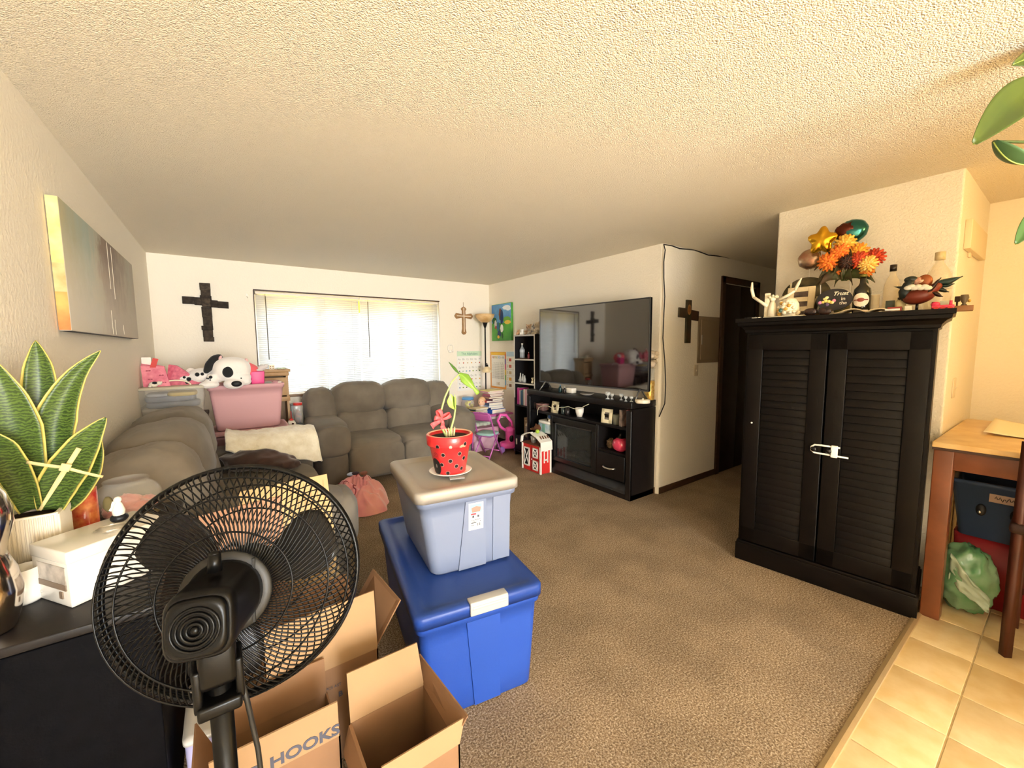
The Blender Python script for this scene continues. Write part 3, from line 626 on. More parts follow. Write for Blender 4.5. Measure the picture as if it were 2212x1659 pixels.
text('lettering', 'PCS AST', .014, INK, t, Matrix.Translation(V((on_y(720, 1480, yc).x, yc-.0062, z1+.006))-t.location) @ frame((0, 0, 0), (1, 0, 0), (0, 0, 1)), .0003)
text('lettering', 'B', .026, INK, t, Matrix.Translation(V((on_y(735, 1496, yc).x, yc-.0062, on_y(735, 1496, yc).z))-t.location) @ frame((0, 0, 0), (1, 0, 0), (0, 0, 1)), .0003, bold=.0008)
# right box
HB = .30; k0, k1 = on_z(757, 1567, HB), on_z(913, 1473, HB); yb1 = (k0.y+k1.y)/2; e1 = on_z(1004, 1551, .36); e0 = on_z(825, 1659, .36)
yf0 = (e0.y+e1.y)/2-.012
t, c = open_box('open empty cardboard box in front of the blue tote', k0.x, k1.x, yf0, yb1, HB, CB, 0)
tl, tr = on_y(744, 1457, yb1+.02), on_y(900, 1388, yb1+.02)
quad_part('flap', t, [(k0.x+.002, yb1, HB), (k1.x-.002, yb1, HB), (tr.x, yb1+.022, tr.z), (tl.x+.006, yb1+.022, tl.z)], CBL, .005)
quad_part('flap', t, [(k1.x, yb1-.01, HB), (k1.x, yf0+.02, HB), tuple(on_z(1012, 1546, HB+.075)), tuple(on_z(908, 1412, HB+.075))], CB)
quad_part('flap', t, [(k1.x, yf0, HB), (k0.x, yf0, HB), (e0.x, e0.y, .362), (e1.x, e1.y, .362)], CBL, .005)
quad_part('flap', t, [(k0.x, yf0+.01, HB), (k0.x, yb1-.01, HB), (k0.x-.022, yb1-.02, HB-.07), (k0.x-.022, yf0+.02, HB-.07)], CB)
# flattened cardboard standing against the sofa's near arm
t = thing('cardboard_sheet', 'large flattened cardboard standing against the near sofa arm, seen through the fan', 'cardboard', (.15, 2.22, 0)); b = MB(); b.m = Matrix.Translation(-t.location)
c0_, c1_ = on_y(600, 1048, 2.25), on_y(706, 1024, 2.25)
plate(b, [(.455, 2.19, .002), (.02, 2.17, .002), (c0_.x-.16, 2.25, c0_.z), (c1_.x, 2.25, c1_.z)], .006); part('panel', b, M('pale_corrugate', '#c9a877', rough=.85, var=.12, vs=5), t)
b = MB(); b.m = Matrix.Translation(-t.location); plate(b, [(.20, 2.14, .002), (-.15, 2.12, .002), (-.17, 2.225, .74), (.19, 2.235, .76)], .006); part('panel', b, M('rosy_cardboard', '#b98a6c', rough=.85, var=.1, vs=5), t, 'rosy tan front panel')
b = MB(); b.m = Matrix.Translation(-t.location)
for q in range(6): x = .24+.03*q; plate(b, [(x+.002, 2.183, .05), (x, 2.183, .05), (x-.006, 2.241, .80), (x-.004, 2.241, .80)], .001)
part('crease', b, M('crease_brown', '#a98958', rough=.9), t)

# ---- black cabinet at the left with plant, vase, box
CZ = .80
t = thing('side_cabinet', 'low black cabinet along the left wall under the snake plant', 'cabinet', (-.372, 1.862, 0))
MBK = M('matte_black_laminate', '#0b0a0c', rough=.65, var=.3, vs=30, bump=.06, bs=120, spec=.05)
b = MB(); b.box((0, 0, CZ-.012), (.372, .944, .024), bev=.004); part('top', b, M('worn_black_top', '#1d1816', rough=.42, var=.4, vs=10, spec=.3), t)
b = MB(); b.box((0, -.452, CZ/2-.01), (.355, .02, CZ-.04), bev=.003); part('side_panel', b, MBK, t); b = MB(); b.box((0, .452, CZ/2-.01), (.355, .02, CZ-.04), bev=.003); part('side_panel', b, MBK, t)
b = MB(); b.box((-.165, 0, CZ/2), (.012, .88, CZ-.06)); b.box((0, 0, .05), (.33, .88, .02)); part('back_panel', b, MBK, t)
for s in (-1, 1):
    b = MB(); b.box((.168, s*.222, CZ/2), (.016, .436, CZ-.08), bev=.003); d = part('door', b, MBK, t); b = MB(); b.sph((.184, s*.03, .5), .012, 12, 8); part('knob', b, LATCH, d)
# storage items between cabinet and boxes
t = thing('plastic_bin', 'translucent lilac plastic bin beside the black cabinet near the fan pole', 'storage bin', (-.105, 1.60, 0))
b = MB(); b.loft([rrect(.055, .12, .02, .0), rrect(.06, .13, .02, .30), rrect(.056, .126, .02, .30), rrect(.051, .116, .02, .006)]); part('tub', b, M('lilac_plastic', '#b9b4dc', rough=.3), t); b = MB(); b.loft([rrect(.064, .134, .02, .296), rrect(.064, .134, .02, .31), rrect(.04, .11, .02, .312)]); part('lid', b, M('clear_lid', '#d8d5d0', rough=.25), t)

# chrome vase
t0 = MB(); t0.lathe([(x*.82, z) for x, z in [(0, 0), (.050, 0), (.058, .006), (.074, .06), (.078, .10), (.070, .15), (.056, .185), (.053, .195), (.060, .22), (.075, .27), (.076, .30), (.066, .34), (.045, .375), (.036, .40), (.038, .41), (.032, .41), (.03, .39), (0, .37)]], seg=36)
solo('vase', 'tall mirror-silver gourd vase at the left edge of the cabinet', 'vase', t0, M('mirror_silver', '#d9cfc4', rough=.12, metal=1, bump=.03, bs=8), (-.503, 1.49, CZ))

# white gift box
t = thing('white_box', 'glossy white photo box with grey print on its side, on the black cabinet', 'box', tuple(on_z(155, 1316, CZ)))
n0 = on_z(155, 1316, CZ); n1 = on_z(75, 1290, CZ); ex = (n1-n0); L1 = ex.length; ex.normalize(); ey = Vector((-ex.y, ex.x, 0)); ey = -ey if ey.y < 0 else ey
BXH = .155; L2 = .24; X0 = frame((0, 0, 0), ex, ey); X0 = Matrix(((ex.x, ey.x, 0, 0), (ex.y, ey.y, 0, 0), (0, 0, 1, 0), (0, 0, 0, 1)))
WP = M('white_gloss_card', '#d9d3c8', rough=.25, coat=.3)
b = MB(); b.m = X0; b.box((L1/2, L2/2, BXH/2-.012), (L1-.004, L2-.004, BXH-.026), bev=.003); part('body', b, WP, t)
b = MB(); b.m = X0; b.box((L1/2, L2/2, BXH-.018), (L1, L2, .034), bev=.004); part('lid', b, WP, t)
b = MB(); b.m = X0; b.box((L1*.46, .001, .080), (L1*.74, .002, .060)); part('print', b, M('print_fog', '#c9bfb4', rough=.4, col2='#8d8379', vs=22), t, 'misty grey landscape print')
b = MB(); b.m = X0; b.box((L1*.46, .0005, .054), (L1*.74, .003, .016)); b.box((L1*.24, .0005, .030), (.014, .003, .018)); part('print_band', b, M('print_brown', '#7d6a58', rough=.5), t)
# mug handle peeking out
t = thing('mug', 'white mug between the silver vase and the white box', 'mug', (-.478, 1.628, CZ))
b = MB(); b.lathe([(0, 0), (.030, 0), (.034, .006), (.036, .095), (.033, .095), (.031, .008), (0, .006)], seg=24); part('body', b, M('white_ceramic', '#efe9df', rough=.15), t)
b = MB(); b.tube([(.034, -.012, .07), (.05, -.02, .072), (.058, -.024, .05), (.05, -.02, .025), (.034, -.012, .022)], .006, 8); part('handle', b, M('white_ceramic'), t)
# twine on the white box
top0 = n0+ex*L1*.25+ey*.10+V((0, 0, BXH))
b = MB(); pts = [top0*0+V((.034*math.cos(i*.42)*(1+.3*nz(i*.2, 2)), .028*math.sin(i*.42)*(1+.3*nz(i*.3, 5)), .003+.004*(i % 7)/7)) for i in range(75)]
b.tube(pts, .0011, 4); solo('wire_garland', 'tangled silver wire garland lying on the white box', 'garland', b, M('silver_wire', '#cfc8bb', rough=.3, metal=.8), tuple(top0+V((.012, .03, 0))))
# figurine
t = thing('figurine', 'small white and black figurine on the white box beside the orange candle', 'figurine', tuple(n0+ex*L1*.62+ey*.17+V((0, 0, BXH))))
b = MB(); b.sph((0, 0, .012), (.022, .02, .014), 18, 10); part('base', b, M('black_resin', '#14161c', rough=.4), t)
b = MB(); b.lathe([(0, .018), (.014, .02), (.016, .035), (.010, .055), (.006, .06), (0, .062)], seg=14); b.sph((0, 0, .068), .010, 12, 8); b.sph((-.014, 0, .05), (.012, .004, .016), 10, 8); part('angel', b, M('white_ceramic'), t)
b = MB(); b.sph((-.022, .004, .058), (.012, .010, .024), 12, 8, fn=lambda v: 1+.25*noise.noise(v*3)); part('moss', b, M('olive_moss', '#5d5333', rough=.9), t)
# candle
t = thing('candle_glass', 'tall orange floral candle glass behind the white box', 'candle', (on_y(181, 1085, 2.03).x, 2.03, CZ))
b = MB(); b.lathe([(0, 0), (.034, 0), (.036, .004), (.036, .19), (.033, .19), (.033, .17), (0, .168)], seg=28); part('glass', b, M('orange_floral', '#e08b4e', rough=.25, col2='#b8281f', vs=26, coat=.4), t)
b = MB(); b.cyl((0, 0, .166), (0, 0, .182), .0015, seg=6); part('wick', b, FBM, t)
# fish bowl
t = thing('fish_bowl', 'round glass bowl with a pink feather boa, on the far end of the cabinet', 'bowl', (-.345, 2.185, CZ))
GLS = M('clear_glass', '#eef2f2', rough=.03, alpha=.12, coat=.7)
b = MB(); r = .108; pr = [(.05, .003)]+[(r*math.cos(a), .088+r*.78*math.sin(a)) for a in [-1.05+.15*i for i in range(14)]]; q = pr[-1]; pr += [(q[0]+.004, q[1]+.010), (q[0]+.001, q[1]+.012)]+[(x-.003, z+.001) for x, z in pr[::-1]][:-1]+[(0, .006)]
b.lathe([(0, .003)]+pr, seg=36); part('bowl', b, GLS, t)
for i, (x, y, z) in enumerate(((-.03, -.02, .05), (.03, -.03, .055), (.0, .03, .05), (.045, .02, .05), (-.04, .03, .045), (.0, -.03, .08))):
    b = MB(); b.sph((x, y, z), (.045, .04, .032), 18, 12, fn=lambda v, i=i: 1+.35*noise.noise(v*4+V((i, 0, 0)))); part('feather_tuft', b, M('pink_feather', '#e79c95', rough=.9, sheen=.6, col2='#d47a78', vs=16, bump=.4, bs=30), t)
b = MB(); b.sph((.0, -.09, .03), (.05, .02, .012), 14, 8, rot=(0, 0, .2)); b.sph((.07, -.05, .03), (.03, .015, .010), 14, 8); part('leaf_bits', b, M('dry_leaf', '#5a4a2a', rough=.8), t)
# grey shell cluster left of the bowl
for i, (x, y, z) in enumerate(((-.49, 2.20, .0), (-.485, 2.28, .0))):
    b = MB(); b.sph((0, 0, .03), (.045, .035, .032), 18, 12, fn=lambda v, i=i: 1+.25*noise.noise(v*5+V((i, 1, 0)))); solo('seashell', ('nearer' if i == 0 else 'farther')+' brown ribbed seashell squeezed between candle and glass bowl', 'seashell', b, M('shell_brown', '#6a5648', rough=.5, var=.5, vs=30), (x, y, CZ))
# ---- snake plant in a ribbed white planter
def snake_mat():
    m = M('snake_leaf', '#5f7a34', rough=.38, spec=.5); nt = m.node_tree; b = nt.nodes['Principled BSDF']; L = nt.links.new
    tc = nt.nodes.new('ShaderNodeTexCoord'); w = nt.nodes.new('ShaderNodeTexWave'); w.wave_type = 'BANDS'; w.bands_direction = 'Z'; w.inputs['Scale'].default_value = 34; w.inputs['Distortion'].default_value = 9; w.inputs['Detail'].default_value = 4; w.inputs['Detail Scale'].default_value = 1.6
    r = nt.nodes.new('ShaderNodeValToRGB'); e = r.color_ramp.elements; e[0].position = .1; e[0].color = lin('#33441f'); e[1].position = .95; e[1].color = lin('#566c2d')
    L(tc.outputs['Object'], w.inputs['Vector']); L(w.outputs['Fac'], r.inputs['Fac']); L(r.outputs[0], b.inputs['Base Color']); return m
SN = snake_mat(); SY = M('snake_margin', '#cfbd62', rough=.4, var=.15, vs=20)
t = thing('snake_plant', 'snake plant with yellow-edged leaves in a ribbed white planter', 'potted plant', (-.492, 1.80, CZ)); o = t.location.copy()
PC = M('white_planter', '#e6dcc9', rough=.5); b = MB(); pw_ = .062; ph = .20
b.loft([rrect(pw_*.9, pw_*.9, .012, 0), rrect(pw_, pw_, .012, .01), rrect(pw_, pw_, .012, ph), rrect(pw_-.007, pw_-.007, .010, ph), rrect(pw_-.008, pw_-.008, .010, ph-.03)], cap1=True, smooth=False); pot = part('planter', b, PC, t)
b = MB()
for i in range(13): x = .0-pw_+.008+i*.0088; b.cyl((x, -pw_-.0005, .012), (x, -pw_-.0005, ph-.006), .0032, seg=6); b.cyl((pw_+.0005, x, .012), (pw_+.0005, x, ph-.006), .0032, seg=6)
part('ribs', b, PC, pot)
b = MB(); b.box((0, 0, ph-.022), (.108, .108, .012)); part('soil', b, M('potting_soil', '#2c1d14', rough=1, bump=.5, bs=60), t)
def leaf(pts, ws, y0, yb, fold=.25, face=0.0):
    """pts: spine through the picture's leaf, resolved on upright planes from yb (base) to y0 (tip)"""
    n = len(pts); S = [on_y(u, v, yb+(y0-yb)*i/(n-1))-o for i, (u, v) in enumerate(pts)]
    def sp(a):
        x = a*(n-1); i = min(int(x), n-2); f = x-i; p0, p1, p2, p3 = S[max(i-1, 0)], S[i], S[i+1], S[min(i+2, n-1)]
        return .5*((2*p1)+(p2-p0)*f+(2*p0-5*p1+4*p2-p3)*f*f+(3*p1-p0-3*p2+p3)*f**3)
    def wd(a): x = a*(len(ws)-1); i = min(int(x), len(ws)-2); return ws[i]*(1-x+i)+ws[i+1]*(x-i)
    def surf(lo, hi):
        def f(u, v):
            p = sp(u); tg = (sp(min(1, u+.02))-sp(max(0, u-.02))).normalized(); vw = Vector((math.sin(face), -math.cos(face), .15)).normalized()
            sd = tg.cross(vw).normalized(); nn = sd.cross(tg); s = lo+(hi-lo)*v; w = wd(u)
            return p+sd*(s*w/2)-nn*(abs(s)**1.6*w*fold)*-1
        return f
    b = MB(); b.grid(surf(-.87, .87), 18, 8, t=.0025); lf = part('leaf', b, SN, t)
    b = MB(); b.grid(surf(-1, -.87), 18, 2, t=.0024); b.grid(surf(.87, 1), 18, 2, t=.0024); part('yellow_margin', b, SY, lf)
leaf([(88, 1095), (86, 980), (90, 860), (86, 790), (77, 735)], [.045, .075, .088, .066, .002], 1.90, 1.86)
leaf([(110, 1095), (118, 1000), (128, 900), (165, 815), (218, 757)], [.05, .085, .098, .055, .003], 1.80, 1.84, .3)
leaf([(60, 1095), (55, 1010), (38, 920), (15, 850), (-18, 775)], [.05, .10, .115, .085, .006], 1.76, 1.82, .2)
leaf([(112, 1100), (128, 1050), (160, 1000), (192, 950), (229, 902)], [.055, .095, .10, .075, .008], 1.74, 1.80, .25)
leaf([(128, 1100), (160, 1066), (190, 1020), (206, 975), (212, 925)], [.05, .075, .075, .05, .004], 1.84, 1.87, .3)
leaf([(70, 1100), (50, 1050), (24, 1000), (0, 960), (-30, 930)], [.05, .07, .08, .07, .01], 1.70, 1.79, .25)
# palm-leaf cross stuck in the planter
t = thing('palm_cross', 'pale woven palm-leaf cross stuck in the snake plant', 'cross', tuple(on_y(88, 1102, 1.72))); o = t.location.copy(); PM = M('dry_palm', '#dcc88c', rough=.7, var=.2, vs=30)
def strip(a, c, w0, w1, y0, y1, name):
    p, q = on_y(a[0], a[1], y0)-o, on_y(c[0], c[1], y1)-o; d = (q-p).normalized(); s = d.cross(V((0, -1, 0))).normalized(); b = MB()
    b.grid(lambda u, v: p.lerp(q, u)+s*((v-.5)*(w0 if u < .5 else w0+(w1-w0)*(u-.5)*2))+V((0, -.004*math.sin(PI*u), 0)), 8, 2, t=.0015); part(name, b, PM, t)
strip((171, 968), (86, 1102), .012, .007, 1.70, 1.73, 'upright'); strip((222, 1030), (141, 1010), .008, .009, 1.705, 1.695, 'arm'); strip((58, 998), (141, 1010), .009, .009, 1.72, 1.695, 'arm')
b = MB(); p = on_y(141, 1010, 1.69)-o; b.box(p, (.022, .006, .022), rot=(0, .4, 0), bev=.002); part('knot', b, PM, t)
# ================================================================== corner behind the sofa: totes, toys, plush dog, blankets
def fuse(b, mats, vox=.008, name='fused', smooth=3):
    """one continuous skin round overlapping volumes"""
    me = b.mesh(name, mats); o = bpy.data.objects.new('tmp', me); COL.objects.link(o)
    m = o.modifiers.new('r', 'REMESH'); m.mode = 'VOXEL'; m.voxel_size = vox; m.use_smooth_shade = True
    s = o.modifiers.new('s', 'SMOOTH'); s.iterations = smooth; s.factor = .5
    dg = bpy.context.evaluated_depsgraph_get(); dg.update(); r = bpy.data.meshes.new_from_object(o.evaluated_get(dg)); r.name = name
    bpy.data.objects.remove(o); bpy.data.meshes.remove(me); return r
WH = M('white_plastic'); DW = M('dark_walnut', '#3b2419', rough=.5, var=.3, vs=10)
t = thing('end_table', 'dark brown end table behind the sofa under the clear tote', 'table', (-.335, 4.50, 0))
b = MB(); b.box((0, 0, .90), (.40, .46, .03), bev=.006); part('top', b, DW, t)
for sx in (-1, 1):
    for sy in (-1, 1):
        b = MB(); b.box((sx*.17, sy*.20, .4425), (.04, .04, .885), bev=.004); part('leg', b, DW, t)
b = MB(); b.box((0, 0, .45), (.38, .43, .02)); part('shelf', b, DW, t)
ca, cb = on_y(295, 838, 4.30), on_y(439, 836, 4.30); cw = cb.x-ca.x; ctp = ca.z-.005
CLR = M('clear_plastic', '#e9e6dc', rough=.15, alpha=.28, coat=.3)
t = thing('storage_tote', 'clear plastic storage tote full of folded clothes at the wall end behind the sofa', 'storage tote', ((ca.x+cb.x)/2, 4.47, .916)); hh = ctp-.916
b = MB(); b.loft([rrect(cw/2*.93, .15, .02, 0), rrect(cw/2*.97, .162, .02, hh*.5), rrect(cw/2, .165, .02, hh*.52), rrect(cw/2, .17, .02, hh-.02)], cap1=False); part('tub', b, CLR, t)
b = MB(); b.loft([rrect(cw/2+.006, .176, .02, hh-.022), rrect(cw/2+.006, .176, .02, hh-.008), rrect(cw/2-.01, .16, .02, hh), rrect(cw/2-.03, .14, .02, hh)]); part('lid', b, M('clear_lid_tint', '#e6e1c8', rough=.25, alpha=.6), t)
b = MB(); b.tube([(-.0+.10*math.cos(a)+.02, -.05, hh+.045*math.sin(a)) for a in [PI*i/12 for i in range(13)]], .006, 8); part('handle', b, M('cream_plastic', '#efe4c8', rough=.4), t)
for i, (x, z, w, h, c) in enumerate(((-.05, .05, .34, .07, '#c9c4be'), (.0, .105, .36, .06, '#8f97a8'), (-.02, .155, .33, .06, '#8089a0'), (.06, .19, .20, .04, '#d8bd62'), (-.1, .19, .14, .03, '#b7bccb'))):
    b = MB(); cushion(b, (x, 0, z), (w, .26, h), .5, i, .06, seg=20, rings=12); part('folded_clothes', b, M('clothes_%d' % i, c, rough=.9, var=.2, vs=12), t)
CT = .916+hh
# gift bag, pink pouch, little plush on the clear tote
PKB = M('pink_bow_print', '#ea8fa0', rough=.6, col2='#d76a82', vs=22)
t = thing('gift_bag', 'pink gift bag with a red tag leaning on the left wall', 'gift bag', (-.455, 4.45, CT+.001))
b = MB(); b.add([(-.085, -.05, 0), (.085, -.05, 0), (.075, .06, 0), (-.085, .06, 0), (-.095, -.02, .17), (.05, -.02, .165), (.05, .02, .165), (-.09, .02, .20)], [(3, 2, 1, 0), (4, 5, 6, 7), (0, 1, 5, 4), (1, 2, 6, 5), (2, 3, 7, 6), (3, 0, 4, 7)]); part('bag', b, PKB, t)
b = MB(); b.box((-.01, -.02, .19), (.036, .004, .085), rot=(0, .3, 0)); part('red_tag', b, M('tag_red', '#d2352b', rough=.5), t)
b = MB(); b.box((-.06, .01, .19), (.06, .004, .10)); part('tissue_paper', b, WH, t)
for i, (x, z) in enumerate(((-.04, .06), (.03, .09), (.045, .03), (-.05, .13))):
    b = MB(); b.sph((x-.008, -.0475+z*.17, z), (.010, .003, .006), 8, 6); b.sph((x+.008, -.0475+z*.17, z), (.010, .003, .006), 8, 6); part('printed_bow', b, M('bow_dark', '#a8475c' if i != 1 else '#7d7d72', rough=.7), t)
b = MB(); b.add([(-.10, -.04, 0), (.16, -.04, 0), (.16, .06, 0), (-.10, .06, 0), (-.075, -.01, .175), (-.02, -.02, .165), (-.02, .03, .165), (-.07, .03, .175)], [(3, 2, 1, 0), (4, 5, 6, 7), (0, 1, 5, 4), (1, 2, 6, 5), (2, 3, 7, 6), (3, 0, 4, 7)])
solo('fabric_pouch', 'darker pink glitter pouch slumped between gift bag and plush dog', 'pouch', b, M('pink_glitter', '#d6677c', rough=.5, col2='#b94a63', vs=40, bump=.2, bs=60), (-.305, 4.50, CT+.001))
b = MB()
for c, r in (((0, 0, .022), (.03, .022, .022)), ((.034, -.004, .03), (.018, .016, .017)), ((-.02, -.02, .01), (.014, .012, .01)), ((.05, -.012, .036), (.006, .006, .010))): b.sph(c, r, 12, 8)
t = thing('small_plush', 'small black and white plush toy in front of the pink gift bag', 'plush toy', (-.470, 4.345, CT+.001)); part('body', b, M('cream_plush', '#efe6d6', rough=.95, sheen=.5), t); b = MB(); b.sph((.008, -.012, .034), (.018, .014, .012), 10, 8); part('black_patch', b, M('black_plush', '#1b1b1d', rough=.95, sheen=.4), t)

# plush dog
PT = .730+.422
WPL = M('white_plush', '#efe9e4', rough=.95, sheen=.7, bump=.25, bs=70); BPL = M('black_plush', '#1b1b1d', rough=.95, sheen=.4)
hc = on_y(497, 796, 4.46); D0 = Vector((hc.x, 4.46, PT-.02)); t = thing('plush_dog', 'large white plush dog with black spots sprawled across the pink tote', 'plush toy', tuple(D0))
def at(u, v, y): return on_y(u, v, y)-D0
b = MB(); b.sph(at(500, 797, 4.44), (.148, .12, .108), 24, 16, e=.85); b.sph(at(470, 812, 4.43), (.055, .06, .06), 16, 12); b.sph(at(505, 829, 4.345), (.078, .06, .046), 20, 14); b.sph(at(512, 815, 4.40), (.11, .08, .06), 20, 14)
b.sph(at(440, 812, 4.52), (.12, .09, .072), 22, 14); b.sph(at(402, 818, 4.53), (.085, .075, .048), 18, 12)
b.cyl(at(462, 812, 4.40), at(452, 832, 4.37), .045, .042, 16); b.sph(at(452, 831, 4.365), (.075, .055, .033), 18, 12); b.sph(at(531, 824, 4.39), (.045, .05, .032), 16, 12); b.sph(at(412, 802, 4.56), (.035, .03, .03), 12, 10)
part('body', fuse(b, WPL, .009), None, t)
b = MB(); b.sph(at(493, 803, 4.335), (.044, .022, .052), 20, 14, rot=(0, .15, 0)); part('eye_patch', b, BPL, t)
b = MB(); b.sph(at(511, 829, 4.292), (.040, .018, .026), 18, 12); part('nose', b, M('nose_velour', '#141416', rough=.6), t)
b = MB(); b.sph(at(521, 817, 4.325), .006, 10, 8); part('eye', b, M('eye_black', '#101012', rough=.15), t)
b = MB(); p = [at(473, 772, 4.43), at(464, 778, 4.41), at(453, 790, 4.40), at(446, 801, 4.40)]
for i in range(13):
    x = i/4; j = min(int(x), 2); q = p[j].lerp(p[j+1], x-j) if i < 12 else p[3]; r = .024+.018*math.sin(PI*min(1, i/12*.9+.1)); b.sph(q, (r, .020, r*1.05), 14, 10)
part('ear', fuse(b, BPL, .007), None, t, 'black floppy ear')
b = MB(); b.sph(at(475, 776, 4.405), (.014, .012, .035), 12, 8, rot=(0, .35, 0)); b.sph(at(532, 779, 4.42), (.014, .012, .022), 12, 8); part('ear_lining', b, M('pink_felt', '#dfb4b0', rough=.95), t)
for u, v, y, r in ((426, 809, 4.435, .017), (437, 808, 4.43, .013), (408, 819, 4.455, .017), (398, 815, 4.458, .011), (404, 826, 4.46, .013), (455, 815, 4.352, .014), (450, 818, 4.348, .006), (454, 821, 4.343, .006), (447, 817, 4.35, .006)):
    b = MB(); b.sph(at(u, v, y), (r, .010, r*1.05), 12, 8); part('spot', b, BPL, t)
# toys in the open tote
b = MB(); c = on_y(532, 792, 4.62)
b.lathe([(.105, 0), (.100, .035), (.080, .065), (.045, .085), (0, .09)], seg=24); t = thing('toy_hood', 'coral pink doll pram hood rising behind the plush dog', 'toy', (c.x, 4.60, PT+.02))
b2 = MB(); b2.m = Matrix.Translation((0, 0, .085)) @ Matrix.Rotation(math.radians(25), 4, 'Y'); b2.lathe([(.115, 0), (.112, .03), (.09, .065), (.05, .088), (0, .095)], seg=24); part('hood', b2, M('coral_fabric', '#f0646c', rough=.6), t)
b2 = MB(); b2.box((0, 0, .045), (.16, .12, .09), bev=.01); part('pram_body', b2, M('coral_fabric'), t)
c = on_y(556, 812, 4.52); b = MB(); b.box((0, 0, 0), (.115, .09, .16), bev=.006, taper=.85); solo('toy_bucket', 'hot pink toy bucket beside the plush dog\'s head', 'toy bucket', b, M('hot_pink', '#e0317f', rough=.4), (c.x, 4.535, PT+.035))
c = on_y(565, 782, 4.53); t = thing('small_plush', 'small pale grey plush peeking over the hot pink bucket', 'plush toy', (c.x, 4.535, PT+.117))
b = MB(); b.sph((0, 0, .03), (.035, .03, .028), 14, 10); b.sph((.035, 0, .045), (.018, .015, .020), 12, 8); b.sph((-.02, -.01, .01), (.03, .02, .012), 12, 8); part('body', b, M('pale_grey_plush', '#cfc8c6', rough=.95, sheen=.5), t)
for u, v, s, nm, col in ((580, 826, .035, 'grey-green', '#9aa39a'), (597, 827, .03, 'rose', '#d59cb0'), (605, 825, .028, 'white', '#f1ede6')):
    c = on_y(u, v, 4.5); b = MB(); b.sph((0, 0, 0), (s*1.2, s, s*.7), 14, 10, fn=lambda q: 1+.3*noise.noise(q*3+V((u, 0, 0)))); solo('plush_toy', nm+' soft toy lying in the right end of the open pink tote', 'plush toy', b, M('soft_'+nm, col, rough=.95, sheen=.5), (c.x, 4.56, PT-.012))

# dollhouse hutch behind
BG = M('beige_wood', '#bd9c73', rough=.55, col2='#a98457', vs=7); BG2 = M('beige_wood_dark', '#8d7355', rough=.6)
a, c = on_y(574, 799, 5.10), on_y(627, 801, 5.10); hx = (a.x+c.x)/2-.03; hw = c.x-a.x+.06; hz = a.z
t = thing('dollhouse_hutch', 'beige wooden play hutch between pink tote and window', 'toy hutch', (hx, 5.22, 0))
b = MB(); b.box((0, 0, hz-.014), (hw, .27, .028), bev=.006); b.box((0, 0, hz-.05), (hw-.03, .25, .045), bev=.01); part('cornice', b, BG, t)
for s in (-1, 1):
    b = MB(); b.box((s*(hw/2-.035), 0, (hz-.07)/2), (.022, .22, hz-.07)); part('side_panel', b, BG, t)
b = MB(); b.box((0, .105, (hz-.07)/2), (hw-.08, .01, hz-.08)); part('back_panel', b, BG2, t)
b = MB(); b.box((0, 0, hz-.33), (hw-.03, .24, .05), bev=.006); part('counter', b, BG, t)
b = MB(); b.box((0, -.105, hz-.19), (hw-.09, .014, .20), bev=.003); b.box((0, -.114, hz-.19), (hw-.17, .006, .13)); d = part('door', b, BG, t)
b = MB(); b.box((0, -.105, .32), (hw-.09, .014, .58), bev=.003); part('door', b, BG2, t)
c = on_y(587, 796, 5.15); t = thing('toy_block_house', 'tiny cream toy house on the beige hutch', 'toy', (c.x, 5.15, hz))
b = MB(); b.box((0, 0, .025), (.052, .04, .05), bev=.003); part('walls', b, M('cream_plastic'), t); b = MB()
for sx in (-1, 1):
    for k in (0, 1): b.box((sx*.011, -.021, .014+.02*k), (.010, .003, .012))
part('windows', b, M('brown_dots', '#8a5a3c'), t)
c = on_y(612, 798, 5.16); b = MB(); b.sph((-.02, 0, .008), (.03, .02, .008), 12, 6); b.sph((.025, 0, .010), (.018, .016, .010), 12, 6); b.cyl((0, -.02, .006), (.05, .01, .006), .005, seg=8); solo('toy_trinkets', 'little green and white trinkets on the hutch\'s right end', 'trinkets', b, M('mint_trinket', '#c3ccb0', rough=.4), (c.x-.02, 5.16, hz))
# toys beside the loveseat
c = on_y(630, 918, 4.95); t = thing('toy_crate', 'low black crate beside the loveseat\'s left side', 'crate', (.585, 4.90, 0)); b = MB(); b.box((0, 0, c.z/2), (.20, .30, c.z), bev=.012, taper=.92); part('crate', b, M('black_plastic'), t)
t = thing('toy_camera', 'white toy camera with a dark lens on the black crate', 'toy', (on_y(629, 912, 4.93).x, 4.90, c.z))
b = MB(); b.loft([rrect(.042, .03, .012, 0), rrect(.040, .03, .012, .03), rrect(.026, .025, .012, .058)]); part('body', b, WH, t); b = MB(); b.cyl((.008, -.03, .024), (.008, -.036, .024), .011, seg=14); part('lens', b, M('dark_lens', '#4a2426', rough=.2), t); b = MB(); b.box((0, 0, .068), (.035, .02, .02), bev=.004); b.cyl((0, 0, .07), (0, 0, .16), .004, seg=8); part('red_handle', b, M('tag_red'), t)
b = MB(); b.loft([rrect(.04, .06, .015, 0), rrect(.045, .065, .015, .20), rrect(.042, .062, .015, .21)]); t = thing('clear_jar', 'clear plastic toy jar with red lid behind the toy camera', 'jar', (.64, 4.98, c.z)); part('jar', b, M('clear_plastic'), t); b = MB(); b.cyl((0, 0, .21), (0, 0, .235), .045, seg=20); part('lid', b, M('tag_red'), t); b = MB(); b.sph((0, 0, .08), (.035, .05, .075), 12, 8, fn=lambda v: 1+.2*noise.noise(v*5)); part('toy_pieces', b, M('grey_blue_bits', '#8f98a8', rough=.5, col2='#c4a0a0', vs=30), t)
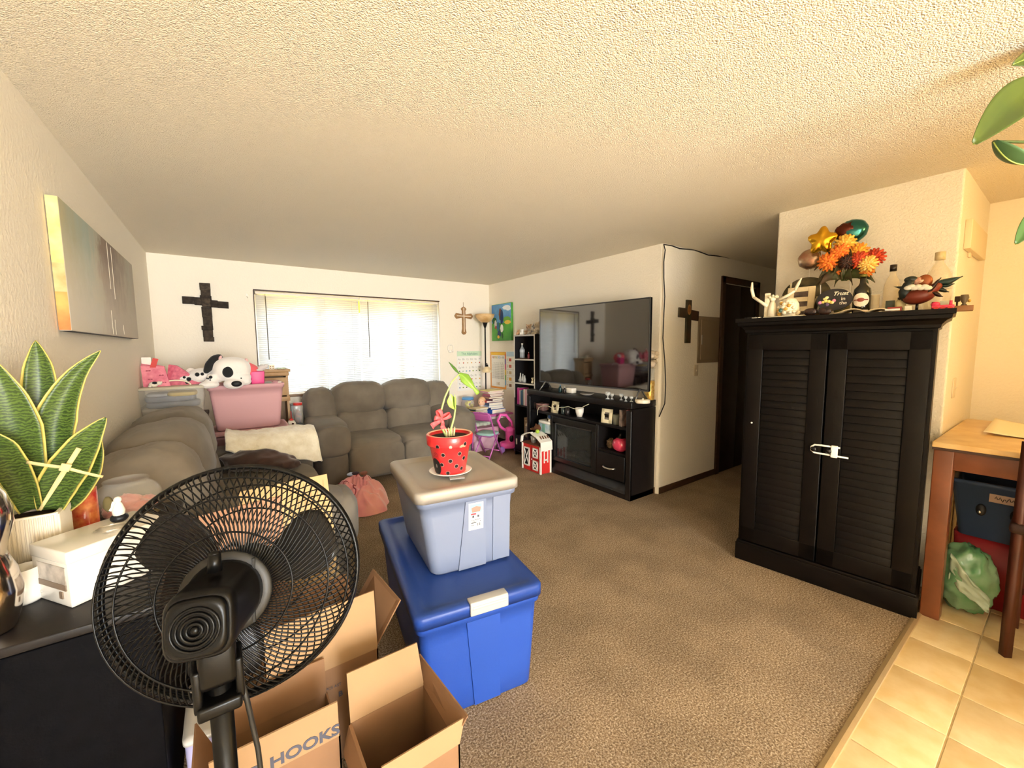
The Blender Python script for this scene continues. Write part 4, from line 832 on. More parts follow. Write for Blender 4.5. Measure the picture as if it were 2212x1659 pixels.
b = MB(); b.box((0, 0, .10), (.09, .12, .20), bev=.01); t = thing('paper_box', 'pale blue-white box behind the loveseat\'s left side under the window', 'box', (.655, 5.33, .62)); part('carton', b, M('pale_blue_card', '#cfd9e4', rough=.6), t); b = MB(); b.box((0, 0, .205), (.095, .125, .012), bev=.003); part('lid', b, M('grey_card', '#8d8f94', rough=.6), t); 
b = MB(); b.box((0, 0, .31), (.095, .16, .62), bev=.01); solo('storage_bin', 'narrow grey bin behind the loveseat\'s left side holding the pale box', 'storage bin', b, M('grey_card'), (.655, 5.33, 0))

# blankets
FUZZ = M('cream_sherpa', '#efe6cf', rough=1, sheen=.8, bump=.9, bs=55, col2='#dccfb0', vs=14); BRN = M('brown_fleece', '#4a3128', rough=.9, sheen=.5, col2='#2c1d18', vs=7, bump=.2, bs=30)
b = MB()
def f(u, v):
    x = -.02+.64*u; s = v*.62; fold = .014*noise.noise(V((u*7, v*3, 1)))+.010*noise.noise(V((u*15, v*6, 5)))
    y = 4.20-.36*min(1, s/.36)-.10*max(0, s-.36)/.26; z = .748+.02*math.sin(PI*min(1, s/.36)) - (.22*(max(0, s-.30)/.32)**1.15)*(.35+.75*u) + fold + .035*max(0, 1-u*5)
    return (x+.03*v*(u-.3), y, z)
b.grid(f, 44, 30, t=.02); solo('blanket', 'cream sherpa blanket draped over the far arm of the left sofa', 'blanket', b, FUZZ)
b = MB()
def fn(v): return 1+.22*noise.noise(v*2.3+V((4, 1, 0)))+.10*noise.noise(v*6)
b.sph((.0, .0, .0), (.25, .125, .09), 40, 24, rot=(0, .12, -.15), fn=fn); b.sph((.12, -.07, -.03), (.16, .10, .06), 30, 18, rot=(0, .1, -.3), fn=fn)
me = fuse(b, BRN, .012); solo('blanket', 'crumpled dark brown fleece blanket on the sofa seat below the cream one', 'blanket', me, None, (.185, 3.72, .60))
PB = M('coral_plush_throw', '#f3ada3', rough=.95, sheen=.5, col2='#ea98a0', vs=5, bump=.25, bs=40)
b = MB()
def f(u, v):
    a = 2*PI*u; r = v; R = 1+.13*noise.noise(V((math.cos(a)*1.5, math.sin(a)*1.5, 3)))
    x, y = math.cos(a)*r*.26*R, math.sin(a)*r*.36*R; h = .21*(1-r**3)
    w_ = noise.noise(V((x*5, y*5, 7)))*.10; fold = .075*(.45-abs(noise.noise(V((x*8+w_*6, y*6-w_*6, 2))))*1.6)+.035*(.4-abs(noise.noise(V((x*17, y*13+w_*9, 5))))*1.5); x += .03*noise.noise(V((x*7, y*7, 9)))*(r > .2); y += .03*noise.noise(V((x*7, y*7, 12)))*(r > .2)
    return (x, y, max(.004, h+fold*(1-r**4)+.045*(y/.4)*(1-r)))
b.grid(f, 110, 44); t = thing('throw_blanket', 'coral pink throw blanket heaped on the carpet in front of the loveseat', 'blanket', (.985, 3.925, 0)); part('cloth', b, PB, t)
b = MB()
for k in range(5):
    a0 = .9*k+.4; b.tube([tuple(V(f((a0+.22*math.sin(q*.5+k))/(2*PI) % 1, .28+.55*q/14))+V((0, 0, .004))) for q in range(15)], .005, 5)
part('seam', b, M('maroon_piping', '#a24350', rough=.8), t)
for i, (x, y, z, c) in enumerate(((-.04, -.05, .265, '#3a2a33'), (.03, -.08, .262, '#8b5a4a'), (-.08, -.04, .26, '#a7b3cf'))):
    b = MB(); b.sph((0, 0, 0), (.035, .024, .016), 12, 8, fn=lambda v: 1+.35*noise.noise(v*3+V((i, 0, 0)))); solo('toy_scrap', ('dark', 'brown', 'pale blue')[i]+' toy scrap lying on the coral throw blanket', 'toy', b, M('scrap_%d' % i, c, rough=.7), (.985+x, 3.925+y, z+.045))
# ================================================================== on the walls
t = thing('canvas_print', 'wide canvas landscape print on the left wall above the snake plant', 'picture', (XL+.003, 3.365, 1.842))
def paint():
    m = M('landscape_print', '#b4a796', rough=.5, spec=.3); nt = m.node_tree; b = nt.nodes['Principled BSDF']; L = nt.links.new
    tc = nt.nodes.new('ShaderNodeTexCoord'); sx = nt.nodes.new('ShaderNodeSeparateXYZ'); L(tc.outputs['Object'], sx.inputs[0])
    n = nt.nodes.new('ShaderNodeTexNoise'); n.inputs['Scale'].default_value = 5; n.inputs['Detail'].default_value = 9; n.inputs['Roughness'].default_value = .65; mp = nt.nodes.new('ShaderNodeMapping'); mp.inputs['Scale'].default_value = (1, 2.6, 1.7); L(tc.outputs['Object'], mp.inputs[0]); L(mp.outputs[0], n.inputs['Vector'])
    ad = nt.nodes.new('ShaderNodeMath'); ad.operation = 'MULTIPLY_ADD'; L(n.outputs['Fac'], ad.inputs[0]); ad.inputs[1].default_value = .55; L(sx.outputs['Y'], ad.inputs[2])
    r = nt.nodes.new('ShaderNodeValToRGB'); el = r.color_ramp.elements; mr = nt.nodes.new('ShaderNodeMapRange'); mr.inputs[1].default_value = -.85; mr.inputs[2].default_value = 1.15; L(ad.outputs[0], mr.inputs[0]); L(mr.outputs[0], r.inputs['Fac'])
    el[0].position = 0; el[0].color = lin('#c3b487'); el[1].position = 1; el[1].color = lin('#a8998a')
    for p, c in ((.18, '#a9a78e'), (.34, '#a2b0a8'), (.44, '#b3b3a4'), (.50, '#8c7a6f'), (.64, '#7b6a62'), (.78, '#9b8d7f'), (.9, '#a8a898')): k = el.new(p); k.color = lin(c)
    mz = nt.nodes.new('ShaderNodeMapRange'); mz.inputs[1].default_value = -.27; mz.inputs[2].default_value = .06; mz.inputs[3].default_value = .75; mz.inputs[4].default_value = 0; zz = nt.nodes.new('ShaderNodeMath'); zz.operation = 'MULTIPLY_ADD'; L(n.outputs['Fac'], zz.inputs[0]); zz.inputs[1].default_value = -.25; L(sx.outputs['Z'], zz.inputs[2]); L(zz.outputs[0], mz.inputs[0])
    mx = nt.nodes.new('ShaderNodeMixRGB'); L(mz.outputs[0], mx.inputs[0]); L(r.outputs[0], mx.inputs[1]); mx.inputs[2].default_value = lin('#d6cab9'); L(mx.outputs[0], b.inputs['Base Color']); return m
b = MB(); b.box((.019, 0, 0), (.038, 1.70, .556), bev=.003); part('canvas', b, paint(), t)
EDG = M('print_edge', '#e0b25a', rough=.5, col2='#c06a24', vs=5); EDG2 = M('print_edge_pale', '#f1dc96', rough=.5, col2='#d8b55c', vs=9)
b = MB(); b.box((.0185, -.851, .14), (.036, .002, .27)); part('wrapped_edge', b, EDG2, t, 'yellow wrapped canvas edge')
b = MB(); b.box((.0185, -.851, -.055), (.036, .002, .12)); part('wrapped_edge', b, M('print_edge_green', '#b5b07a', rough=.5, col2='#c08a4a', vs=12), t, 'olive wrapped canvas edge')
b = MB(); b.box((.0185, -.851, -.195), (.036, .002, .16)); part('wrapped_edge', b, EDG, t, 'orange wrapped canvas edge')
BK2 = M('black_board'); b = MB(); b.box((.0185, 0, -.2785), (.036, 1.69, .002)); part('lower_edge', b, BK2, t)
b = MB()
for y, z0, z1 in ((.02, .0, .27), (.12, -.05, .26), (-.03, -.27, -.13), (.05, -.27, -.18), (.30, -.26, -.2)): b.box((.0385, y, (z0+z1)/2), (.001, .008, z1-z0))
part('birch_streak', b, M('birch_white', '#e9e0cf', rough=.5), t)

# block cross
t = thing('wall_cross', 'large dark cross of weathered wooden blocks on the window wall', 'cross', (-.11, YB, 1.87))
BW = [M('weathered_%s' % k, c, rough=.85, col2=d, vs=30, bump=.4, bs=50) for k, c, d in (('a', '#3d332a', '#241d18'), ('b', '#574a3c', '#2b231c'), ('c', '#473c31', '#2a231c'))]
for x, z, w, h, d in ((0, .268, .092, .075, .03), (.002, .205, .085, .06, .026), (0, .15, .098, .05, .032), (-.145, .118, .105, .075, .026), (-.062, .112, .075, .08, .030), (0, .10, .075, .085, .040), (.065, .092, .07, .075, .030), (.145, .085, .10, .072, .026), (0, -.0, .088, .11, .028), (.002, -.10, .082, .09, .026), (-.006, -.165, .10, .045, .034), (-.004, -.225, .088, .075, .026), (0, -.285, .092, .05, .030)):
    b = MB(); b.box((x, -d/2, z), (w, d, h), rot=(0, random.uniform(-.02, .02)+(.03 if abs(x) > .05 else 0), 0), bev=.004); part('wood_block', b, random.choice(BW), t)
# flared wooden cross with pale inlay
c = on_y(1001, 683, YB); t = thing('wall_cross', 'tan flared wooden cross with pale inlay above the alphabet chart', 'cross', (c.x, YB, c.z))
def flare(k=1.0):
    return [(-.028, .03), (-.125, .05), (-.145, .022), (-.155, 0), (-.145, -.022), (-.125, -.05), (-.028, -.03), (-.026, -.22), (-.040, -.285), (-.022, -.315), (0, -.322), (.022, -.315), (.040, -.285), (.026, -.22), (.028, -.03), (.125, -.05), (.145, -.022), (.155, 0), (.145, .022), (.125, .05), (.028, .03), (.026, .09), (.046, .125), (.022, .152), (0, .165), (-.022, .152), (-.046, .125), (-.026, .09)]
FZ = frame((0, -.001, 0), (1, 0, 0), (0, 0, 1))
b = MB(); b.prism([(x, z*.86) for x, z in flare()], .016, FZ); part('cross_body', b, M('tan_oak', '#a67c4f', rough=.5, var=.25, vs=18), t)
b = MB(); b.box((0, -.0185, -.055), (.013, .004, .36)); b.box((0, -.0185, 0), (.24, .004, .011)); part('inlay', b, M('pale_inlay', '#efe0c8', rough=.4), t)
b = MB(); b.tube([(0, -.004, .14), (0, -.004, .205)], .003, 6); part('hanging_loop', b, M('tan_oak'), t)
# white headband
c = on_y(972, 752, YB); t = thing('loop_ornament', 'white open loop ornament hung on the wall right of the window', 'ornament', (c.x, YB, c.z))
b = MB(); b.tube([(.045*math.cos(a), -.02, .052*math.sin(a)) for a in [-.9+.2*i for i in range(26)]], .0065, 8); part('loop', b, WH, t)
b = MB(); b.sph((-.01, -.022, -.05), (.026, .018, .020), 14, 10); part('bead', b, WH, t); b = MB(); b.sph((.03, -.022, -.042), (.018, .018, .020), 14, 10); part('bead', b, WH, t)
b = MB(); b.cyl((0, 0, .045), (0, -.03, .045), .004, seg=8); part('nail', b, M('brushed_nickel'), t)

# alphabet chart
AX0, AX1, AZ0, AZ1 = 2.866, 3.296, .815, 1.418
t = thing('alphabet_poster', 'The Alphabet wall chart with rows of letters and small pictures', 'poster', ((AX0+AX1)/2, YB, (AZ0+AZ1)/2)); aw, ah = AX1-AX0, AZ1-AZ0
PW = M('poster_paper', '#f1efe8', rough=.5); b = MB(); b.box((0, -.002, 0), (aw, .003, ah)); part('sheet', b, PW, t)
b = MB(); b.box((0, -.0042, ah/2-.04), (aw-.004, .001, .072)); part('header', b, M('mint_print', '#c9e2c4', rough=.5), t)
WF = lambda x, z, y=-.0048: frame((x, y, z), (1, 0, 0), (0, 0, 1))
text('title', 'The Alphabet', .052, M('ink_green', '#5f9b86', rough=.6), t, WF(0, ah/2-.042, -.005), .0003)
rows = [['Aa', 'Bb', 'Cc', 'Dd', 'Ee', 'Ff'], ['Gg', 'Hh', 'Ii', 'Jj', 'Kk', 'Ll', 'Mm'], ['Nn', 'Oo', 'Pp', 'Qq', 'Rr', 'Ss'], ['Tt', 'Uu', 'Vv', 'Ww', 'Xx', 'Yy', 'Zz']]
INKL = M('ink_light', '#a3a3a0', rough=.6); pc = ['#c8503c', '#8aa03a', '#d0685a', '#4a4a3a', '#c9b28a', '#3f7d4a', '#e0a23a', '#7ab4c4', '#8a5a3c', '#5a7ab0']
for i, row in enumerate(rows):
    z = ah/2-.125-i*.125
    for j, s in enumerate(row):
        x = -aw/2+.038+(aw-.076)*j/(len(row)-1); text('letters', s, .038, INKL, t, WF(x, z), .0003)
        b = MB(); k = (i*7+j) % 4; n = (3, 5, 8, 6)[k]; r = .0125; b.prism([(r*math.cos(2*PI*q/n+PI/2), r*(.8+.2*(k == 1))*math.sin(2*PI*q/n+PI/2)) for q in range(n)], .0006, WF(x, z-.055, -.0042)); part('picture', b, M('print_%d' % ((i*3+j*2) % 10), pc[(i*3+j*2) % 10], rough=.6), t)
b = MB()
for x in (-aw/2+.012, aw/2-.012): b.sph((x, -.006, ah/2-.004), (.006, .006, .006), 8, 6)
part('pushpin', b, M('brushed_nickel'), t)
# numbers chart on the right wall (faces -X)
def wx(y, z, x=XT-.0045): return frame((x, y, z), (0, -1, 0), (0, 0, 1))
def sheet(t, y0, y1, z0, z1, d, mat, name): 
    b = MB(); b.m = Matrix.Translation(-t.location); b.box((XT-d-.0006, (y0+y1)/2, (z0+z1)/2), (.0012, y1-y0, z1-z0)); return part(name, b, mat, t)
NY0, NY1, NZ0, NZ1 = 4.995, 5.425, .835, 1.400
t = thing('numbers_poster', 'orange-bordered Numbers 1-100 wall chart right of the floor lamp', 'poster', (XT, (NY0+NY1)/2, (NZ0+NZ1)/2)); TT = Matrix.Translation(-t.location)
sheet(t, NY0, NY1, NZ0, NZ1, .001, M('orange_print', '#e79a3a', rough=.5), 'sheet')
for i, c in enumerate(('#5f9fd0', '#6aae5a', '#e3c44a', '#d0538a', '#6f5fb0', '#e2683a')): sheet(t, NY0, NY0+.028, NZ0+.06+i*.08, NZ0+.14+i*.08, .0022, M('border_%d' % i, c, rough=.5), 'border')
sheet(t, NY0+.02, NY1-.02, NZ1-.045, NZ1-.008, .0022, M('yellow_print', '#f0c23c', rough=.5), 'border')
sheet(t, NY0+.03, NY1-.028, NZ0+.03, NZ1-.05, .0024, PW, 'number_panel')
my = (NY0+NY1)/2
for i, (s, c) in enumerate(zip('NUMBERS', ('#c8503c', '#8a5a3c', '#d0a23a', '#6aae5a', '#e0a23a', '#5f9fd0', '#6f5fb0'))): text('title', s, .050, M('ink_%d' % i, c, rough=.6), t, TT @ wx(my+.145-.032*i, NZ1-.085), .0003)
text('title', '1-100', .046, M('ink_grey', '#8a8a86', rough=.6), t, TT @ wx(my-.115, NZ1-.085), .0003)
text('numbers', '\n'.join(' '.join('%3d' % (r*10+c+1) for c in range(10)) for r in range(10)), .026, M('ink_grey'), t, TT @ wx(my, (NZ0+NZ1)/2-.005), .0003, sx=.80)
text('numbers', '100', .062, M('ink_tan', '#b28a4a', rough=.6), t, TT @ wx(my, NZ0+.075), .0003)
Y0, Y1, Z0, Z1 = 4.70, 4.985, .845, 1.410
t = thing('numbers_poster', 'white picture-number chart half hidden behind the bookcase', 'poster', (XT, (Y0+Y1)/2, (Z0+Z1)/2)); TT = Matrix.Translation(-t.location)
sheet(t, Y0, Y1, Z0, Z1, .001, PW, 'sheet'); sheet(t, Y0+.008, Y1-.008, Z1-.075, Z1-.006, .0022, M('pale_blue_print', '#bcd6ea', rough=.5), 'header')
for i, s in enumerate('13579'):
    z = Z1-.125-.095*i; text('numbers', s, .055, M('ink_grey'), t, TT @ wx(Y1-.035, z), .0003); sheet(t, Y1-.13, Y1-.07, z-.022, z+.022, .0024, M('print_%d' % (i*2), pc[i*2], rough=.6), 'picture'); sheet(t, Y0+.008, Y1-.008, z-.046, z-.044, .0024, M('ink_grey'), 'rule')
# children's painting: plain stand-in
CY0, CY1, CZ0, CZ1 = 4.805, 5.322, 1.568, 2.115
t = thing('canvas_picture', 'small canvas picture of blue sky and green meadow beside the floor lamp', 'picture', (XT, (CY0+CY1)/2, (CZ0+CZ1)/2)); cw_, ch_ = CY1-CY0, CZ1-CZ0
b = MB(); b.box((-.018, 0, 0), (.035, cw_, ch_), bev=.003); part('canvas', b, M('meadow_green', '#3f8f35', rough=.45, col2='#57ab3c', vs=6), t)
XF = lambda y, z, o: frame((-.0357-o, y, z), (0, -1, 0), (0, 0, 1))
b = MB(); b.box((-.0362, 0, .13), (.001, cw_-.004, ch_/2-.0)); part('painted_sky', b, M('painted_sky_', '#3a78bd', rough=.45, col2='#74b4de', vs=3), t)
def blob(name, y, z, rx, rz, col, o, n=14):
    b = MB(); b.prism([(rx*math.cos(2*PI*i/n)*(1+.15*math.sin(3*i)), rz*math.sin(2*PI*i/n)) for i in range(n)], .0012, XF(y, z, o)); part(name, b, M('paint_'+col, col, rough=.5), t)
for y, z, rx, rz, c, o in ((-.14, .21, .10, .032, '#eef4f8', .001), (-.19, .19, .06, .03, '#e6eff6', .0015), (-.15, .03, .10, .05, '#6fae3f', .001), (-.17, -.005, .08, .03, '#e0c04a', .002), (.18, .03, .06, .05, '#2f6b34', .001), (.15, -.02, .03, .06, '#dcd6cf', .002), (.02, .12, .035, .09, '#7d4a34', .002), (-.02, .08, .04, .11, '#24406e', .003), (.08, -.06, .035, .07, '#2f6b8f', .002), (-.02, -.09, .04, .06, '#e8e4dd', .003), (.05, -.17, .045, .05, '#24406e', .003), (.07, -.215, .03, .025, '#e0b23a', .004), (.14, -.07, .02, .03, '#b23a34', .003), (-.03, -.20, .02, .04, '#2c5c2f', .002)): blob('paint_dab', y, z, rx, rz, c, o)
# ---- floor lamp
LP = V((3.215, 5.20, 0)); BLK = M('black_metal', '#17120f', rough=.4, metal=.3); AMB = M('alabaster_glass', '#e6c38e', rough=.35, col2='#c99a5e', vs=9, spec=.6)
t = thing('floor_lamp', 'black torchiere floor lamp with alabaster bowl in the far corner', 'floor lamp', tuple(LP))
b = MB(); b.lathe([(0, 0), (.125, 0), (.13, .008), (.12, .02), (.03, .03), (.016, .05), (0, .05)], seg=32); part('base', b, BLK, t)
b = MB(); b.cyl((0, 0, .04), (0, 0, 1.80), .0105, seg=14); b.lathe([(.011, 1.76), (.020, 1.78), (.034, 1.825), (.045, 1.845), (0, 1.846)], seg=20); part('pole', b, BLK, t)
b = MB(); b.lathe([(0, 1.838), (.05, 1.84), (.10, 1.87), (.135, 1.92), (.146, 1.962), (.142, 1.962), (.13, 1.922), (.095, 1.876), (.045, 1.848), (0, 1.845)], seg=36); part('bowl_shade', b, AMB, t)
c = on_y(1052, 800, 5.12)-LP; b = MB(); b.tube([(0, 0, c.z+.09), (.0, -.04, c.z+.10), (c.x, c.y, c.z+.07)], .007, 8); b.cyl((c.x, c.y, c.z+.045), (c.x, c.y, c.z+.085), .022, .018, 16); part('reading_arm', b, BLK, t)
b = MB(); b.lathe([(.022, .055), (.045, .04), (.064, .0), (.068, -.03), (.064, -.03), (.06, 0), (.042, .036), (0, .05)], tuple(c), seg=28); part('reading_shade', b, M('frosted_shade', '#e9d2a6', rough=.4), t)

# ---- hallway wall
c = on_y(1485, 680, YH); t = thing('wall_cross', 'dark green wooden cross with an oval medallion on the hallway wall', 'cross', (c.x, YH, c.z+.0))
z1, z0 = on_y(1484, 648, YH).z-c.z, on_y(1483, 741, YH).z-c.z; xl, xr = on_y(1464, 675, YH).x-c.x, on_y(1506, 683, YH).x-c.x
GW = M('dark_green_wood', '#2c2f1c', rough=.6, col2='#463420', vs=12)
b = MB(); b.box((0, -.01, (z0+z1)/2), (.085, .02, z1-z0), bev=.003); part('upright', b, GW, t)
zc = (z0+z1)/2+.085; b = MB(); b.box(((xl-.042)/2, -.010, zc), (abs(xl)-.042, .018, .095), rot=(0, .04, 0), bev=.003); part('arm', b, GW, t); b = MB(); b.box(((xr+.042)/2, -.010, zc-.02), (xr-.042, .018, .10), rot=(0, .06, 0), bev=.003); part('arm', b, M('red_brown_wood', '#3d2616', rough=.6), t)
b = MB(); b.sph((.0, -.021, zc+.035), (.032, .006, .052), 20, 12); part('medallion', b, M('tan_medallion', '#a4733f', rough=.5, col2='#7d5128', vs=20), t)
p0, p1 = on_y(1508, 683, YH), on_y(1549, 782, YH); t = thing('electrical_panel', 'painted electrical panel cover on the hallway wall', 'panel', ((p0.x+p1.x)/2, YH, (p0.z+p1.z)/2)); pw, ph_ = p1.x-p0.x, p0.z-p1.z
PM_ = M('panel_paint', '#8c7a63', rough=.5); b = MB(); b.box((0, -.006, 0), (pw, .012, ph_), bev=.003); part('cover', b, PM_, t); b = MB(); b.box((.01, -.013, 0), (pw-.07, .008, ph_-.07), bev=.003); d = part('door', b, PM_, t); b = MB(); b.box((-pw/2+.055, -.019, 0), (.012, .006, .10), bev=.002); part('latch', b, LATCH, d)
c = on_y(1503, 800, YH); t = thing('light_switch', 'white light switch on the hallway wall below the electrical panel', 'light switch', (c.x, YH, c.z)); b = MB(); b.box((0, -.003, 0), (.075, .006, .118), bev=.002); part('plate', b, M('ivory_plate', '#d8cbb2', rough=.4), t); b = MB(); b.box((0, -.010, .0), (.010, .012, .022), rot=(.5, 0, 0), bev=.002); part('toggle', b, M('ivory_plate'), t)
# cable up the corner and along the hall ceiling
pts = [on_x(u, v, XT-.008) for u, v in ((1424, 900), (1436, 872), (1438, 830), (1436, 780), (1432, 730), (1434, 680), (1436, 640), (1434, 600), (1434, 565), (1437, 540))]
pts = [V((XT-.008, min(p.y, YH+.20), p.z)) for p in pts]+[V((XT+.0, YH-.0, HC-.012))]+[on_y(u, v, YH-.007) for u, v in ((1452, 531), (1468, 537), (1500, 540), (1530, 551), (1560, 554), (1590, 560), (1620, 567), (1650, 571), (1690, 578))]
b = MB(); b.tube(pts, .0055, 6); solo('coax_cable', 'black cable climbing the wall corner behind the television into the hall', 'cable', b, M('cable_black', '#120b08', rough=.5))
# wall doorbell chime and switch on the kitchen return
a, c = on_y(2096, 512, YK), on_y(2134, 558, YK); t = thing('door_chime', 'cream door chime box high on the yellow-lit kitchen wall', 'door chime', ((on_y(2115, 535, YK).x), YK, on_y(2115, 535, YK).z))
b = MB(); w_ = on_y(2131, 535, .41).x-on_y(2097, 535, .41).x; t.location.x = (on_y(2131, 535, .41).x+on_y(2097, 535, .41).x)/2; b.box((0, -.015, 0), (w_, .030, .165), bev=.004); part('cover', b, M('cream_box', '#e0cfae', rough=.5), t); b = MB(); b.box((-.11, -.006, -.095), (.05, .012, .03), bev=.003); part('mount', b, M('cream_box'), t)
c = on_y(2059, 838, YK); t = thing('light_switch', 'cream light switch on the kitchen wall above the table', 'light switch', (c.x, YK, c.z)); b = MB(); b.box((0, -.003, 0), (.08, .006, .12), bev=.002); part('plate', b, M('ivory_plate'), t); b = MB(); b.box((0, -.009, 0), (.010, .010, .022), rot=(.5, 0, 0), bev=.002); part('toggle', b, M('ivory_plate'), t)

c = on_y(533, 640, YB); b = MB(); b.box((0, -.004, .012), (.016, .008, .030), bev=.002); b.tube([(0, -.008, .0), (.006, -.020, -.018), (.008, -.026, -.004)], .004, 6); solo('wall_hook', 'small white adhesive hook left of the window', 'hook', b, WH, (c.x, YB, c.z))
# ================================================================== children's corner
MAG = M('magenta_laminate', '#c060a0', rough=.45); MAGT = M('magenta_tube', '#c66bb4', rough=.35, metal=.2); PKP = M('bubblegum_plastic', '#f05cb4', rough=.35)
KZ = .52; t = thing('play_table', 'children\'s magenta folding table piled with books in the corner', 'table', (3.07, 5.08, 0))
b = MB(); b.box((0, 0, KZ-.014), (.70, .60, .028), bev=.008); part('top', b, MAG, t)
for sx in (-1, 1):
    for sy in (-1, 1):
        b = MB(); b.tube([(sx*.30, sy*.25, KZ-.03), (sx*.33, sy*.27, 0)], .011, 8); part('leg', b, MAGT, t)
b = MB(); b.box((0, -.29, KZ-.045), (.62, .012, .035)); b.box((0, .29, KZ-.045), (.62, .012, .035)); part('apron', b, M('pale_grey_apron', '#b9b3ad', rough=.5), t)
# folding chair
CA = math.radians(27); t = thing('folding_chair', 'small magenta folding chair with a teal padded seat by the play table', 'chair', (2.86, 4.60, 0), CA-PI/2)
# local: chair faces +Y ... width along X
sz = .315
for s in (-1, 1):
    b = MB(); x = s*.135; b.tube([(x, -.165, .60), (x, -.125, .52), (x, -.02, .27), (x, .155, .0)], .0105, 8); part('front_leg', b, MAGT, t)
    b = MB(); x = s*.118; b.tube([(x, .06, sz-.01), (x, -.03, .17), (x, -.17, 0)], .0095, 8); part('rear_leg', b, MAGT, t)
b = MB(); b.tube([(-.135, -.165, .60), (-.10, -.172, .615), (.10, -.172, .615), (.135, -.165, .60)], .0105, 8); part('top_rail', b, MAGT, t)
b = MB(); b.grid(lambda u, v: ((u-.5)*.26, -.168+.012*math.sin(PI*u)*-1+.04*v, .605-.10*v), 10, 4, t=.006); part('backrest', b, MAG, t)
b = MB(); b.sph((0, .0, sz), (.135, .135, .022), 26, 10, e=.55); part('seat', b, M('teal_vinyl', '#a9d3cb', rough=.45), t)
b = MB(); b.box((0, 0, sz-.022), (.25, .25, .012), bev=.003); part('seat_pan', b, MAGT, t)
b = MB(); b.tube([(-.118, -.15, .035), (.118, -.15, .035)], .007, 6); part('stretcher', b, MAGT, t); b = MB(); b.tube([(-.13, .12, .06), (.13, .12, .06)], .007, 6); part('stretcher', b, MAGT, t)
# ride-on toy
t = thing('ride_on_toy', 'bubblegum pink ride-on push toy with a looped handle beside the bookcase', 'toy car', (3.225, 4.66, 0), math.radians(-25))
b = MB(); b.sph((.02, 0, .09), (.13, .10, .05), 24, 14, e=.6); b.cyl((.045, 0, .07), (.045, 0, .30), .06, .075, 18); b.sph((.045, 0, .30), (.09, .085, .05), 20, 12); part('body', fuse(b, PKP, .010), None, t)
b = MB(); b.tube([(-.02, -.05, .30), (-.10, -.05, .36), (-.14, -.05, .45), (-.10, -.05, .53), (-.02, -.04, .52), (.06, -.03, .42), (.085, -.03, .31)], .020, 10); part('push_handle', b, PKP, t)
for x in (-.09, .12):
    for y in (-.085, .085):
        b = MB(); b.cyl((x, y-.018, .042), (x, y+.018, .042), .042, seg=18); part('wheel', b, M('purple_wheel', '#8f5fae', rough=.4), t)
b = MB(); b.sph((.05, -.062, .19), (.03, .014, .055), 14, 10); part('hand_grip', b, M('black_plastic'), t)
# boxes and bags under the table
t = thing('toy_bin', 'pale pink fabric toy bin under the play table', 'storage bin', (3.00, 5.06, 0)); b = MB(); b.loft([rrect(.19, .20, .03, 0), rrect(.22, .23, .04, .33), rrect(.215, .225, .04, .335)]); part('bin', b, M('pale_pink_fabric', '#ecc3d2', rough=.9, col2='#dba7bd', vs=5), t)
b = MB()
for k in range(5): b.sph((-.13+.065*k, -.02*(k % 2), .36), (.055, .09, .04), 12, 8)
part('plush_pile', b, M('mint_white_plush', '#cfd9c4', rough=.95), t)
t = thing('fabric_bag', 'purple bag slumped on the floor behind the folding chair', 'bag', (2.62, 4.88, 0)); b = MB(); b.sph((0, 0, .09), (.10, .12, .10), 20, 14, fn=lambda v: 1+.2*noise.noise(v*3)); part('bag', b, M('purple_cloth', '#8a5a8f', rough=.8), t); b = MB(); b.tube([(-.05, 0, .17), (-.03, 0, .24), (.03, 0, .24), (.05, 0, .17)], .008, 6); part('handle', b, MAGT, t)
b = MB(); b.sph((0, 0, .025), (.07, .05, .028), 14, 8); solo('toy_shoe', 'hot pink toy shoe on the carpet beside the folding chair', 'toy', b, M('hot_pink'), (2.60, 4.70, 0))
# books on the table: two stacks, each volume its own
def book(label, x, y, z, w, d, h, col, rz=0, group='books stacked on the play table'):
    t = thing('book', label, 'book', (x, y, z), rz, group); c = M('cover_'+col, col, rough=.4)
    b = MB(); b.box((0, 0, .0012), (w, d, .0024)); b.box((0, 0, h-.0012), (w, d, .0024)); b.box((-w/2+.0015, 0, h/2), (.003, d, h)); part('cover', b, c, t)
    b = MB(); b.box((.002, 0, h/2), (w-.008, d-.006, h-.005)); part('pages', b, M('page_block', '#e9e2d2', rough=.8), t); return t
z = KZ+.001
names = [('#2f62c4', 'bright blue', .055), ('#3a4a80', 'navy blue', .030), ('#a9bede', 'pale blue', .028), ('#46648f', 'slate blue', .040), ('#c23b3a', 'red', .026), ('#6b4a55', 'plum', .030), ('#c9a07c', 'tan', .020), ('#8d5560', 'dusty maroon', .024), ('#b0566f', 'rose', .020), ('#e6d9c0', 'cream', .018), ('#e597b4', 'pink', .018), ('#efdc8c', 'pale yellow', .014)]
order = ['at the bottom', 'second from the bottom', 'third from the bottom', 'fourth from the bottom', 'fifth from the bottom', 'sixth from the bottom', 'sixth from the top', 'fifth from the top', 'fourth from the top', 'third from the top', 'second from the top', 'on the very top']
for (col, nm, h), od in zip(names, order):
    book('%s book %s of the tall stack on the play table' % (nm, od), 3.20+random.uniform(-.02, .015), 4.98+random.uniform(-.02, .02), z, .25+random.uniform(-.03, .02), .20+random.uniform(-.02, .03), h, col, random.uniform(-.2, .2)); z += h+.0006
z = KZ+.001
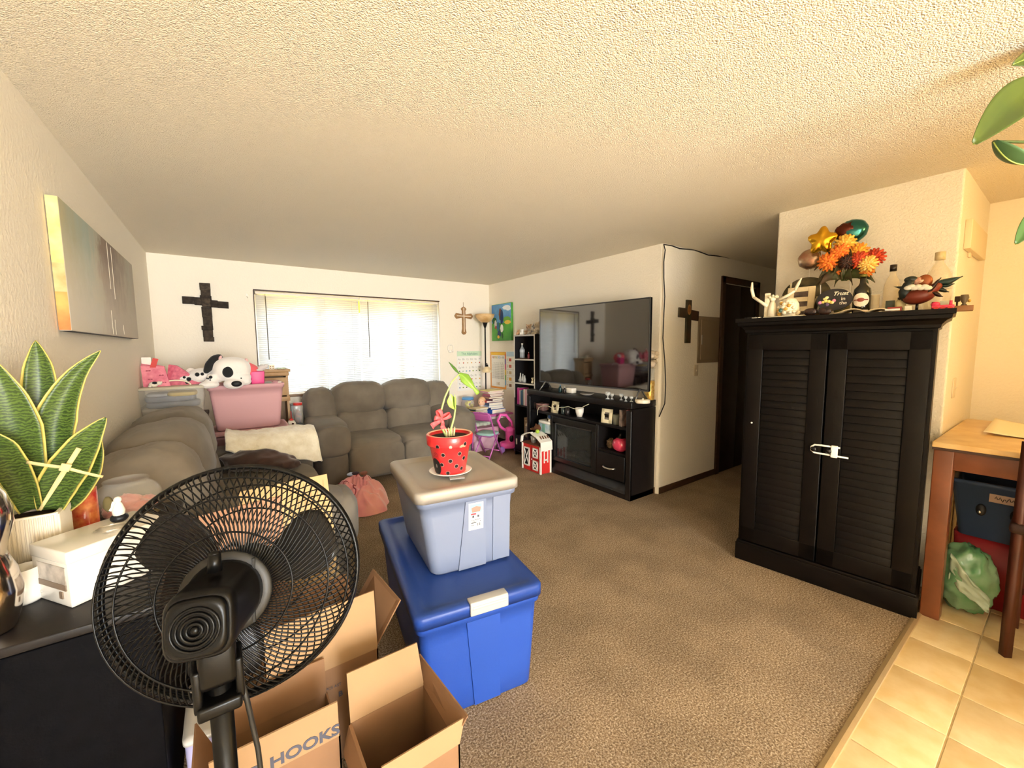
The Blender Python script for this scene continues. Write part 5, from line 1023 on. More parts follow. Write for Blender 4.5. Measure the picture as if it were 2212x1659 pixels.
for col, nm, h, od in (('#d2566a', 'crimson', .016, 'lowest'), ('#e3c49a', 'tan', .020, 'second'), ('#2c4a52', 'dark teal', .016, 'third'), ('#efc88a', 'apricot', .016, 'fourth'), ('#31575c', 'green-black', .014, 'fifth'), ('#f0d9a6', 'buff', .018, 'topmost')):
    book('%s activity book, %s of the low pile at the play table\'s near left edge' % (nm, od), 2.90+random.uniform(-.01, .01), 4.90, z, .22, .16, h, col, .12+random.uniform(-.08, .08)); z += h+.0006
t = thing('toy_jar', 'clear jar of yellow blocks with a blue lid on the play table', 'jar', (2.90, 5.20, KZ)); b = MB(); b.lathe([(0, 0), (.085, 0), (.095, .02), (.095, .15), (.08, .19)], seg=28); part('jar', b, CLR, t); b = MB(); b.cyl((0, 0, .19), (0, 0, .225), .088, .084, 28); part('lid', b, M('sky_blue_lid', '#5f9fd6', rough=.4), t)
rr = random.Random(3)
for k in range(26):
    a, r_ = rr.uniform(0, 6.28), rr.uniform(0, .066); b = MB(); b.box((r_*math.cos(a), r_*math.sin(a), .025+.15*rr.random()), (.034, .03, .024), rot=(rr.random()*3, rr.random()*3, 0), bev=.003); part('block', b, M('block_'+str(k % 5), ('#efe04a', '#f2e86a', '#d8d24a', '#8a3f6a', '#e8d84a')[k % 5], rough=.4), t)
t = thing('doll', 'doll lying on the play table with her head against the book stack', 'doll', (3.03, 5.02, KZ)); b = MB(); b.sph((-.0, -.0, .16), (.055, .05, .062), 18, 14); part('head', b, M('doll_skin', '#eec3a2', rough=.5), t); b = MB(); b.sph((.012, .008, .178), (.060, .055, .058), 18, 12); part('hair', b, M('doll_hair', '#e3b98a', rough=.7), t); b = MB(); b.sph((.0, .0, .065), (.05, .05, .065), 16, 12); part('dress', b, M('doll_dress', '#d8d4dc', rough=.8), t)
for sx in (-1, 1): b = MB(); b.sph((-.028+.028*sx-.01, -.048, .168), .006, 8, 6); part('eye', b, M('eye_black'), t)
# carton and blue cloth behind the loveseat arm
t = thing('cloth_hamper', 'blue cloth covered hamper between loveseat and play table', 'hamper', (2.64, 5.235, 0)); b = MB(); b.box((0, 0, .30), (.145, .30, .60), bev=.02); part('hamper', b, M('blue_grey_weave', '#9fb4d6', rough=.9, col2='#8aa2ca', vs=8), t); b = MB(); b.grid(lambda u, v: ((u-.5)*.165, (v-.5)*.34, .625-.12*max(0, abs(u-.5)*2-.8)/.2*.5+.015*noise.noise(V((u*6, v*6, 0)))), 16, 16, t=.015); part('cloth', b, M('pale_blue_cloth', '#b5c7e6', rough=.9), t)
t = thing('toy_truck', 'orange toy truck with black wheels on the loveseat\'s right back corner', 'toy', (2.47, 5.14, .685)); b = MB(); b.box((0, 0, .05), (.13, .07, .04), bev=.008); b.box((.03, 0, .085), (.06, .065, .05), bev=.01); part('body', b, M('orange_toy', '#d98a4a', rough=.4), t)
for x in (-.04, .045): b = MB(); b.cyl((x, -.044, .024), (x, .044, .024), .024, seg=16); part('wheel', b, M('black_plastic'), t)

# ---- bookcase contents
bx = lambda u, v, d=.08: on_x(u, v, BCX+d)
zs = [z+.0092 for z in SHZ]
def bottle(name, label, loc, r, h, mat, cap, neck=.35, lab=None, cat='bottle'):
    t = thing(name, label, cat, loc); b = MB(); b.lathe([(0, 0), (r*.9, 0), (r, .006), (r, h*.55), (r*.92, h*.62), (r*.45, h*.76), (r*neck, h*.82), (r*neck, h*.93), (0, h*.93)], seg=24); part('glass', b, mat, t); b = MB(); b.cyl((0, 0, h*.925), (0, 0, h), r*neck*1.12, seg=16); part('cap', b, cap, t)
    if lab: b = MB(); b.lathe([(r*1.01, h*lab[1]), (r*1.01, h*lab[2])], seg=24); part('paper_label', b, lab[0], t)
    return t
p = bx(1128, 765); bottle('water_bottle', 'clear plastic water bottle on the bookcase\'s top shelf', (p.x, p.y, zs[0]), .034, .205, M('pet_plastic', '#cfd6dc', rough=.1, alpha=.45), WH, lab=(M('silver_label', '#aab2bd', rough=.4), .42, .6))
p = bx(1142, 765); bottle('perfume_bottle', 'small red and gold bottle beside the water bottle on the bookcase', (p.x, p.y+.0, zs[0]), .016, .09, M('ruby_glass', '#8a2f33', rough=.2), M('brushed_nickel'))
p = bx(1134, 773); b = MB(); b.lathe([(0, 0), (.05, .002), (.065, .014), (.062, .014), (.045, .006), (0, .005)], seg=20, sx=1.2); solo('wooden_tray', 'small brown tray in front of the bottles on the bookcase', 'tray', b, M('red_brown_wood'), (BCX+.05, p.y, zs[0]))
for i, (u, h, r) in enumerate(((1121, .10, .022), (1127, .13, .018), (1132, .12, .020), (1136, .10, .020))):
    p = bx(u, 824); b = MB(); b.lathe([(0, 0), (r, 0), (r*1.1, h*.3), (r*.7, h*.6), (r*.45, h*.75), (r*.5, h*.9), (0, h)], seg=16); solo('figurine', ['leftmost', 'second from left', 'third from left', 'rightmost'][i]+' pale glass figurine on the bookcase\'s second shelf', 'figurine', b, M('smoke_glass_white', '#c9c9c6', rough=.15, alpha=.75), (p.x-.02, p.y, zs[1]), group='glass figurines on the second shelf')
p = bx(1149, 833, .01); b = MB(); b.sph((0, 0, .02), (.022, .018, .02), 12, 8); b.sph((0, 0, .05), (.014, .014, .016), 12, 8); b.sph((-.0, 0, .072), (.022, .018, .008), 12, 6); solo('figurine', 'cream mushroom-like ornament at the second shelf\'s right front', 'figurine', b, M('cream_ornament', '#e6dcc0', rough=.4), (BCX+.03, p.y+.01, zs[1]))
# books standing on the third shelf
yy = BY1-.03
for i, (w, h, col, nm) in enumerate(((.055, .225, '#c03c94', 'magenta'), (.022, .195, '#d8d4d0', 'white'), (.020, .190, '#2f4a78', 'navy'), (.024, .20, '#3f7a94', 'teal'), (.016, .185, '#5a4a5a', 'plum'), (.030, .215, '#f0ece6', 'cream'), (.022, .21, '#e8b8c8', 'pale pink'), (.022, .21, '#e2c6d0', 'blush'), (.020, .20, '#d8a4b4', 'rose pink'))):
    t = thing('book', '%s book standing on the bookcase\'s third shelf' % nm, 'book', (BCX+.10, yy-w/2, zs[2]), 0, 'books on the bookcase\'s third shelf'); b = MB(); b.box((0, 0, h/2), (.16, w-.002, h), bev=.002); part('cover', b, M('cover_'+col, col, rough=.4), t); b = MB(); b.box((.004, 0, h/2+.001), (.158, w-.007, h-.0), ); part('pages', b, M('page_block'), t); yy -= w+.0015
p = bx(1132, 900); t = thing('framed_sign', 'tan cardboard box standing on the bookcase\'s lowest shelf', 'box', (BCX+.14, 4.26, zs[3])); t.name = 'tan_box'; b = MB(); b.box((0, 0, .12), (.12, .16, .24), bev=.004); part('carton', b, M('tan_card', '#a98a66', rough=.7, col2='#8c6d4c', vs=12), t); b = MB(); b.box((-.0605, 0, .12), (.002, .12, .18)); part('print', b, M('tan_print', '#c4a886', rough=.6, col2='#7d6248', vs=30), t)
t = thing('glass_jar', 'clear jar of trinkets with a pale lid in front of the tan box', 'jar', (BCX+.035, 4.20, zs[3])); b = MB(); b.lathe([(0, 0), (.034, 0), (.038, .02), (.038, .12), (.028, .15)], seg=22); part('jar', b, CLR, t); b = MB(); b.lathe([(0, .20), (.012, .195), (.018, .175), (.030, .165), (.030, .148), (0, .148)], seg=22); part('lid', b, M('cream_ornament'), t); b = MB()
for k in range(14): b.sph((.02*math.cos(k*2.1), .02*math.sin(k*2.1), .02+.008*k), .012, 8, 6)
part('trinkets', b, M('silver_trinket', '#b9b4ac', rough=.3, metal=.4), t)
t = thing('candy_box', 'pink and white printed carton at the lowest shelf\'s right end', 'box', (BCX+.045, 4.085, zs[3])); b = MB(); b.box((0, 0, .075), (.07, .08, .15), bev=.002); part('carton', b, M('pink_carton', '#e7a9d2', rough=.5, col2='#c98ac0', vs=30), t); b = MB(); b.box((.02, -.005, .20), (.03, .045, .10), bev=.002); b.box((-.036, 0, .08), (.002, .05, .03)); part('flap', b, M('peach_card', '#e9c4a8', rough=.5), t)
# soft toys on top of the bookcase
BT = BCH
def plush(label, y, dx, s, col, seed, ears=True, lie=False):
    t = thing('teddy', label, 'plush toy', (BCX+.10+dx, y, BT), -PI/2+random.uniform(-.4, .4), 'soft toys on top of the bookcase'); m = M('fur_'+col, col, rough=1, sheen=.7, bump=.5, bs=60)
    b = MB(); b.sph((0, 0, s*.42), (s*.42, s*.36, s*.42), 18, 12); b.sph((0, -s*.05, s*1.0), (s*.38, s*.34, s*.34), 18, 12); b.sph((0, -s*.36, s*.92), (s*.17, s*.14, s*.13), 12, 8)
    for k in (-1, 1): b.sph((k*s*.42, -s*.2, s*.45), (s*.14, s*.26, s*.14), 12, 8); b.sph((k*s*.25, -s*.42, s*.12), (s*.16, s*.28, s*.13), 12, 8)
    if ears:
        for k in (-1, 1): b.sph((k*s*.33, 0, s*1.28), (s*.14, s*.07, s*.14), 12, 8)
    part('body', fuse(b, m, max(.006, s*.06)), None, t); b = MB(); b.sph((0, -s*.5, s*.95), (s*.06, s*.03, s*.045), 8, 6)
    for k in (-1, 1): b.sph((k*s*.14, -s*.345, s*1.06), s*.04, 8, 6)
    part('face', b, M('eye_black'), t)
plush('small orange-tan plush at the bookcase top\'s left edge', 4.415, -.05, .055, '#c99a70', 1)
plush('small white plush second from the bookcase top\'s left edge', 4.32, -.06, .055, '#efe9df', 2)
plush('tan teddy bear sitting on the bookcase top behind the white plush', 4.29, .03, .105, '#c2a184', 3)
plush('grey plush elephant in the middle of the bookcase top', 4.17, .05, .115, '#a8a19c', 4)
plush('small dark-striped plush in front of the grey plush elephant', 4.16, -.06, .06, '#8d7d66', 5)
plush('cream plush rabbit at the bookcase top\'s right end near the television', 4.065, .0, .12, '#cbbca6', 6)

# ---- toy barn on the carpet
bl, bf, br = on_z(1128, 1010, 0), on_z(1168, 1026, 0), on_z(1186, 1018, 0); dxv = (bf-bl); BWD = dxv.length; ang = math.atan2(dxv.y, dxv.x); BDP = .155; BHT = .235
t = thing('toy_barn', 'red and white plastic toy barn on the carpet by the television stand', 'toy barn', tuple((bl+bf)/2), ang); t.scale.z = 1.36
RED = M('barn_red', '#d2302c', rough=.35); WP2 = M('barn_white', '#f1ece2', rough=.4); w2 = BWD/2
b = MB(); b.box((0, BDP/2, BHT/2), (BWD-.01, BDP-.01, BHT-.004)); part('walls', b, RED, t)
for x in (-w2+.008, w2-.008):
    for y in (.004, BDP-.004): b = MB(); b.box((x, y, BHT/2), (.024, .020, BHT), bev=.003); part('corner_trim', b, WP2, t)
b = MB(); b.box((0, BDP/2, BHT+.004), (BWD-.005, BDP, .010)); part('loft_floor', b, M('barn_brown', '#6b3f2a', rough=.5), t)
def xwin(x0, x1, z0, z1, nm):
    b = MB(); cxx, cz = (x0+x1)/2, (z0+z1)/2; w, h = x1-x0, z1-z0
    for c, d in (((x0+.006, -.003, cz), (.012, .008, h)), ((x1-.006, -.003, cz), (.012, .008, h)), ((cxx, -.003, z0+.006), (w, .008, .012)), ((cxx, -.003, z1-.006), (w, .008, .012))): b.box(c, d)
    a = math.atan2(h-.02, w-.02); L = math.hypot(h-.02, w-.02)
    for s in (-1, 1): b.box((cxx, -.003, cz), (L, .006, .008), rot=(0, s*a, 0))
    part(nm, b, WP2, t); b = MB(); b.box((cxx, .001, cz), (w-.01, .006, h-.01)); part('window_opening', b, M('black_board'), t)
xwin(-w2+.040, -.03, .04, .205, 'cross_braced_door'); xwin(.035, w2-.055, .13, .215, 'cross_braced_door'); xwin(.035, w2-.055, .022, .105, 'cross_braced_door')
b = MB(); b.box((.012, -.001, BHT/2), (.004, .006, BHT-.02)); b.box((w2*.5, -.001, .118), (w2-.04, .006, .004)); part('door_seam', b, M('barn_seam', '#8d1c1a', rough=.5), t)
b = MB(); b.sph((.02, -.006, .112), .006, 8, 6); part('door_knob', b, WP2, t)
b = MB()
for c, d in (((w2-.001, BDP*.35, .15), (.008, .012, .11)), ((w2-.001, BDP*.68, .15), (.008, .012, .11)), ((w2-.001, BDP*.515, .20), (.008, .06, .012)), ((w2-.001, BDP*.515, .12), (.008, .06, .012))): b.box(c, d)
part('side_window', b, WP2, t)
def roof(x0, lab):
    pts = [(w2+.018, BHT-.03), (w2+.012, BHT+.045), (w2*.55, BHT+.085), (0, BHT+.105)] if x0 > 0 else [(-w2-.018, BHT-.0), (-w2-.004, BHT+.055), (-w2*.6, BHT+.085), (0, BHT+.105)]
    b = MB()
    for (xa, za), (xb, zb) in zip(pts, pts[1:]):
        ya_, yb2 = (-.008, BDP+.008) if x0 > 0 else (-.008, .028); plate(b, [(xa, ya_, za), (xb, ya_, zb), (xb, yb2, zb), (xa, yb2, za)], .008)
    part('roof', b, WP2, t, lab)
roof(1, 'white gambrel roof half'); roof(-1, 'open white roof arch')
b = MB()
for k in range(4): b.box((w2*.80, .03+.035*k, BHT+.078), (.035, .010, .006), rot=(0, math.radians(32), 0))
part('roof_vents', b, M('barn_brown'), t)
p = V((-.04, BDP*.45, BHT+.010)); mtx = Matrix.Rotation(ang, 4, 'Z'); wp = lambda q: tuple(t_loc+(mtx @ V((q[0], q[1], q[2]*1.36)))); t_loc = t.location.copy()
b = MB(); b.lathe([(0, 0), (.030, 0), (.036, .075), (.034, .075), (.029, .004)], seg=20); solo('tin_bucket', 'small galvanised bucket in the toy barn\'s open loft', 'bucket', b, M('galvanised', '#b9b7b3', rough=.35, metal=.7), wp(p))
t = thing('toy_horse', 'brown plush horse head lying on the toy barn roof', 'plush toy', wp((-.025, BDP*.75, BHT+.104)), ang); b = MB(); b.sph((0, 0, .04), (.05, .04, .042), 16, 12); b.sph((-.06, -.01, .022), (.045, .022, .018), 14, 10); b.sph((.03, 0, .075), (.016, .012, .02), 10, 8); b.sph((-.025, 0, .078), (.014, .012, .018), 10, 8); part('body', fuse(b, M('brown_fur', '#5f3a20', rough=1, bump=.5, bs=60), .006), None, t); b = MB(); b.sph((-.10, -.012, .016), (.018, .014, .010), 10, 8); part('muzzle', b, M('tan_fur', '#b98a62', rough=1), t)
b = MB(); b.sph((0, 0, .018), (.026, .024, .024), 14, 10); solo('toy_apple', 'lime green toy apple on the toy barn roof', 'toy', b, M('lime_toy', '#a8c840', rough=.35), wp((.035, BDP*.45, BHT+.103)))
# ================================================================== on and in the television stand
TS = SH+.001; S2 = .698
def sx_(u, v, dx): return on_x(u, v, SX+dx)
p = on_x(1412, 850, 3.36); t = thing('vase', 'gold crackle glass vase of dried cream flowers at the stand\'s right end', 'vase', (3.385, 2.435, TS))
GOLD = M('gold_crackle', '#c99a3e', rough=.3, metal=.6, col2='#f0d184', vs=45, bump=.4, bs=70)
b = MB(); b.lathe([(0, 0), (.044, 0), (.049, .01), (.049, .10), (.046, .12), (.049, .15), (.049, .19), (0, .19)], seg=26); part('gold_base', b, GOLD, t); b = MB(); b.lathe([(.048, .188), (.047, .30), (.050, .31), (.046, .31), (.044, .20)], seg=26); part('clear_rim', b, CLR, t)
DRY = M('dried_cream_flower', '#dccbb2', rough=.95, var=.2, vs=30); b2 = MB(); rr = random.Random(5)
for k in range(13):
    a, r = rr.uniform(0, 6.28), rr.uniform(.015, .10); h = rr.uniform(.34, .46); q = V((r*math.cos(a), r*math.sin(a)*.9, h)); bb = MB(); bb.tube([(.008*math.cos(a), .008*math.sin(a), .16), tuple(V((q.x*.4, q.y*.4, .30))), tuple(q)], .0016, 4); st = part('stem', bb, M('dry_stem', '#8d7352', rough=.9), t)
    bb = MB(); bb.sph(tuple(q), (.034, .034, .027), 12, 8, fn=lambda v, k=k: 1+.45*noise.noise(v*4+V((k, 0, 0)))); part('flower', bb, DRY, st)
p = on_x(1392, 857, 3.16); t = thing('round_tin', 'round cream tin beside the gold vase on the stand', 'tin', (3.15, p.y+.01, TS)); b = MB(); b.lathe([(0, 0), (.062, 0), (.066, .006), (.066, .026), (.062, .032), (0, .034)], seg=28); part('tin', b, M('cream_tin', '#e8dcc4', rough=.4), t); b = MB(); b.sph((0, 0, .036), (.012, .012, .008), 10, 6); part('knob', b, M('cream_tin'), t)
GB = M('clear_glass_thin', '#dfe3e3', rough=.04, alpha=.35, coat=.5)
for i, (u, r, h) in enumerate(((1313, .028, .07), (1322, .020, .055), (1342, .022, .06), (1352, .018, .05), (1364, .02, .05))):
    p = on_x(u, 852, 3.12+.02*(i % 3)); b = MB(); b.lathe([(0, 0), (r, 0), (r*.3, .01), (r*.2, h*.45), (r*.9, h*.6), (r, h), (r*.9, h), (r*.8, h*.62), (0, h*.5)], seg=18)
    solo('glass_ornament', ['first', 'second', 'third', 'fourth', 'fifth'][i]+' small glass ornament from the left under the television', 'ornament', b, GB, (p.x, p.y, TS), group='glass ornaments under the television')
p = on_x(1268, 845, 3.17); b = MB(); b.lathe([(0, 0), (.04, .002), (.075, .022), (.07, .026), (.03, .012), (0, .010)], seg=24); solo('ceramic_dish', 'grey ceramic dish under the middle of the television', 'dish', b, M('grey_ceramic', '#8c8680', rough=.4), (p.x, p.y, TS))
p = on_x(1234, 838, 3.2); b = MB(); b.box((0, 0, .03), (.07, .10, .06), bev=.01); solo('cable_box', 'small white box with a loop of wire under the television\'s left half', 'electronics box', b, WH, (p.x, p.y, TS))
p = on_x(1210, 838, 3.16); bottle('medicine_bottle', 'dark bottle with blue cap under the television\'s left part', (p.x, p.y, TS), .020, .085, M('dark_teal_glass', '#1e3a3c', rough=.2), M('sky_blue_lid'))
p = on_x(1217, 840, 3.14); bottle('medicine_bottle', 'small amber-dark bottle right of the blue-capped bottle', (p.x, p.y-.02, TS), .014, .07, M('black_glass', '#1c1512', rough=.2), WH)
# upper open shelf
def frame_pic(label, u, v, w, h, dx, rz=0):
    p = on_x(u, v, SX+dx); t = thing('picture_frame', label, 'picture frame', (p.x, p.y, S2), -PI/2+rz); R = Matrix.Rotation(math.radians(-8), 4, 'X'); IV = M('ivory_frame', '#e6dab8', rough=.5)
    b = MB(); b.m = R
    for c, d in (((-w/2+.018, 0, h/2), (.036, .014, h)), ((w/2-.018, 0, h/2), (.036, .014, h)), ((0, 0, .018), (w, .014, .036)), ((0, 0, h-.018), (w, .014, .036))): b.box(c, d, bev=.003)
    part('frame', b, IV, t); b = MB(); b.m = R; b.box((0, .002, h/2), (w-.06, .006, h-.06)); part('photo', b, M('dark_photo', '#3a332f', rough=.3, col2='#8d8378', vs=30), t); b = MB(); b.m = Matrix.Rotation(math.radians(22), 4, 'X'); b.box((0, .03, h*.3), (.04, .006, h*.62)); part('easel_back', b, BK, t)
frame_pic('ivory picture frame on the left of the stand\'s open shelf', 1198, 876, .115, .135, .07)
frame_pic('ivory picture frame on the right of the stand\'s open shelf', 1310, 894, .125, .145, .06, .15)
p = on_x(1172, 868, SX+.10); t = thing('trinket_box', 'pinkish patterned trinket box on the left end of the open shelf', 'box', (p.x, p.y, S2)); b = MB(); b.box((0, 0, .03), (.10, .13, .06), bev=.006); part('body', b, M('dusty_rose_box', '#7d5b58', rough=.5, col2='#5a4240', vs=30), t); b = MB(); b.box((0, 0, .072), (.106, .136, .022), bev=.008); part('lid', b, M('dusty_rose_lid', '#9b7672', rough=.5), t)
p = on_x(1156, 864, SX+.09); b = MB(); b.cyl((0, 0, 0), (0, 0, .085), .026, seg=18); solo('candle_jar', 'dark candle jar left of the trinket box', 'candle', b, M('dark_glass', '#2a2426', rough=.15), (p.x, p.y, S2))
for u, lab, c in ((1217, 'green-grey glass votive right of the left ivory frame', '#3f4642'), (1226, 'dark narrow glass candle holder second right of the left ivory frame', '#2b2624')):
    p = on_x(u, 874, SX+.10); b = MB(); b.lathe([(0, 0), (.024, 0), (.028, .01), (.028, .09), (.025, .09), (.024, .012), (0, .01)], seg=20); solo('votive_glass', lab, 'candle holder', b, M('vot_'+c, c, rough=.12), (p.x, p.y, S2))
p = on_x(1252, 877, SX+.12); b = MB(); b.lathe([(0, 0), (.03, 0), (.045, .05), (.048, .10), (.044, .10), (.040, .05), (0, .012)], seg=22); solo('white_cup', 'white cup in the middle of the open shelf', 'cup', b, M('white_ceramic'), (p.x, p.y, S2))
p = on_x(1333, 893, SX+.10); b = MB(); b.cyl((0, 0, 0), (0, 0, .10), .042, seg=24); solo('candle_jar', 'sage grey candle jar right of the right ivory frame', 'candle', b, M('sage_wax', '#6f6c5a', rough=.4), (p.x, p.y, S2))
p = on_x(1347, 900, SX+.08); t = thing('book', 'dark book with photo cover beside the pink book', 'book', (SX+.10, p.y, S2)); b = MB(); b.box((0, 0, .08), (.13, .03, .16)); part('cover', b, M('cover_grey', '#4a4340', rough=.4, col2='#8c7a70', vs=20), t)
p = on_x(1354, 905, SX+.05); t = thing('book', 'slim salmon pink book at the open shelf\'s right end', 'book', (SX+.09, min(p.y, 2.47), S2)); b = MB(); b.box((0, 0, .085), (.13, .018, .17), bev=.002); part('cover', b, M('cover_salmon', '#e2707c', rough=.4), t); b = MB(); b.box((-.003, 0, .0855), (.127, .013, .165)); part('pages', b, M('page_block'), t)
# left cubby
c0 = .441
t = thing('board_game', 'white and blue carton in the stand\'s left cubby', 'box', (SX+.15, 3.69, c0)); b = MB(); b.box((0, 0, .055), (.24, .24, .11), bev=.004); part('carton', b, M('aqua_carton', '#8fb7cf', rough=.5, col2='#d7e1e4', vs=12), t); b = MB(); b.box((-.122, .02, .055), (.002, .05, .10)); part('print', b, M('mint_print2', '#7ab0a0', rough=.5), t)
t = thing('white_tray', 'white round-edged tray lying on the blue carton', 'tray', (SX+.14, 3.69, c0+.111)); b = MB(); b.loft([rrect(.12, .12, .05, 0), rrect(.128, .128, .055, .012), rrect(.128, .128, .055, .03), rrect(.10, .10, .04, .033)]); part('tray', b, M('white_plastic'), t); b = MB()
for k in range(5): b.sph((-.05+.02*k, .03*math.sin(k*2), .038), (.02, .015, .006), 10, 6)
part('crumbs', b, M('olive_moss'), t)
b = MB(); b.sph((0, 0, .05), (.075, .075, .05), 22, 14); t = thing('cord_bundle', 'blue ball wound with white cord on the white tray', 'cord', (SX+.13, 3.64, c0+.111+.033)); part('ball', b, M('royal_blue_ball', '#4a6fae', rough=.4), t); b = MB()
b.tube([(.078*math.cos(a)*math.cos(.5*math.sin(a*.3)), .078*math.sin(a)*math.cos(.5*math.sin(a*.3)), .05+.03*math.sin(a*.3+1)) for a in [.25*k for k in range(60)]], .0035, 5); part('cord', b, M('cream_cord', '#d8d6bd', rough=.5), t)
b = MB(); b.sph((0, 0, .018), (.018, .018, .018), 12, 8); solo('white_ball', 'small white ball at the front edge of the white tray', 'ball', b, WH, (SX+.035, 3.605, c0+.111+.033))
t = thing('green_basket', 'small green wire-handled basket at the back of the left cubby', 'basket', (SX+.20, 3.77, c0+.145)); b = MB(); b.lathe([(0, 0), (.045, 0), (.055, .05), (.052, .05), (.043, .004)], seg=20); part('basket', b, M('moss_green', '#55612c', rough=.8), t); b = MB(); b.tube([(0, -.05*math.cos(a), .05+.065*math.sin(a)) for a in [PI*k/10 for k in range(11)]], .003, 6); part('handle', b, M('cream_cord'), t)
pts = [on_x(u, v, SX-.006) for u, v in ((1161, 897), (1161, 888), (1164, 880), (1172, 877), (1184, 877), (1194, 882), (1206, 880), (1218, 880), (1228, 878), (1237, 882), (1246, 884), (1256, 881), (1265, 876), (1272, 873))]
b = MB(); b.tube(pts, .0035, 6); solo('charging_cord', 'white charging cord trailing across the front of the television stand', 'cord', b, M('cream_cord'))
# right cubby
c1 = .432
t = thing('ruby_jar', 'ruby and pink glass ornament jar in the stand\'s right cubby', 'jar', (SX+.10, 2.60, c1)); b = MB(); b.lathe([(0, 0), (.04, 0), (.075, .03), (.088, .07), (.075, .11), (.04, .135), (0, .137)], seg=28); part('body', b, M('ruby_pink_glass', '#c23a54', rough=.1, coat=.6), t); b = MB(); b.lathe([(.04, .133), (.03, .15), (.012, .16), (.016, .175), (0, .182)], seg=18); part('lid', b, M('black_glass'), t)
b = MB(); b.sph((0, 0, .0), (.05, .05, .05), 18, 12, fn=lambda v: 1+.5*noise.noise(v*6)); solo('glitter_ornament', 'dark glittery cluster ornament left of the ruby jar in the right cubby', 'ornament', b, M('dark_glitter', '#4a3d33', rough=.5, col2='#8a6c44', vs=60), (SX+.12, 2.735, c1+.05))
# ================================================================== on top of the armoire
AZ = AH+.001; A0 = V((2.84, 1.293, 0)); AN = V((.991, .13, 0)).normalized(); AT = V((.13, -.991, 0)).normalized()
def am(u, v, d):
    """point on the upright plane d behind the armoire front"""
    r = ray(u, v); k = (A0+AN*d-CAM).dot(AN)/r.dot(AN); return CAM+r*k
def onarm(u, d, name, label, cat, group=None):
    p = am(u, 670, d); return thing(name, label, cat, (p.x, p.y, AZ), math.atan2(AT.y, AT.x), group), p
PXM = lambda d: (am(1900, 640, d)-am(1901, 640, d)).length            # metres per pixel there, along the front
def loc2(t, u, v, d): p = am(u, v, d)-t.location; return V((p.dot(AT), p.dot(AN), p.z))
IVO = M('ivory_shell', '#efe2c4', rough=.45, var=.15, vs=40)
# white ornament with raised arms
t, p = onarm(1690, .09, 'shell_ornament', 'ivory driftwood ornament with two raised arms on the armoire\'s left front', 'ornament'); L = lambda u, v, d=.09: loc2(t, u, v, d)
b = MB(); b.box((0, .0, .005), (.25, .09, .010), bev=.003); part('base', b, IVO, t)
b = MB(); b.tube([L(1658, 662), L(1646, 654), L(1628, 642)], [.012, .010, .009], 8); b.tube([L(1628, 642), L(1624, 626), L(1625, 610)], [.010, .010, .005], 8); part('raised_arm', b, IVO, t)
b = MB(); b.tube([L(1684, 648), L(1702, 638), L(1717, 628)], [.011, .009, .008], 8); b.tube([L(1717, 628), L(1725, 612), L(1732, 600)], [.009, .009, .003], 8); part('raised_arm', b, IVO, t)
b = MB(); q = L(1657, 657); b.box((q.x, .01, .085), (.030, .03, .16), bev=.004); part('post', b, IVO, t)
b = MB(); q = L(1669, 655); b.lathe([(0, .008), (.030, .01), (.026, .06), (.018, .095), (.010, .11), (0, .112)], (q.x, 0, 0), 14); b.sph((q.x, 0, .125), (.018, .016, .018), 12, 8); part('robed_figure', b, IVO, t)
b = MB()
for k in range(9): b.sph((q.x+.025*math.cos(k*.7), .02*math.sin(k*.7), .137+.006*(k % 2)), .009, 8, 6)
part('flower_crown', b, M('ivory_petals', '#d9cfae', rough=.7), t)
q = L(1705, 660); rr = random.Random(9)
b = MB(); b.lathe([(0, .008), (.045, .01), (.055, .05), (.052, .085), (.035, .115), (.0, .125)], (q.x, 0, 0), 20); part('shell_dome', b, IVO, t)
for k in range(26):
    a, z = rr.uniform(-PI, 0), rr.uniform(.02, .105); r = .056*(1-(max(0, z-.06)/.09)**2); b = MB(); b.sph((q.x+r*math.cos(a), r*math.sin(a), z), (.012, .009, .011), 8, 6); part('shell', b, IVO if k % 4 else M('amber_shell', '#c9973e', rough=.4), t)
b = MB(); b.sph((q.x-.035, -.05, .045), (.010, .006, .013), 8, 6); part('teal_stone', b, M('teal_stone_', '#2f5a52', rough=.2), t)
# round wooden plaque behind
t, p = onarm(1737, .31, 'round_plaque', 'large round bark-textured wooden plaque leaning on the wall behind the photo frame', 'plaque'); b = MB(); r_ = 66*PXM(.31)
b.lathe([(0, -.012), (r_*.97, -.012), (r_, -.008), (r_, .008), (r_*.97, .012), (0, .012)], seg=44, mx=frame((0, .02, r_), (1, 0, 0), (0, .12, 1))); part('disc', b, M('bark_wood', '#5f5436', rough=.8, col2='#2f2818', vs=14, bump=.5, bs=26), t)
rr = random.Random(2)
for k in range(16):
    a, s = rr.uniform(0, 6.28), rr.uniform(.1, .9)*r_; b = MB(); b.box((s*math.cos(a), -.002, r_+s*math.sin(a)), (.010, .016, rr.uniform(.03, .08)), rot=(0, rr.uniform(-.3, .3), 0), bev=.002); part('bark_streak', b, M('pale_bark', '#b8ab84', rough=.8), t)
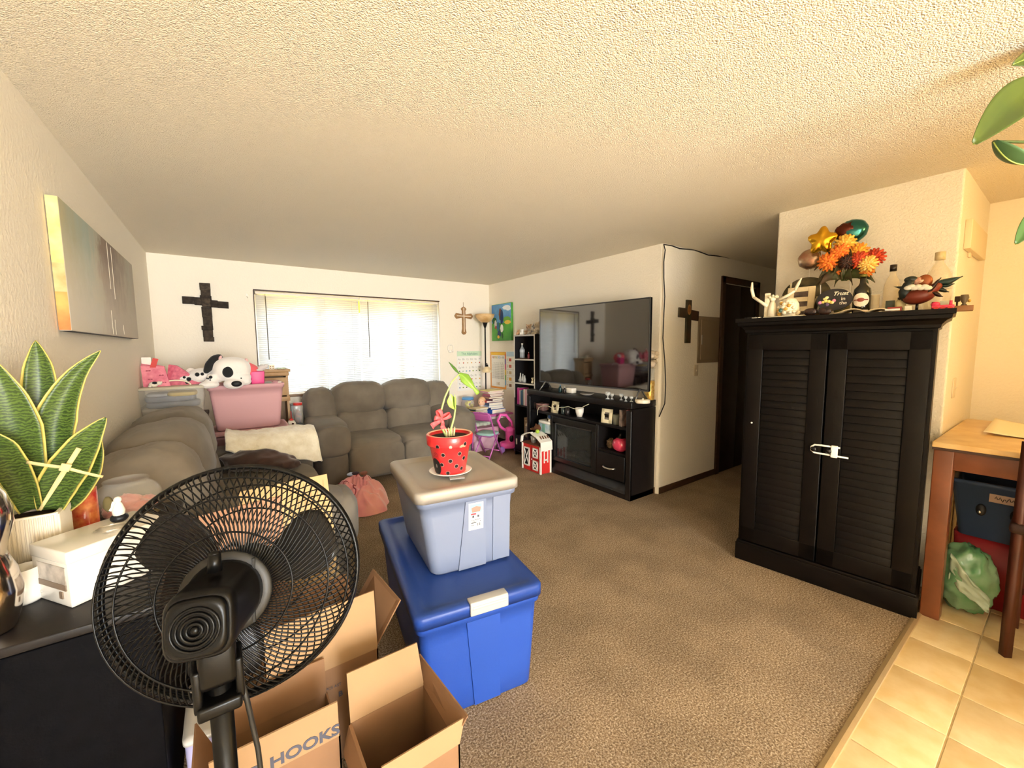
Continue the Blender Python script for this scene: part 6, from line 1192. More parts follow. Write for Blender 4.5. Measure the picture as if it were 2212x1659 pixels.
# ladder frame with three photos
t, p = onarm(1727, .20, 'photo_frame', 'cream wooden photo frame with three stacked pictures', 'picture frame'); k = PXM(.20); fw = 74*k; fh = 96*k; CRF = M('distressed_cream', '#d9c49a', rough=.6, var=.15, vs=25)
b = MB(); R = Matrix.Rotation(math.radians(-7), 4, 'X'); b.m = R
for x in (-fw/2+.018, fw/2-.018): b.box((x, 0, fh/2), (.036, .016, fh), bev=.003)
for q in (.96, .62, .30, .03): b.box((0, 0, fh*q), (fw, .014, .030), bev=.003)
part('frame', b, CRF, t)
for q in (.79, .46, .165): b = MB(); b.m = R; b.box((0, .004, fh*q), (fw-.07, .005, fh*.30)); part('photo', b, M('sepia_photo', '#33231b', rough=.35, col2='#6b5545', vs=24), t)
b = MB(); b.m = Matrix.Rotation(math.radians(14), 4, 'X'); b.box((0, .055, fh*.3), (.05, .006, fh*.6)); part('easel_leg', b, CRF, t)
# oval plaque "Trust in the"
t, p = onarm(1801, .13, 'slate_plaque', 'black oval slate plaque with flowers and white lettering Trust in the', 'plaque'); k = PXM(.13); rx, rz = 44*k, 33*k; q = am(1801, 648, .13).z-AZ
OV = frame((0, 0, q), (1, 0, 0), (0, .12, 1)); b = MB(); n = 36; b.prism([(rx*math.cos(2*PI*i/n), max(-q+.003, rz*math.sin(2*PI*i/n))) for i in range(n)], .012, OV); part('slate', b, M('black_slate', '#241f1c', rough=.6, bump=.15, bs=40), t)
TM = lambda x, y: OV @ Matrix.Translation((x, y, .0126)); CRM = M('cream_letters', '#f2e6cc', rough=.6)
text('lettering', 'Trust', 16.5*k, CRM, t, TM(14*k, 17*k), .0004, shear=.35, bold=.0004); text('lettering', 'in', 15*k, CRM, t, TM(22*k, 1*k), .0004); text('lettering', 'the', 14*k, CRM, t, TM(22*k, -12*k), .0004, shear=.1)
for i, (x, y, r, c) in enumerate(((-18, 7, 5, '#e6dc9a'), (-24, 4, 3.5, '#d9cf8c'), (-34, -7, 5, '#cf86ae'), (-27, -6, 4, '#e2c66a'), (-20, -3, 5, '#ead87c'), (-13, -5, 5, '#e8d070'), (-6, -8, 4.5, '#d9b858'), (0, -3, 5, '#d58a9e'), (-3, -9, 4, '#e6d89a'), (-16, -14, 5, '#6b5570'))):
    b = MB(); b.sph(tuple(OV @ V((x*k, y*k, .013))), (r*k, .004, r*k), 10, 6, fn=lambda v, i=i: 1+.3*noise.noise(v*4+V((i, 0, 0)))); part('painted_flower', b, M('petal_'+c, c, rough=.6), t)
# open book
t, p = onarm(1868, .035, 'open_book', 'open book with cream pages lying along the armoire\'s front edge', 'book'); k = PXM(.035); bw = 150*k
for s in (-1, 1):
    b = MB(); b.grid(lambda u, v, s=s: (s*u*bw/2, v*.17, .006+.022*math.sin(PI*min(1, u*1.15+.02))*(1-u*.3)), 12, 2, t=.006); part('page_block', b, M('old_pages', '#d3b98e', rough=.8, var=.15, vs=60), t)
b = MB(); b.box((0, .085, .002), (bw+.012, .178, .004)); part('cover', b, M('brown_leather', '#4a2e1e', rough=.5), t)
b = MB(); b.box((bw/2-.03, .0, .012), (.06, .006, .010), bev=.002); part('bookmark', b, WH, t)
# sunglasses left of the book
t, p = onarm(1766, .03, 'sunglasses', 'dark brown sunglasses folded in front of the photo frame', 'sunglasses'); TOR = M('tortoise_shell', '#3a2016', rough=.2, col2='#1c100b', vs=30)
for s in (-1, 1): b = MB(); b.sph((s*.036, 0, .024), (.032, .008, .022), 18, 10, e=.8); part('lens', b, TOR, t)
b = MB(); b.tube([(-.008, 0, .03), (.008, 0, .03)], .004, 6); b.tube([(-.068, 0, .03), (-.05, .03, .012), (.05, .04, .006)], .004, 6); b.tube([(.068, 0, .03), (.05, .035, .012), (-.05, .05, .006)], .004, 6); part('temples', b, TOR, t)
# dark cable lump at the left end
t, p = onarm(1628, .04, 'key_ring', 'dark tangle of keys at the armoire\'s left corner', 'keys'); b = MB(); b.tube([(-.05+.011*i, .02*math.sin(i*1.7), .006+.005*math.sin(i*2.3)) for i in range(11)], .005, 6); part('cord', b, BLK, t); b = MB(); b.box((.02, -.01, .004), (.05, .016, .006), rot=(0, 0, .4), bev=.002); part('key', b, M('brushed_nickel'), t)
# bottles
d = .16
t, p = onarm(1860, d, 'wine_bottle', 'squat dark green bottle with a round white label', 'bottle'); k = PXM(d); r = 21*k; h = am(1864, 593, d).z-AZ
b = MB(); b.lathe([(0, 0), (r*.92, 0), (r, .008), (r, h*.52), (r*.92, h*.64), (r*.45, h*.74), (r*.34, h*.80), (r*.34, h*.96), (0, h*.96)], seg=30); part('glass', b, M('bottle_green_black', '#15160d', rough=.08, coat=.5), t); b = MB(); b.cyl((0, 0, h*.93), (0, 0, h), r*.42, seg=18); part('cap', b, M('olive_foil', '#6d6a2e', rough=.3, metal=.4), t)
def curved(name, t, r, cz, hw, hh, mat, n=20, off=.0012, a0=-PI/2, shape='oval'):
    b = MB()
    def P(x, y): a = a0+x/r; return (math.cos(a)*(r+off), math.sin(a)*(r+off), cz+y)
    b.grid(lambda u, v: P(hw*math.sqrt(max(0, 1-(2*v-1)**2))*(2*u-1) if shape == 'oval' else hw*(2*u-1), hh*(2*v-1)), 10, n); return part(name, b, mat, t)
curved('paper_label', t, r, h*.36, r*.95, r*.95, M('label_cream', '#ead9c0', rough=.5)); curved('label_emblem', t, r, h*.36, r*.4, r*.28, M('label_brown', '#8a3a22', rough=.5), off=.002); curved('label_emblem', t, r, h*.36, r*.8, r*.07, M('label_brown'), off=.0024, shape='rect'); curved('label_strip', t, r, h*.08, r*.9, r*.16, M('label_cream'), shape='rect')
b = MB(); t, p = onarm(1888, .20, 'drinking_glass', 'tall clear drinking glass between the dark bottle and the black-capped bottle', 'glass'); k = PXM(.2); r = 11*k; b.lathe([(0, 0), (r*.9, 0), (r, .01), (r, 56*k), (r*.93, 56*k), (r*.9, .014), (0, .012)], seg=24); part('glass', b, M('clear_glass_warm', '#e6d3ac', rough=.05, alpha=.34, coat=.6), t)
GW2 = M('clear_glass_warm')
def clear_bottle(u, d, rpx, vtop, name, label, capm, prof, lab=None):
    t, p = onarm(u, d, name, label, 'bottle'); k = PXM(d); r = rpx*k; h = am(u, vtop, d).z-AZ; b = MB(); b.lathe([(x*r, z*h) for x, z in prof], seg=30); part('glass', b, GW2, t); b = MB(); b.cyl((0, 0, h*.87), (0, 0, h), r*.38 if rpx > 22 else r*.42, seg=18); part('cap', b, capm, t)
    if lab: curved('label', t, r, lab[0]*h, lab[1]*r, lab[2]*h, lab[3], shape='rect')
    return t
clear_bottle(1923, .20, 18, 573, 'liquor_bottle', 'tall clear bottle with a black cap and small grey label', M('black_foil', '#1f1814', rough=.3), [(0, 0), (.95, 0), (1, .02), (1, .52), (.95, .60), (.6, .74), (.36, .80), (.34, .9), (0, .9)], (.17, .55, .09, M('grey_green_label', '#4a5244', rough=.5)))
clear_bottle(2021, .28, 27, 546, 'liquor_bottle', 'big round-bodied clear flask with a cream cap near the kitchen wall', M('cream_cap', '#cdb98c', rough=.4), [(0, 0), (.7, 0), (.9, .05), (1, .25), (1, .5), (.9, .62), (.6, .74), (.32, .82), (.28, .9), (0, .9)])
t, p = onarm(1944, .14, 'spice_jar', 'small pale yellow jar beside the metal rooster', 'jar'); b = MB(); k = PXM(.14); r = 11*k; b.lathe([(0, 0), (r, 0), (r, 30*k), (r*.6, 36*k), (0, 36*k)], seg=20); part('jar', b, M('pale_yellow_jar', '#d6c68e', rough=.15, alpha=.8), t); b = MB(); b.cyl((0, 0, 36*k), (0, 0, 42*k), r*.6, seg=16); part('lid', b, BLK, t); curved('label', t, r, 10*k, r*.6, 6*k, M('olive_label', '#77764e', rough=.5))
t, p = onarm(1938, .055, 'match_box', 'small red and white matchbox in front of the rooster planter', 'box'); b = MB(); k = PXM(.055); b.box((-.01, 0, 7*k), (30*k, .03, 14*k), bev=.002); part('red_box', b, M('brick_red_box', '#8c2f1e', rough=.5), t); b = MB(); b.box((22*k, 0, 7*k), (14*k, .03, 15*k), bev=.002); part('white_end', b, M('cream_ornament'), t)
# metal rooster planter
d = .10; t, p = onarm(2000, d, 'rooster_planter', 'painted metal rooster planter with spread dark tail feathers', 'planter'); k = PXM(d); L = lambda u, v, dd=d: loc2(t, u, v, dd)
RB = M('rust_red_metal', '#7d2f1a', rough=.45, col2='#5f2010', vs=8); DG = M('dark_green_feather', '#1c2420', rough=.4); WG = M('white_grey_feather', '#cfcabb', rough=.5)
c = L(2000, 636); prof = [(0, 0), (.55, .12), (.85, .45), (1, .95), (.95, 1), (.80, .5), (0, .2)]
b = MB(); c1 = L(1985, 640); c2 = L(2012, 626); b.sph(tuple(c1), (33*k, .05, 21*k), 28, 16, rot=(0, -.25, 0)); b.sph(tuple(c2), (24*k, .032, 13*k), 20, 12, rot=(0, -.70, 0)); part('bowl_body', b, RB, t)
b = MB(); b.tube([L(1958, 644), L(1954, 630), L(1962, 615), L(1970, 606)], [.030, .026, .022, .020], 10); b.sph(L(1968, 604), (.028, .018, .018), 14, 10); b.add([L(1958, 622)+V((0, 0, .010)), L(1958, 626)-V((0, 0, .008)), L(1930, 619)], [(0, 1, 2), (2, 1, 0)]); part('neck_and_head', b, DG, t)
b = MB()
for kx in range(7): b.sph(L(1962+kx*7, 622-(kx % 2)*3, d-.05), (.018, .008, .012), 10, 6)
part('collar_feathers', b, WG, t)
def feather(pts, w, m, dd): 
    P = [L(u, v, dd) for u, v in pts]; b = MB()
    def f(u, v):
        x = u*(len(P)-1); i = min(int(x), len(P)-2); q = P[i].lerp(P[i+1], x-i); return q+V((0, 0, (v-.5)*w*math.sin(PI*min(.98, u*.9+.12))))+V((0, -.012*math.sin(PI*v), 0))
    b.grid(f, 10, 4, t=.003); part('feather', b, m, t)
feather([(2004, 632), (2020, 615), (2033, 600)], .035, M('brown_feather', '#2a1710', rough=.4), d-.03)
feather([(2020, 612), (2050, 608), (2080, 597)], .034, M('teal_dark_feather', '#15302c', rough=.35), d)
feather([(2022, 618), (2045, 616), (2062, 613)], .026, M('teal_dark_feather'), d+.02); feather([(2020, 624), (2036, 626), (2050, 631)], .024, DG, d); feather([(2014, 632), (2026, 636), (2037, 641)], .024, M('brown_feather'), d-.02); feather([(2024, 622), (2040, 622), (2056, 622)], .018, WG, d+.03)
feather([(1950, 648), (1946, 636), (1948, 626)], .03, DG, d+.01)
b = MB(); b.sph(L(1998, 607, d), (.030, .012, .034), 14, 10); part('comb_scroll', b, M('copper_scroll', '#8a4a22', rough=.35, metal=.4), t)
b = MB(); b.sph(L(1983, 607, d), (.034, .014, .020), 12, 8, fn=lambda v: 1+.4*noise.noise(v*5)); part('wing_flowers', b, M('cream_red_speckle', '#cdbf9f', rough=.6, col2='#a8402c', vs=50), t)
for dx in (-.03, .03): b = MB(); b.cyl((c.x+dx, 0, 0), (c.x+dx, 0, .045), .006, seg=8); b.box((c.x+dx, -.012, .003), (.024, .04, .006), bev=.001); part('foot', b, BLK, t)
t, p = onarm(2036, .09, 'toy_tractor', 'small pink and red toy tractor at the armoire\'s right front corner', 'toy'); k = PXM(.09); b = MB(); b.box((0, 0, 9*k), (42*k, .03, 8*k), bev=.003); b.sph((-14*k, 0, 16*k), (9*k, .014, 7*k), 12, 8); b.cyl((14*k, 0, 12*k), (14*k, 0, 24*k), 3*k, seg=10); part('body', b, M('pink_red_toy', '#e23a5c', rough=.4), t)
for x in (-12, 0, 13): b = MB(); b.cyl((x*k, -.018, 5*k), (x*k, .018, 5*k), 4.6*k, seg=14); part('wheel', b, M('tag_red'), t)
b = MB(); b.box((4*k, .03, 14*k), (20*k, .01, 22*k), bev=.002); part('mint_panel', b, M('mint_trinket'), t)
# wooden egg cup on a block at the right rear
t, p = onarm(2081, .30, 'egg_cup', 'brown wooden goblet on a small wooden block at the armoire\'s far right', 'goblet'); t.location.z = AZ; k = PXM(.3); WD = M('mid_brown_wood', '#8d5f38', rough=.5, var=.2, vs=14); b = MB(); b.box((0, 0, 7*k), (34*k, .06, 14*k), bev=.003); part('block', b, WD, t); b = MB(); b.lathe([(0, 14*k), (7*k, 14*k), (3*k, 20*k), (6*k, 25*k), (8.5*k, 34*k), (7*k, 42*k), (0, 42*k)], seg=20); part('goblet', b, M('grey_brown_wood', '#5f5240', rough=.5), t)
t, p = onarm(2066, .34, 'wall_hook', 'small dark figurine with a basket of rolls behind the rooster tail', 'figurine'); t.name = 'figurine'; k = PXM(.34); b = MB(); b.cyl((0, 0, 0), (0, 0, 30*k), 2*k, seg=8); b.box((0, 0, 33*k), (10*k, .02, 14*k), bev=.003); part('stand', b, M('dark_walnut'), t); b = MB()
for i in range(4): b.sph(((6+5*i)*k, 0, (33-2*i)*k), (3.4*k, .012, 4*k), 8, 6)
part('rolls', b, M('gold_rolls', '#cda24a', rough=.5), t)
# flowers and balloons
d = .27; t, p = onarm(1818, d, 'flower_arrangement', 'artificial orange and yellow chrysanthemums in an olive vase', 'flowers'); k = PXM(d); L = lambda u, v, dd=d: loc2(t, u, v, dd)
b = MB(); b.lathe([(0, 0), (14*k, 0), (19*k, 14*k), (20*k, 30*k), (13*k, 48*k), (15*k, 56*k), (12*k, 56*k), (0, 44*k)], seg=24); part('vase', b, M('olive_glass', '#7d7440', rough=.2, coat=.3), t)
b = MB()
for i in range(22): a = i*.63; q_ = (i % 3)*.055; b.grid(lambda u, v, a=a, q_=q_: (math.cos(a)*(.02+.13*u), .35*math.sin(a)*(.02+.10*u)-.02, .23+q_+.05*math.sin(PI*u)-.04*u+(v-.5)*.07*math.sin(PI*min(.97, u+.03))), 6, 2, t=.002)
part('foliage', b, M('bronze_leaf', '#4a3318', rough=.6, col2='#3c4a20', vs=16), t)
rr = random.Random(4)
for i, (u, v, r, c, c2, dd) in enumerate(((1826, 527, 21, '#f3c95e', '#e6a93a', d), (1815, 545, 19, '#ee8a2e', '#d9661c', d-.03), (1855, 545, 20, '#f2b13a', '#de8a24', d), (1790, 566, 21, '#ee8526', '#d4661a', d-.04), (1856, 562, 19, '#d24a20', '#a83414', d-.04), (1890, 556, 19, '#cf4620', '#a02e14', d), (1875, 570, 18, '#f3cf78', '#e8b04c', d-.05), (1873, 586, 13, '#e88a2c', '#cf6a1c', d-.03), (1830, 566, 16, '#4a2818', '#2c180f', d-.05), (1806, 585, 12, '#e07a22', '#b85818', d))):
    c0 = L(u, v, dd); bb = MB(); bb.tube([(c0.x*.1, 0, .22), (c0.x*.6, c0.y*.6, (c0.z+.22)/2), tuple(c0)], .003, 5); st = part('stem', bb, M('stem_green', '#4d5a26', rough=.7), t)
    bb = MB(); R_ = r*k*1.38
    for ring, (n, el, ln) in enumerate(((15, .1, 1), (14, .5, .95), (11, .9, .85), (8, 1.25, .72))):
        for q in range(n):
            a = 2*PI*q/n+ring*.4+rr.uniform(-.1, .1); dirv = V((math.cos(a)*math.cos(el), -math.sin(el), math.sin(a)*math.cos(el))); e = c0+dirv*R_*ln; m0 = c0+dirv*R_*ln*.5+V((0, -.004, 0))
            bb.tube([tuple(c0), tuple(m0), tuple(e)], [R_*.08, R_*.21, R_*.09], 5, mat=(ring+q) % 2)
    part('blossom', bb, [M('petal_'+c, c, rough=.6), M('petal_'+c2, c2, rough=.6)], st)
FO = dict(rough=.18, metal=.85)
t, p = onarm(1840, .385, 'foil_balloon', 'teal and brown round foil balloon above the flowers', 'balloon'); L = lambda u, v, dd=.385: loc2(t, u, v, dd); k = PXM(.385)
c0 = L(1837, 502); b = MB(); b.sph((0, 0, 0), (42*k, .055, 35*k), 30, 16, rot=Matrix.Translation(c0) @ Matrix.Rotation(-.35, 4, 'Y'), fn=lambda v: 1+.02*math.sin(22*math.atan2(v.z, v.x))*(1-abs(v.y))); part('foil', b, M('teal_foil', '#35706c', **FO), t)
b = MB(); b.sph((0, 0, 0), (30*k, .040, 25*k), 24, 12, rot=Matrix.Translation(c0+V((-8*k, -.018, 2*k))) @ Matrix.Rotation(-.6, 4, 'Y'), fn=lambda v: 1+.25*noise.noise(v*3)); part('printed_leaf', b, M('rust_foil', '#5a2414', rough=.25, metal=.6), t)
b = MB(); b.tube([tuple(c0-V((0, 0, 30*k))), (c0.x*.5, -.04, .25), (0, -.05, 0)], .0025, 5); part('stick', b, WH, t)
t, p = onarm(1776, .31, 'foil_balloon', 'gold star foil balloon left of the flowers', 'balloon'); L = lambda u, v, dd=.31: loc2(t, u, v, dd); k = PXM(.31); c0 = L(1776, 520)
def star(v): a = math.atan2(v.z, v.x); return .84+.16*math.cos(5*a-1.2)
b = MB(); b.sph(tuple(c0), (40*k, .036, 44*k), 40, 16, fn=star); part('foil', b, M('gold_foil', '#e0a92a', **FO), t); b = MB(); b.tube([tuple(c0-V((0, 0, 24*k))), (c0.x*.5, -.03, .2), (0, -.03, 0)], .0025, 5); part('stick', b, WH, t)
t, p = onarm(1750, .385, 'foil_balloon', 'rose-silver round foil balloon behind the photo frame', 'balloon'); L = lambda u, v, dd=.385: loc2(t, u, v, dd); k = PXM(.385); c0 = L(1750, 560)
b = MB(); b.sph(tuple(c0), (33*k, .036, 31*k), 28, 14, fn=lambda v: 1+.03*math.sin(20*math.atan2(v.z, v.x))*(1-abs(v.y))); part('foil', b, M('rose_silver_foil', '#a87a62', rough=.25, metal=.8, col2='#cdbb9c', vs=14), t); b = MB(); b.tube([tuple(c0-V((0, 0, 24*k))), (c0.x, 0, .15), (0, .0, 0)], .0025, 5); part('stick', b, WH, t)
# child lock on the armoire knobs
t = thing('child_lock', 'white sliding child lock hooked over the two armoire knobs', 'child lock', tuple(A0), math.atan2(AT.y, AT.x)); q = lambda u, v: loc2(t, u, v, -.038)
b = MB(); p0, p1 = q(1749, 970), q(1835, 974); m = q(1790, 976)
za = .875; xs = AW/2; b.tube([(xs+.085, -.033, .880), (xs+.0, -.033, .882), (xs-.035, -.033, .880), (xs-.05, -.033, .866), (xs-.05, -.033, .846), (xs-.035, -.033, .832), (xs+.06, -.033, .830), (xs+.125, -.033, .828)], .0052, 8); part('u_bar', b, WH, t)
b = MB(); b.box((xs+.060, -.035, .855), (.032, .020, .070), bev=.005); part('slider', b, WH, t)
# ================================================================== kitchen side
RW = M('red_brown_wood_stain', '#7a4426', rough=.4, var=.3, vs=7, coat=.15)
TZ = .965; t = thing('counter_table', 'counter-height red-brown table with a tan top against the kitchen wall', 'table', (3.57, .0025, 0)); tx0, tx1, ty0, ty1 = 3.02, 4.12, -.42, .425
b = MB(); b.box((0, 0, TZ-.014), (tx1-tx0, ty1-ty0, .028), bev=.004); part('top', b, M('maple_top', '#dfbd84', rough=.3, col2='#cfa566', vs=9), t)
b = MB(); b.box((0, 0, TZ-.034), (tx1-tx0-.004, ty1-ty0-.004, .014)); part('dark_edge', b, M('dark_edge_wood', '#3a2114', rough=.5), t)
for sx in (-1, 1):
    for sy in (-1, 1):
        b = MB(); b.box((sx*((tx1-tx0)/2-.045), sy*((ty1-ty0)/2-.045), (TZ-.04)/2), (.075, .075, TZ-.04), bev=.005); part('leg', b, RW, t)
for c, d in (((-(tx1-tx0)/2+.03, 0, TZ-.09), (.022, ty1-ty0-.15, .10)), (((tx1-tx0)/2-.03, 0, TZ-.09), (.022, ty1-ty0-.15, .10)), ((0, (ty1-ty0)/2-.03, TZ-.09), (tx1-tx0-.15, .022, .10)), ((0, -(ty1-ty0)/2+.03, TZ-.09), (tx1-tx0-.15, .022, .10))): b = MB(); b.box(c, d, bev=.003); part('apron', b, RW, t)
# counter chair pushed in, mostly beyond the frame
DWD = M('dark_red_wood', '#4f2618', rough=.4, var=.3, vs=8); t = thing('counter_chair', 'dark red-brown counter chair pushed up to the table at the photo\'s right edge', 'chair', (3.12, -.06, 0))
for y in (-.17, .17):
    b = MB(); b.tube([(-.185, y, 0), (-.17, y, .30), (-.165, y, .62), (-.19, y, 1.035)], [.021, .022, .023, .019], 4); part('rear_leg', b, DWD, t); b = MB(); b.box((.17, y, .30), (.042, .042, .60), bev=.004); part('front_leg', b, DWD, t)
b = MB(); b.box((0, 0, .625), (.40, .40, .05), bev=.018); part('seat', b, M('dark_seat_vinyl', '#2f1a14', rough=.4), t)
b = MB(); b.box((-.186, 0, .985), (.026, .32, .09), bev=.006); part('top_rail', b, DWD, t)
for y in (-.09, 0, .09): b = MB(); b.box((-.176, y, .80), (.016, .05, .30), bev=.003); part('back_slat', b, DWD, t)
for z in (.22, .32): b = MB(); b.box((-.01, .17 if z < .3 else -.17, z), (.34, .022, .03), bev=.004); part('stretcher', b, DWD, t)
b = MB(); b.box((.17, 0, .20), (.022, .32, .03), bev=.004); part('footrest', b, DWD, t)
# under the table
t = thing('red_crate', 'dark red plastic crate under the counter table', 'crate', (3.56, .17, 0)); b = MB(); b.loft([rrect(.15, .17, .02, 0), rrect(.17, .19, .02, .40), rrect(.16, .18, .02, .40), rrect(.145, .165, .02, .012)]); part('crate', b, M('crimson_plastic', '#8f1a1f', rough=.45), t); b = MB(); b.lathe([(.0, 0), (.028, 0), (.028, .003), (0, .003)], seg=20, mx=frame((-.169, -.06, .31), (0, -1, 0), (0, 0, 1))); part('round_badge', b, M('faded_red', '#a8433f', rough=.5), t)
t = thing('blue_bin', 'slate blue plastic bin with handle holes and a tape label, resting on the red crate', 'storage bin', (3.49, .19, .402)); SB = M('slate_blue_plastic', '#3f4f6e', rough=.4)
b = MB(); b.m = Matrix.Rotation(math.radians(0), 4, 'Y'); b.loft([rrect(.13, .15, .03, 0), rrect(.16, .19, .03, .30), rrect(.168, .198, .03, .30), rrect(.168, .198, .03, .32), rrect(.155, .185, .03, .32), rrect(.125, .145, .03, .012)]); part('tub', b, SB, t)
ql = frame((-.1585, -.02, .245), (0, -1, 0), (.09, 0, 1)); b = MB(); b.prism([(-.065, -.022), (.065, -.022), (.065, .022), (-.065, .022)], .001, ql); part('tape_label', b, M('masking_tape', '#b79a86', rough=.7), t); b = MB(); b.m = ql; b.tube([(-.045+.0045*i, .010*math.sin(i*1.9)+.004*math.sin(i*.7), .0016) for i in range(20)], .0018, 4); part('scribble', b, M('marker_ink', '#3a2f2c', rough=.7), t)
for y in (-.05, .07): b = MB(); b.sph((-.150, y, .165), (.010, .020, .034), 14, 8); part('handle_hole', b, M('black_board'), t); b = MB(); b.sph((-.161, y+.004, .155), (.004, .007, .009), 8, 6); part('bright_rivet', b, M('brushed_nickel'), t)
t = thing('green_bag', 'translucent green plastic bag of stuff slumped on the tile under the table', 'bag', (3.262, .285, 0)); GB2 = M('green_poly', '#2a7a3e', rough=.22, col2='#7d9c78', vs=5, coat=.5, bump=.5, bs=14)
b = MB(); b.sph((0, 0, .19), (.115, .118, .185), 40, 28, fn=lambda v: 1+.16*noise.noise(v*2.6)+.10*noise.noise(v*6+V((3, 0, 0)))); part('bag', b, GB2, t)
b = MB(); b.grid(lambda u, v: (-.105-.02*math.sin(3*u)+.025*noise.noise(V((u*5, v*5, 0))), .05-.15*u, .27-.15*u+.15*(v-.5)*(1-.5*u)), 16, 10, t=.003); part('loose_flap', b, M('clear_poly', '#b8c7ae', rough=.2, alpha=.7, coat=.5, bump=.5, bs=20), t)
# papers on the table
t = thing('paper_sheet', 'curled white paper sheets on the counter table', 'paper', (3.72, .14, TZ)); b = MB(); b.grid(lambda u, v: ((u-.5)*.52, (v-.5)*.30, .004+.035*(v)**2*(.4+.6*u)), 12, 8, t=.0012); part('sheet', b, M('warm_paper', '#efe3c8', rough=.6), t); b = MB(); b.grid(lambda u, v: ((u-.5)*.50+.03, (v-.5)*.28-.03, .0015+.004*u), 6, 6, t=.001); part('sheet', b, M('warm_paper'), t)
# hanging plant near the camera
hp_ = CAM+ray(2480, 140)*1.25; t = thing('hanging_plant', 'broad green leaves of a hanging plant entering at the top right', 'potted plant', (hp_.x, hp_.y, 2.0))
b = MB(); b.lathe([(0, -.12), (.07, -.12), (.10, .0), (.108, .02), (.098, .02), (.09, 0), (0, -.01)], seg=26); part('pot', b, M('terracotta_pot', '#9a5b3a', rough=.7), t)
b = MB()
for k in range(3): a = 2.1*k; b.tube([(.10*math.cos(a), .10*math.sin(a), .015), (0, 0, HC-2.0-.02)], .002, 5)
b.cyl((0, 0, HC-2.0-.03), (0, 0, HC-2.0), .012, seg=10); part('hanger', b, M('cream_cord'), t)
LG = M('pothos_leaf', '#4d5a18', rough=.4, col2='#3f4f18', vs=5); LG2 = M('pothos_leaf_pale', '#54764c', rough=.4, col2='#3a5f3c', vs=5)
def pleaf(p0, p1, p2, w, m, dist, side, cup=.25):
    P = [CAM+ray(*q)*dd-t.location for q, dd in zip((p0, p1, p2), dist)]
    def f(u, v):
        q = P[0]*(1-u)**2+P[1]*2*u*(1-u)+P[2]*u*u; tg = (P[2]-P[0]).normalized(); s = tg.cross(V(side)).normalized(); nn = s.cross(tg); ww = w*math.sin(PI*min(1, u*.93+.035))**.75*(1-.25*u); return q+s*((v-.5)*ww)+nn*(abs(v-.5)**1.5*ww*cup*2)
    b = MB(); b.grid(f, 18, 10, t=.0015); lf = part('leaf', b, m, t); b = MB(); b.tube([f(i/12, .5)-V((0, 0, .001)) for i in range(13)], .0022, 5); part('midrib', b, M('midrib_green', '#93a24a', rough=.5), lf)
    b = MB(); b.tube([(0, 0, .0), tuple(P[0]*.5+V((0, 0, .05))), tuple(P[0])], .004, 6); part('stem', b, M('stem_green'), t)
vw = tuple(-ray(2180, 260))
pleaf((2262, 170), (2185, 215), (2103, 311), .125, LG, (1.25, 1.25, 1.22), vw)
pleaf((2146, 306), (2180, 368), (2238, 352), .085, LG2, (1.25, 1.24, 1.24), (.2, -.3, 1))
pleaf((2262, 440), (2230, 480), (2194, 527), .06, M('pothos_leaf_dark', '#3f5f2c', rough=.4), (1.25, 1.25, 1.25), vw)
pleaf((2290, 100), (2230, 120), (2186, 140), .07, LG, (1.3, 1.3, 1.3), vw)
# ================================================================== ladybird pot on the grey tote
PB_ = V((.888, 1.782, .8605)); RD = M('ladybird_red', '#dc2f33', rough=.3, coat=.3, var=.06, vs=5); BD = M('ladybird_black', '#1d1a1b', rough=.35)
t = thing('saucer', 'white saucer under the red spotted pot', 'saucer', tuple(PB_)); b = MB(); b.lathe([(0, 0), (.055, 0), (.065, .003), (.100, .012), (.106, .016), (.100, .0165), (.066, .008), (0, .006)], seg=40); part('plate', b, M('white_ceramic'), t); b = MB(); b.box((-.02, -.105, .004), (.07, .03, .006), rot=(0, 0, -.3)); part('folded_card', b, M('card_grey', '#8c8a84', rough=.6), t)
t = thing('ladybird_pot', 'red flower pot with black ladybird spots and a budding plant, on the grey tote', 'potted plant', tuple(PB_+V((0, 0, .0085)))); o = t.location.copy()
PH = .190; rb, rt, rl = .075, .100, .111
def rad(z): return rb+(rt-rb)*min(1, z/.14) if z < .138 else rl
b = MB(); b.lathe([(0, 0), (rb-.003, 0), (rb, .004), (rt-.001, .137), (rl-.002, .139), (rl, .143), (rl+.003, PH-.004), (rl, PH), (rl-.009, PH), (rl-.011, PH-.02), (0, PH-.022)], seg=48); pot = part('pot', b, RD, t)
b = MB(); b.lathe([(rl+.001, PH-.003), (rl-.002, PH+.001), (rl-.010, PH+.001), (rl-.011, PH-.003)], seg=48); part('worn_rim', b, M('peach_rim', '#f0b79a', rough=.5), pot)
b = MB(); b.lathe([(0, PH-.014), (.06, PH-.014), (rl-.012, PH-.018)], seg=30); part('soil', b, M('potting_soil'), t)
vd = (CAM-o); va = math.atan2(vd.y, vd.x); UC = 975.5
def on_pot(u, v):
    hw = 51 if v < 960 else 47-(v-962)*12/63
    a = va+math.asin(max(-.97, min(.97, (u-UC)/hw))); z = .176-(v-935)*(.176-.004)/90
    return a, z
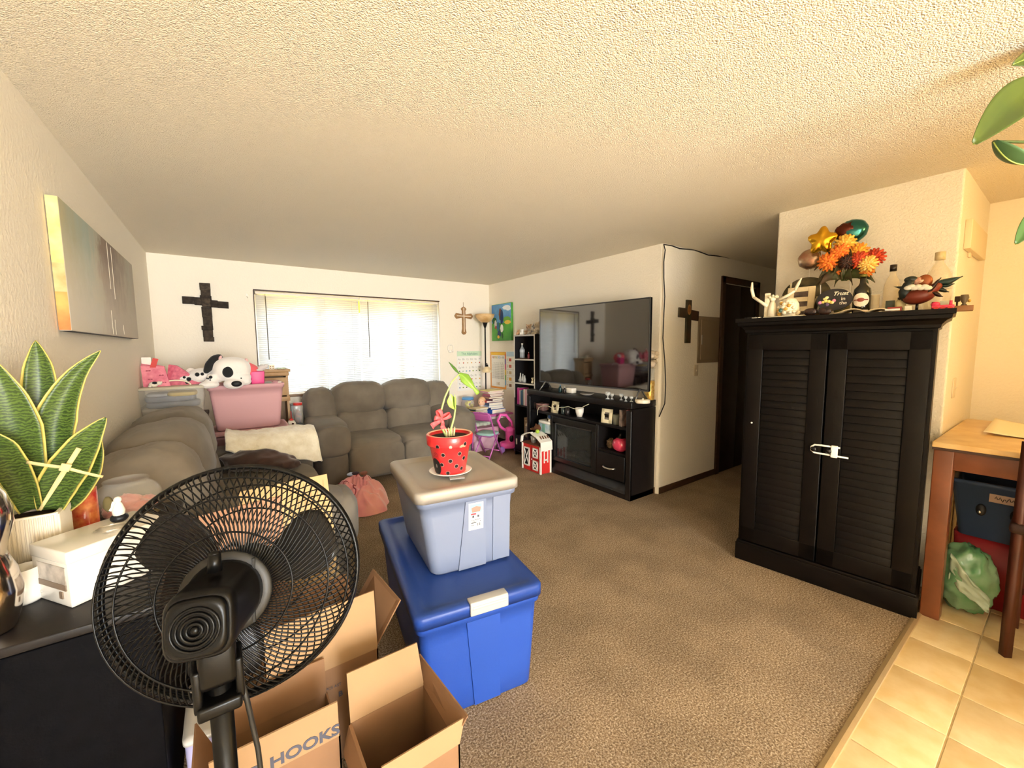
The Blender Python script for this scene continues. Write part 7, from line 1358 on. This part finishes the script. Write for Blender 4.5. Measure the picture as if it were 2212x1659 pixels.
def patch(name, a, z, w, h, mat, n=20, off=.0012, par=None, k=0, poly=None):
    b = MB(); vs = []; pts = poly or [(math.cos(2*PI*i/n)*w*(1+k*math.sin(3*i)), math.sin(2*PI*i/n)*h) for i in range(n)]
    for s in (0, .34, .67, 1):
        for x, y in pts:
            zz = max(.002, z+y*s); r = rad(zz)+off+(.003*(zz-.143)/.047 if zz > .143 else 0); aa = a+x*s/r; vs.append((r*math.cos(aa), r*math.sin(aa), zz))
    m = len(pts); fs = [(j*m+i, j*m+(i+1) % m, (j+1)*m+(i+1) % m, (j+1)*m+i) for j in range(3) for i in range(m)]
    b.add(vs, fs, 0, True); return part(name, b, mat, par or pot)
for u, v, w in ((949, 951, .0085), (1008, 947, .0085), (960, 973, .0085), (997, 972, .0085), (976, 989, .009), (1006, 986, .009), (957, 999, .0085), (989, 1004, .0085), (1000, 1013, .0085), (970, 1021, .0085)):
    a, z = on_pot(u, v); patch('spot_ring', a, z, w*1.22, w*1.22, M('spot_grey_ring', '#b9877e', rough=.5), off=.0008); patch('spot', a, z, w, w, BD, off=.0014)
a, z = on_pot(977, 951); patch('worn_spot', a, z, .0075, .0075, M('worn_spot_grey', '#b98f8c', rough=.5)); a, z = on_pot(1003, 952); patch('worn_patch', a, z, .016, .009, M('peach_wear', '#ec8a72', rough=.5), k=.3)
a, z = on_pot(945, 1006); patch('ladybird_face', a, max(z, .035), .030, .042, BD, off=.0016); patch('face_dot', a+.05, z+.004, .005, .010, M('face_grey', '#8d8078', rough=.5), off=.0024)
a, z = on_pot(944, 975); b = MB(); sp_ = []
for i in range(26): q = i/25; rr_ = .003+.011*q; an = 9*q+1; x, y = rr_*math.cos(an), rr_*math.sin(an); R0 = rad(z+y)+.001; sp_.append((R0*math.cos(a+x/R0), R0*math.sin(a+x/R0), z+y))
b.tube(sp_, .0011, 5); part('painted_spiral', b, M('spiral_brown', '#7d1f1f', rough=.5), pot)
# plant
DPT = 1.765
PP = lambda u, v, y=DPT: on_y(u, v, y)-o
STG = M('pale_stem', '#a9b872', rough=.45); LF = M('fresh_leaf', '#8fae3f', rough=.38, col2='#6e9231', vs=9); LFP = M('pale_bud_leaf', '#b6d06a', rough=.35, col2='#8fb84e', vs=12)
b = MB(); b.tube([(-.012, .0, PH-.03), PP(955, 925), PP(952, 890), PP(961, 858), PP(976, 825), PP(993, 807)], [.006, .0055, .005, .0045, .004, .0035], 8); part('stem', b, STG, t)
b = MB(); b.tube([(.006, .0, PH-.03), PP(973, 930), PP(981, 902), PP(984, 880), PP(983, 868)], [.006, .0055, .005, .004, .003], 8); part('stem', b, STG, t)
for q in range(4): b = MB(); b.tube([(-.02+.012*q, -.01, PH-.03), (-.022+.014*q, -.012, PH+.012), (-.03+.018*q, -.01, PH+.030)], [.005, .005, .002], 6); part('shoot', b, M('dry_shoot', '#cfc79a', rough=.6), t)
def kleaf(pts, ws, m, sl=0, side=(0, -1, .2)):
    S = [PP(u, v, y) for u, v, y in pts]
    def f(u, v):
        x = u*(len(S)-1); i = min(int(x), len(S)-2); fr = x-i; q = S[i].lerp(S[i+1], fr); w = ws[i]*(1-fr)+ws[i+1]*fr; tg = (S[i+1]-S[i]).normalized(); s = tg.cross(V(side)).normalized(); n = s.cross(tg); return q+s*((v-.5)*w)+n*(-abs(v-.5)*w*.5)
    b = MB(); b.grid(f, 16, 8, t=.0014); part('leaf', b, m, t)
kleaf([(993, 808, DPT), (985, 797, DPT-.01), (977, 789, DPT-.02), (969, 782, DPT-.03)], [.006, .022, .016, .001], M('dark_leaf', '#4d6f2f', rough=.4), side=(.3, -1, .6))
kleaf([(992, 806, DPT), (1005, 815, DPT-.02), (1016, 828, DPT-.035), (1024, 838, DPT-.04), (1034, 850, DPT-.045)], [.010, .055, .040, .016, .022], LF, side=(-.2, -1, .3))
kleaf([(984, 884, DPT), (980, 874, DPT-.01), (977, 864, DPT-.01), (973, 851, DPT-.005)], [.010, .046, .050, .004], LFP)
kleaf([(984, 884, DPT-.012), (985, 872, DPT-.022), (985, 862, DPT-.022), (982, 852, DPT-.015)], [.006, .022, .022, .003], LFP, side=(.8, -.6, .1))
# ribbon bow
RBN = M('coral_ribbon', '#f0565a', rough=.5); c0 = PP(953, 905, DPT-.02); bo = part('ribbon_bow', (lambda b: (b.sph(c0, (.010, .008, .012), 12, 8), b)[1])(MB()), RBN, t)
def loop(du, dv, tw, wd=.022):
    e = PP(953+du, 905+dv, DPT-.03)-c0; b = MB(); s = e.normalized().cross(V((0, -1, 0))).normalized()
    def f(u, v): a = 2*PI*u; return c0+e*(.5-.5*math.cos(a))+V((0, -1, 0))*(.012*math.sin(a))+s*((v-.5)*wd*(.4+.6*(.5-.5*math.cos(a))))+s*.004*math.sin(a)
    b.grid(f, 18, 3, t=.001); part('loop', b, RBN, bo)
def tail(du, dv, wd=.02):
    e = PP(953+du, 905+dv, DPT-.03)-c0; s = e.normalized().cross(V((0, -1, 0))).normalized(); b = MB(); b.grid(lambda u, v: c0+e*u+V((0, -.008*math.sin(6*u), 0))+s*((v-.5)*wd*(.4+.6*u)), 10, 3, t=.001); part('tail', b, RBN, bo)
loop(-6, -20, 0); loop(20, -10, 0); loop(-14, -2, 0); tail(-20, 17, .03); tail(6, 22, .026)
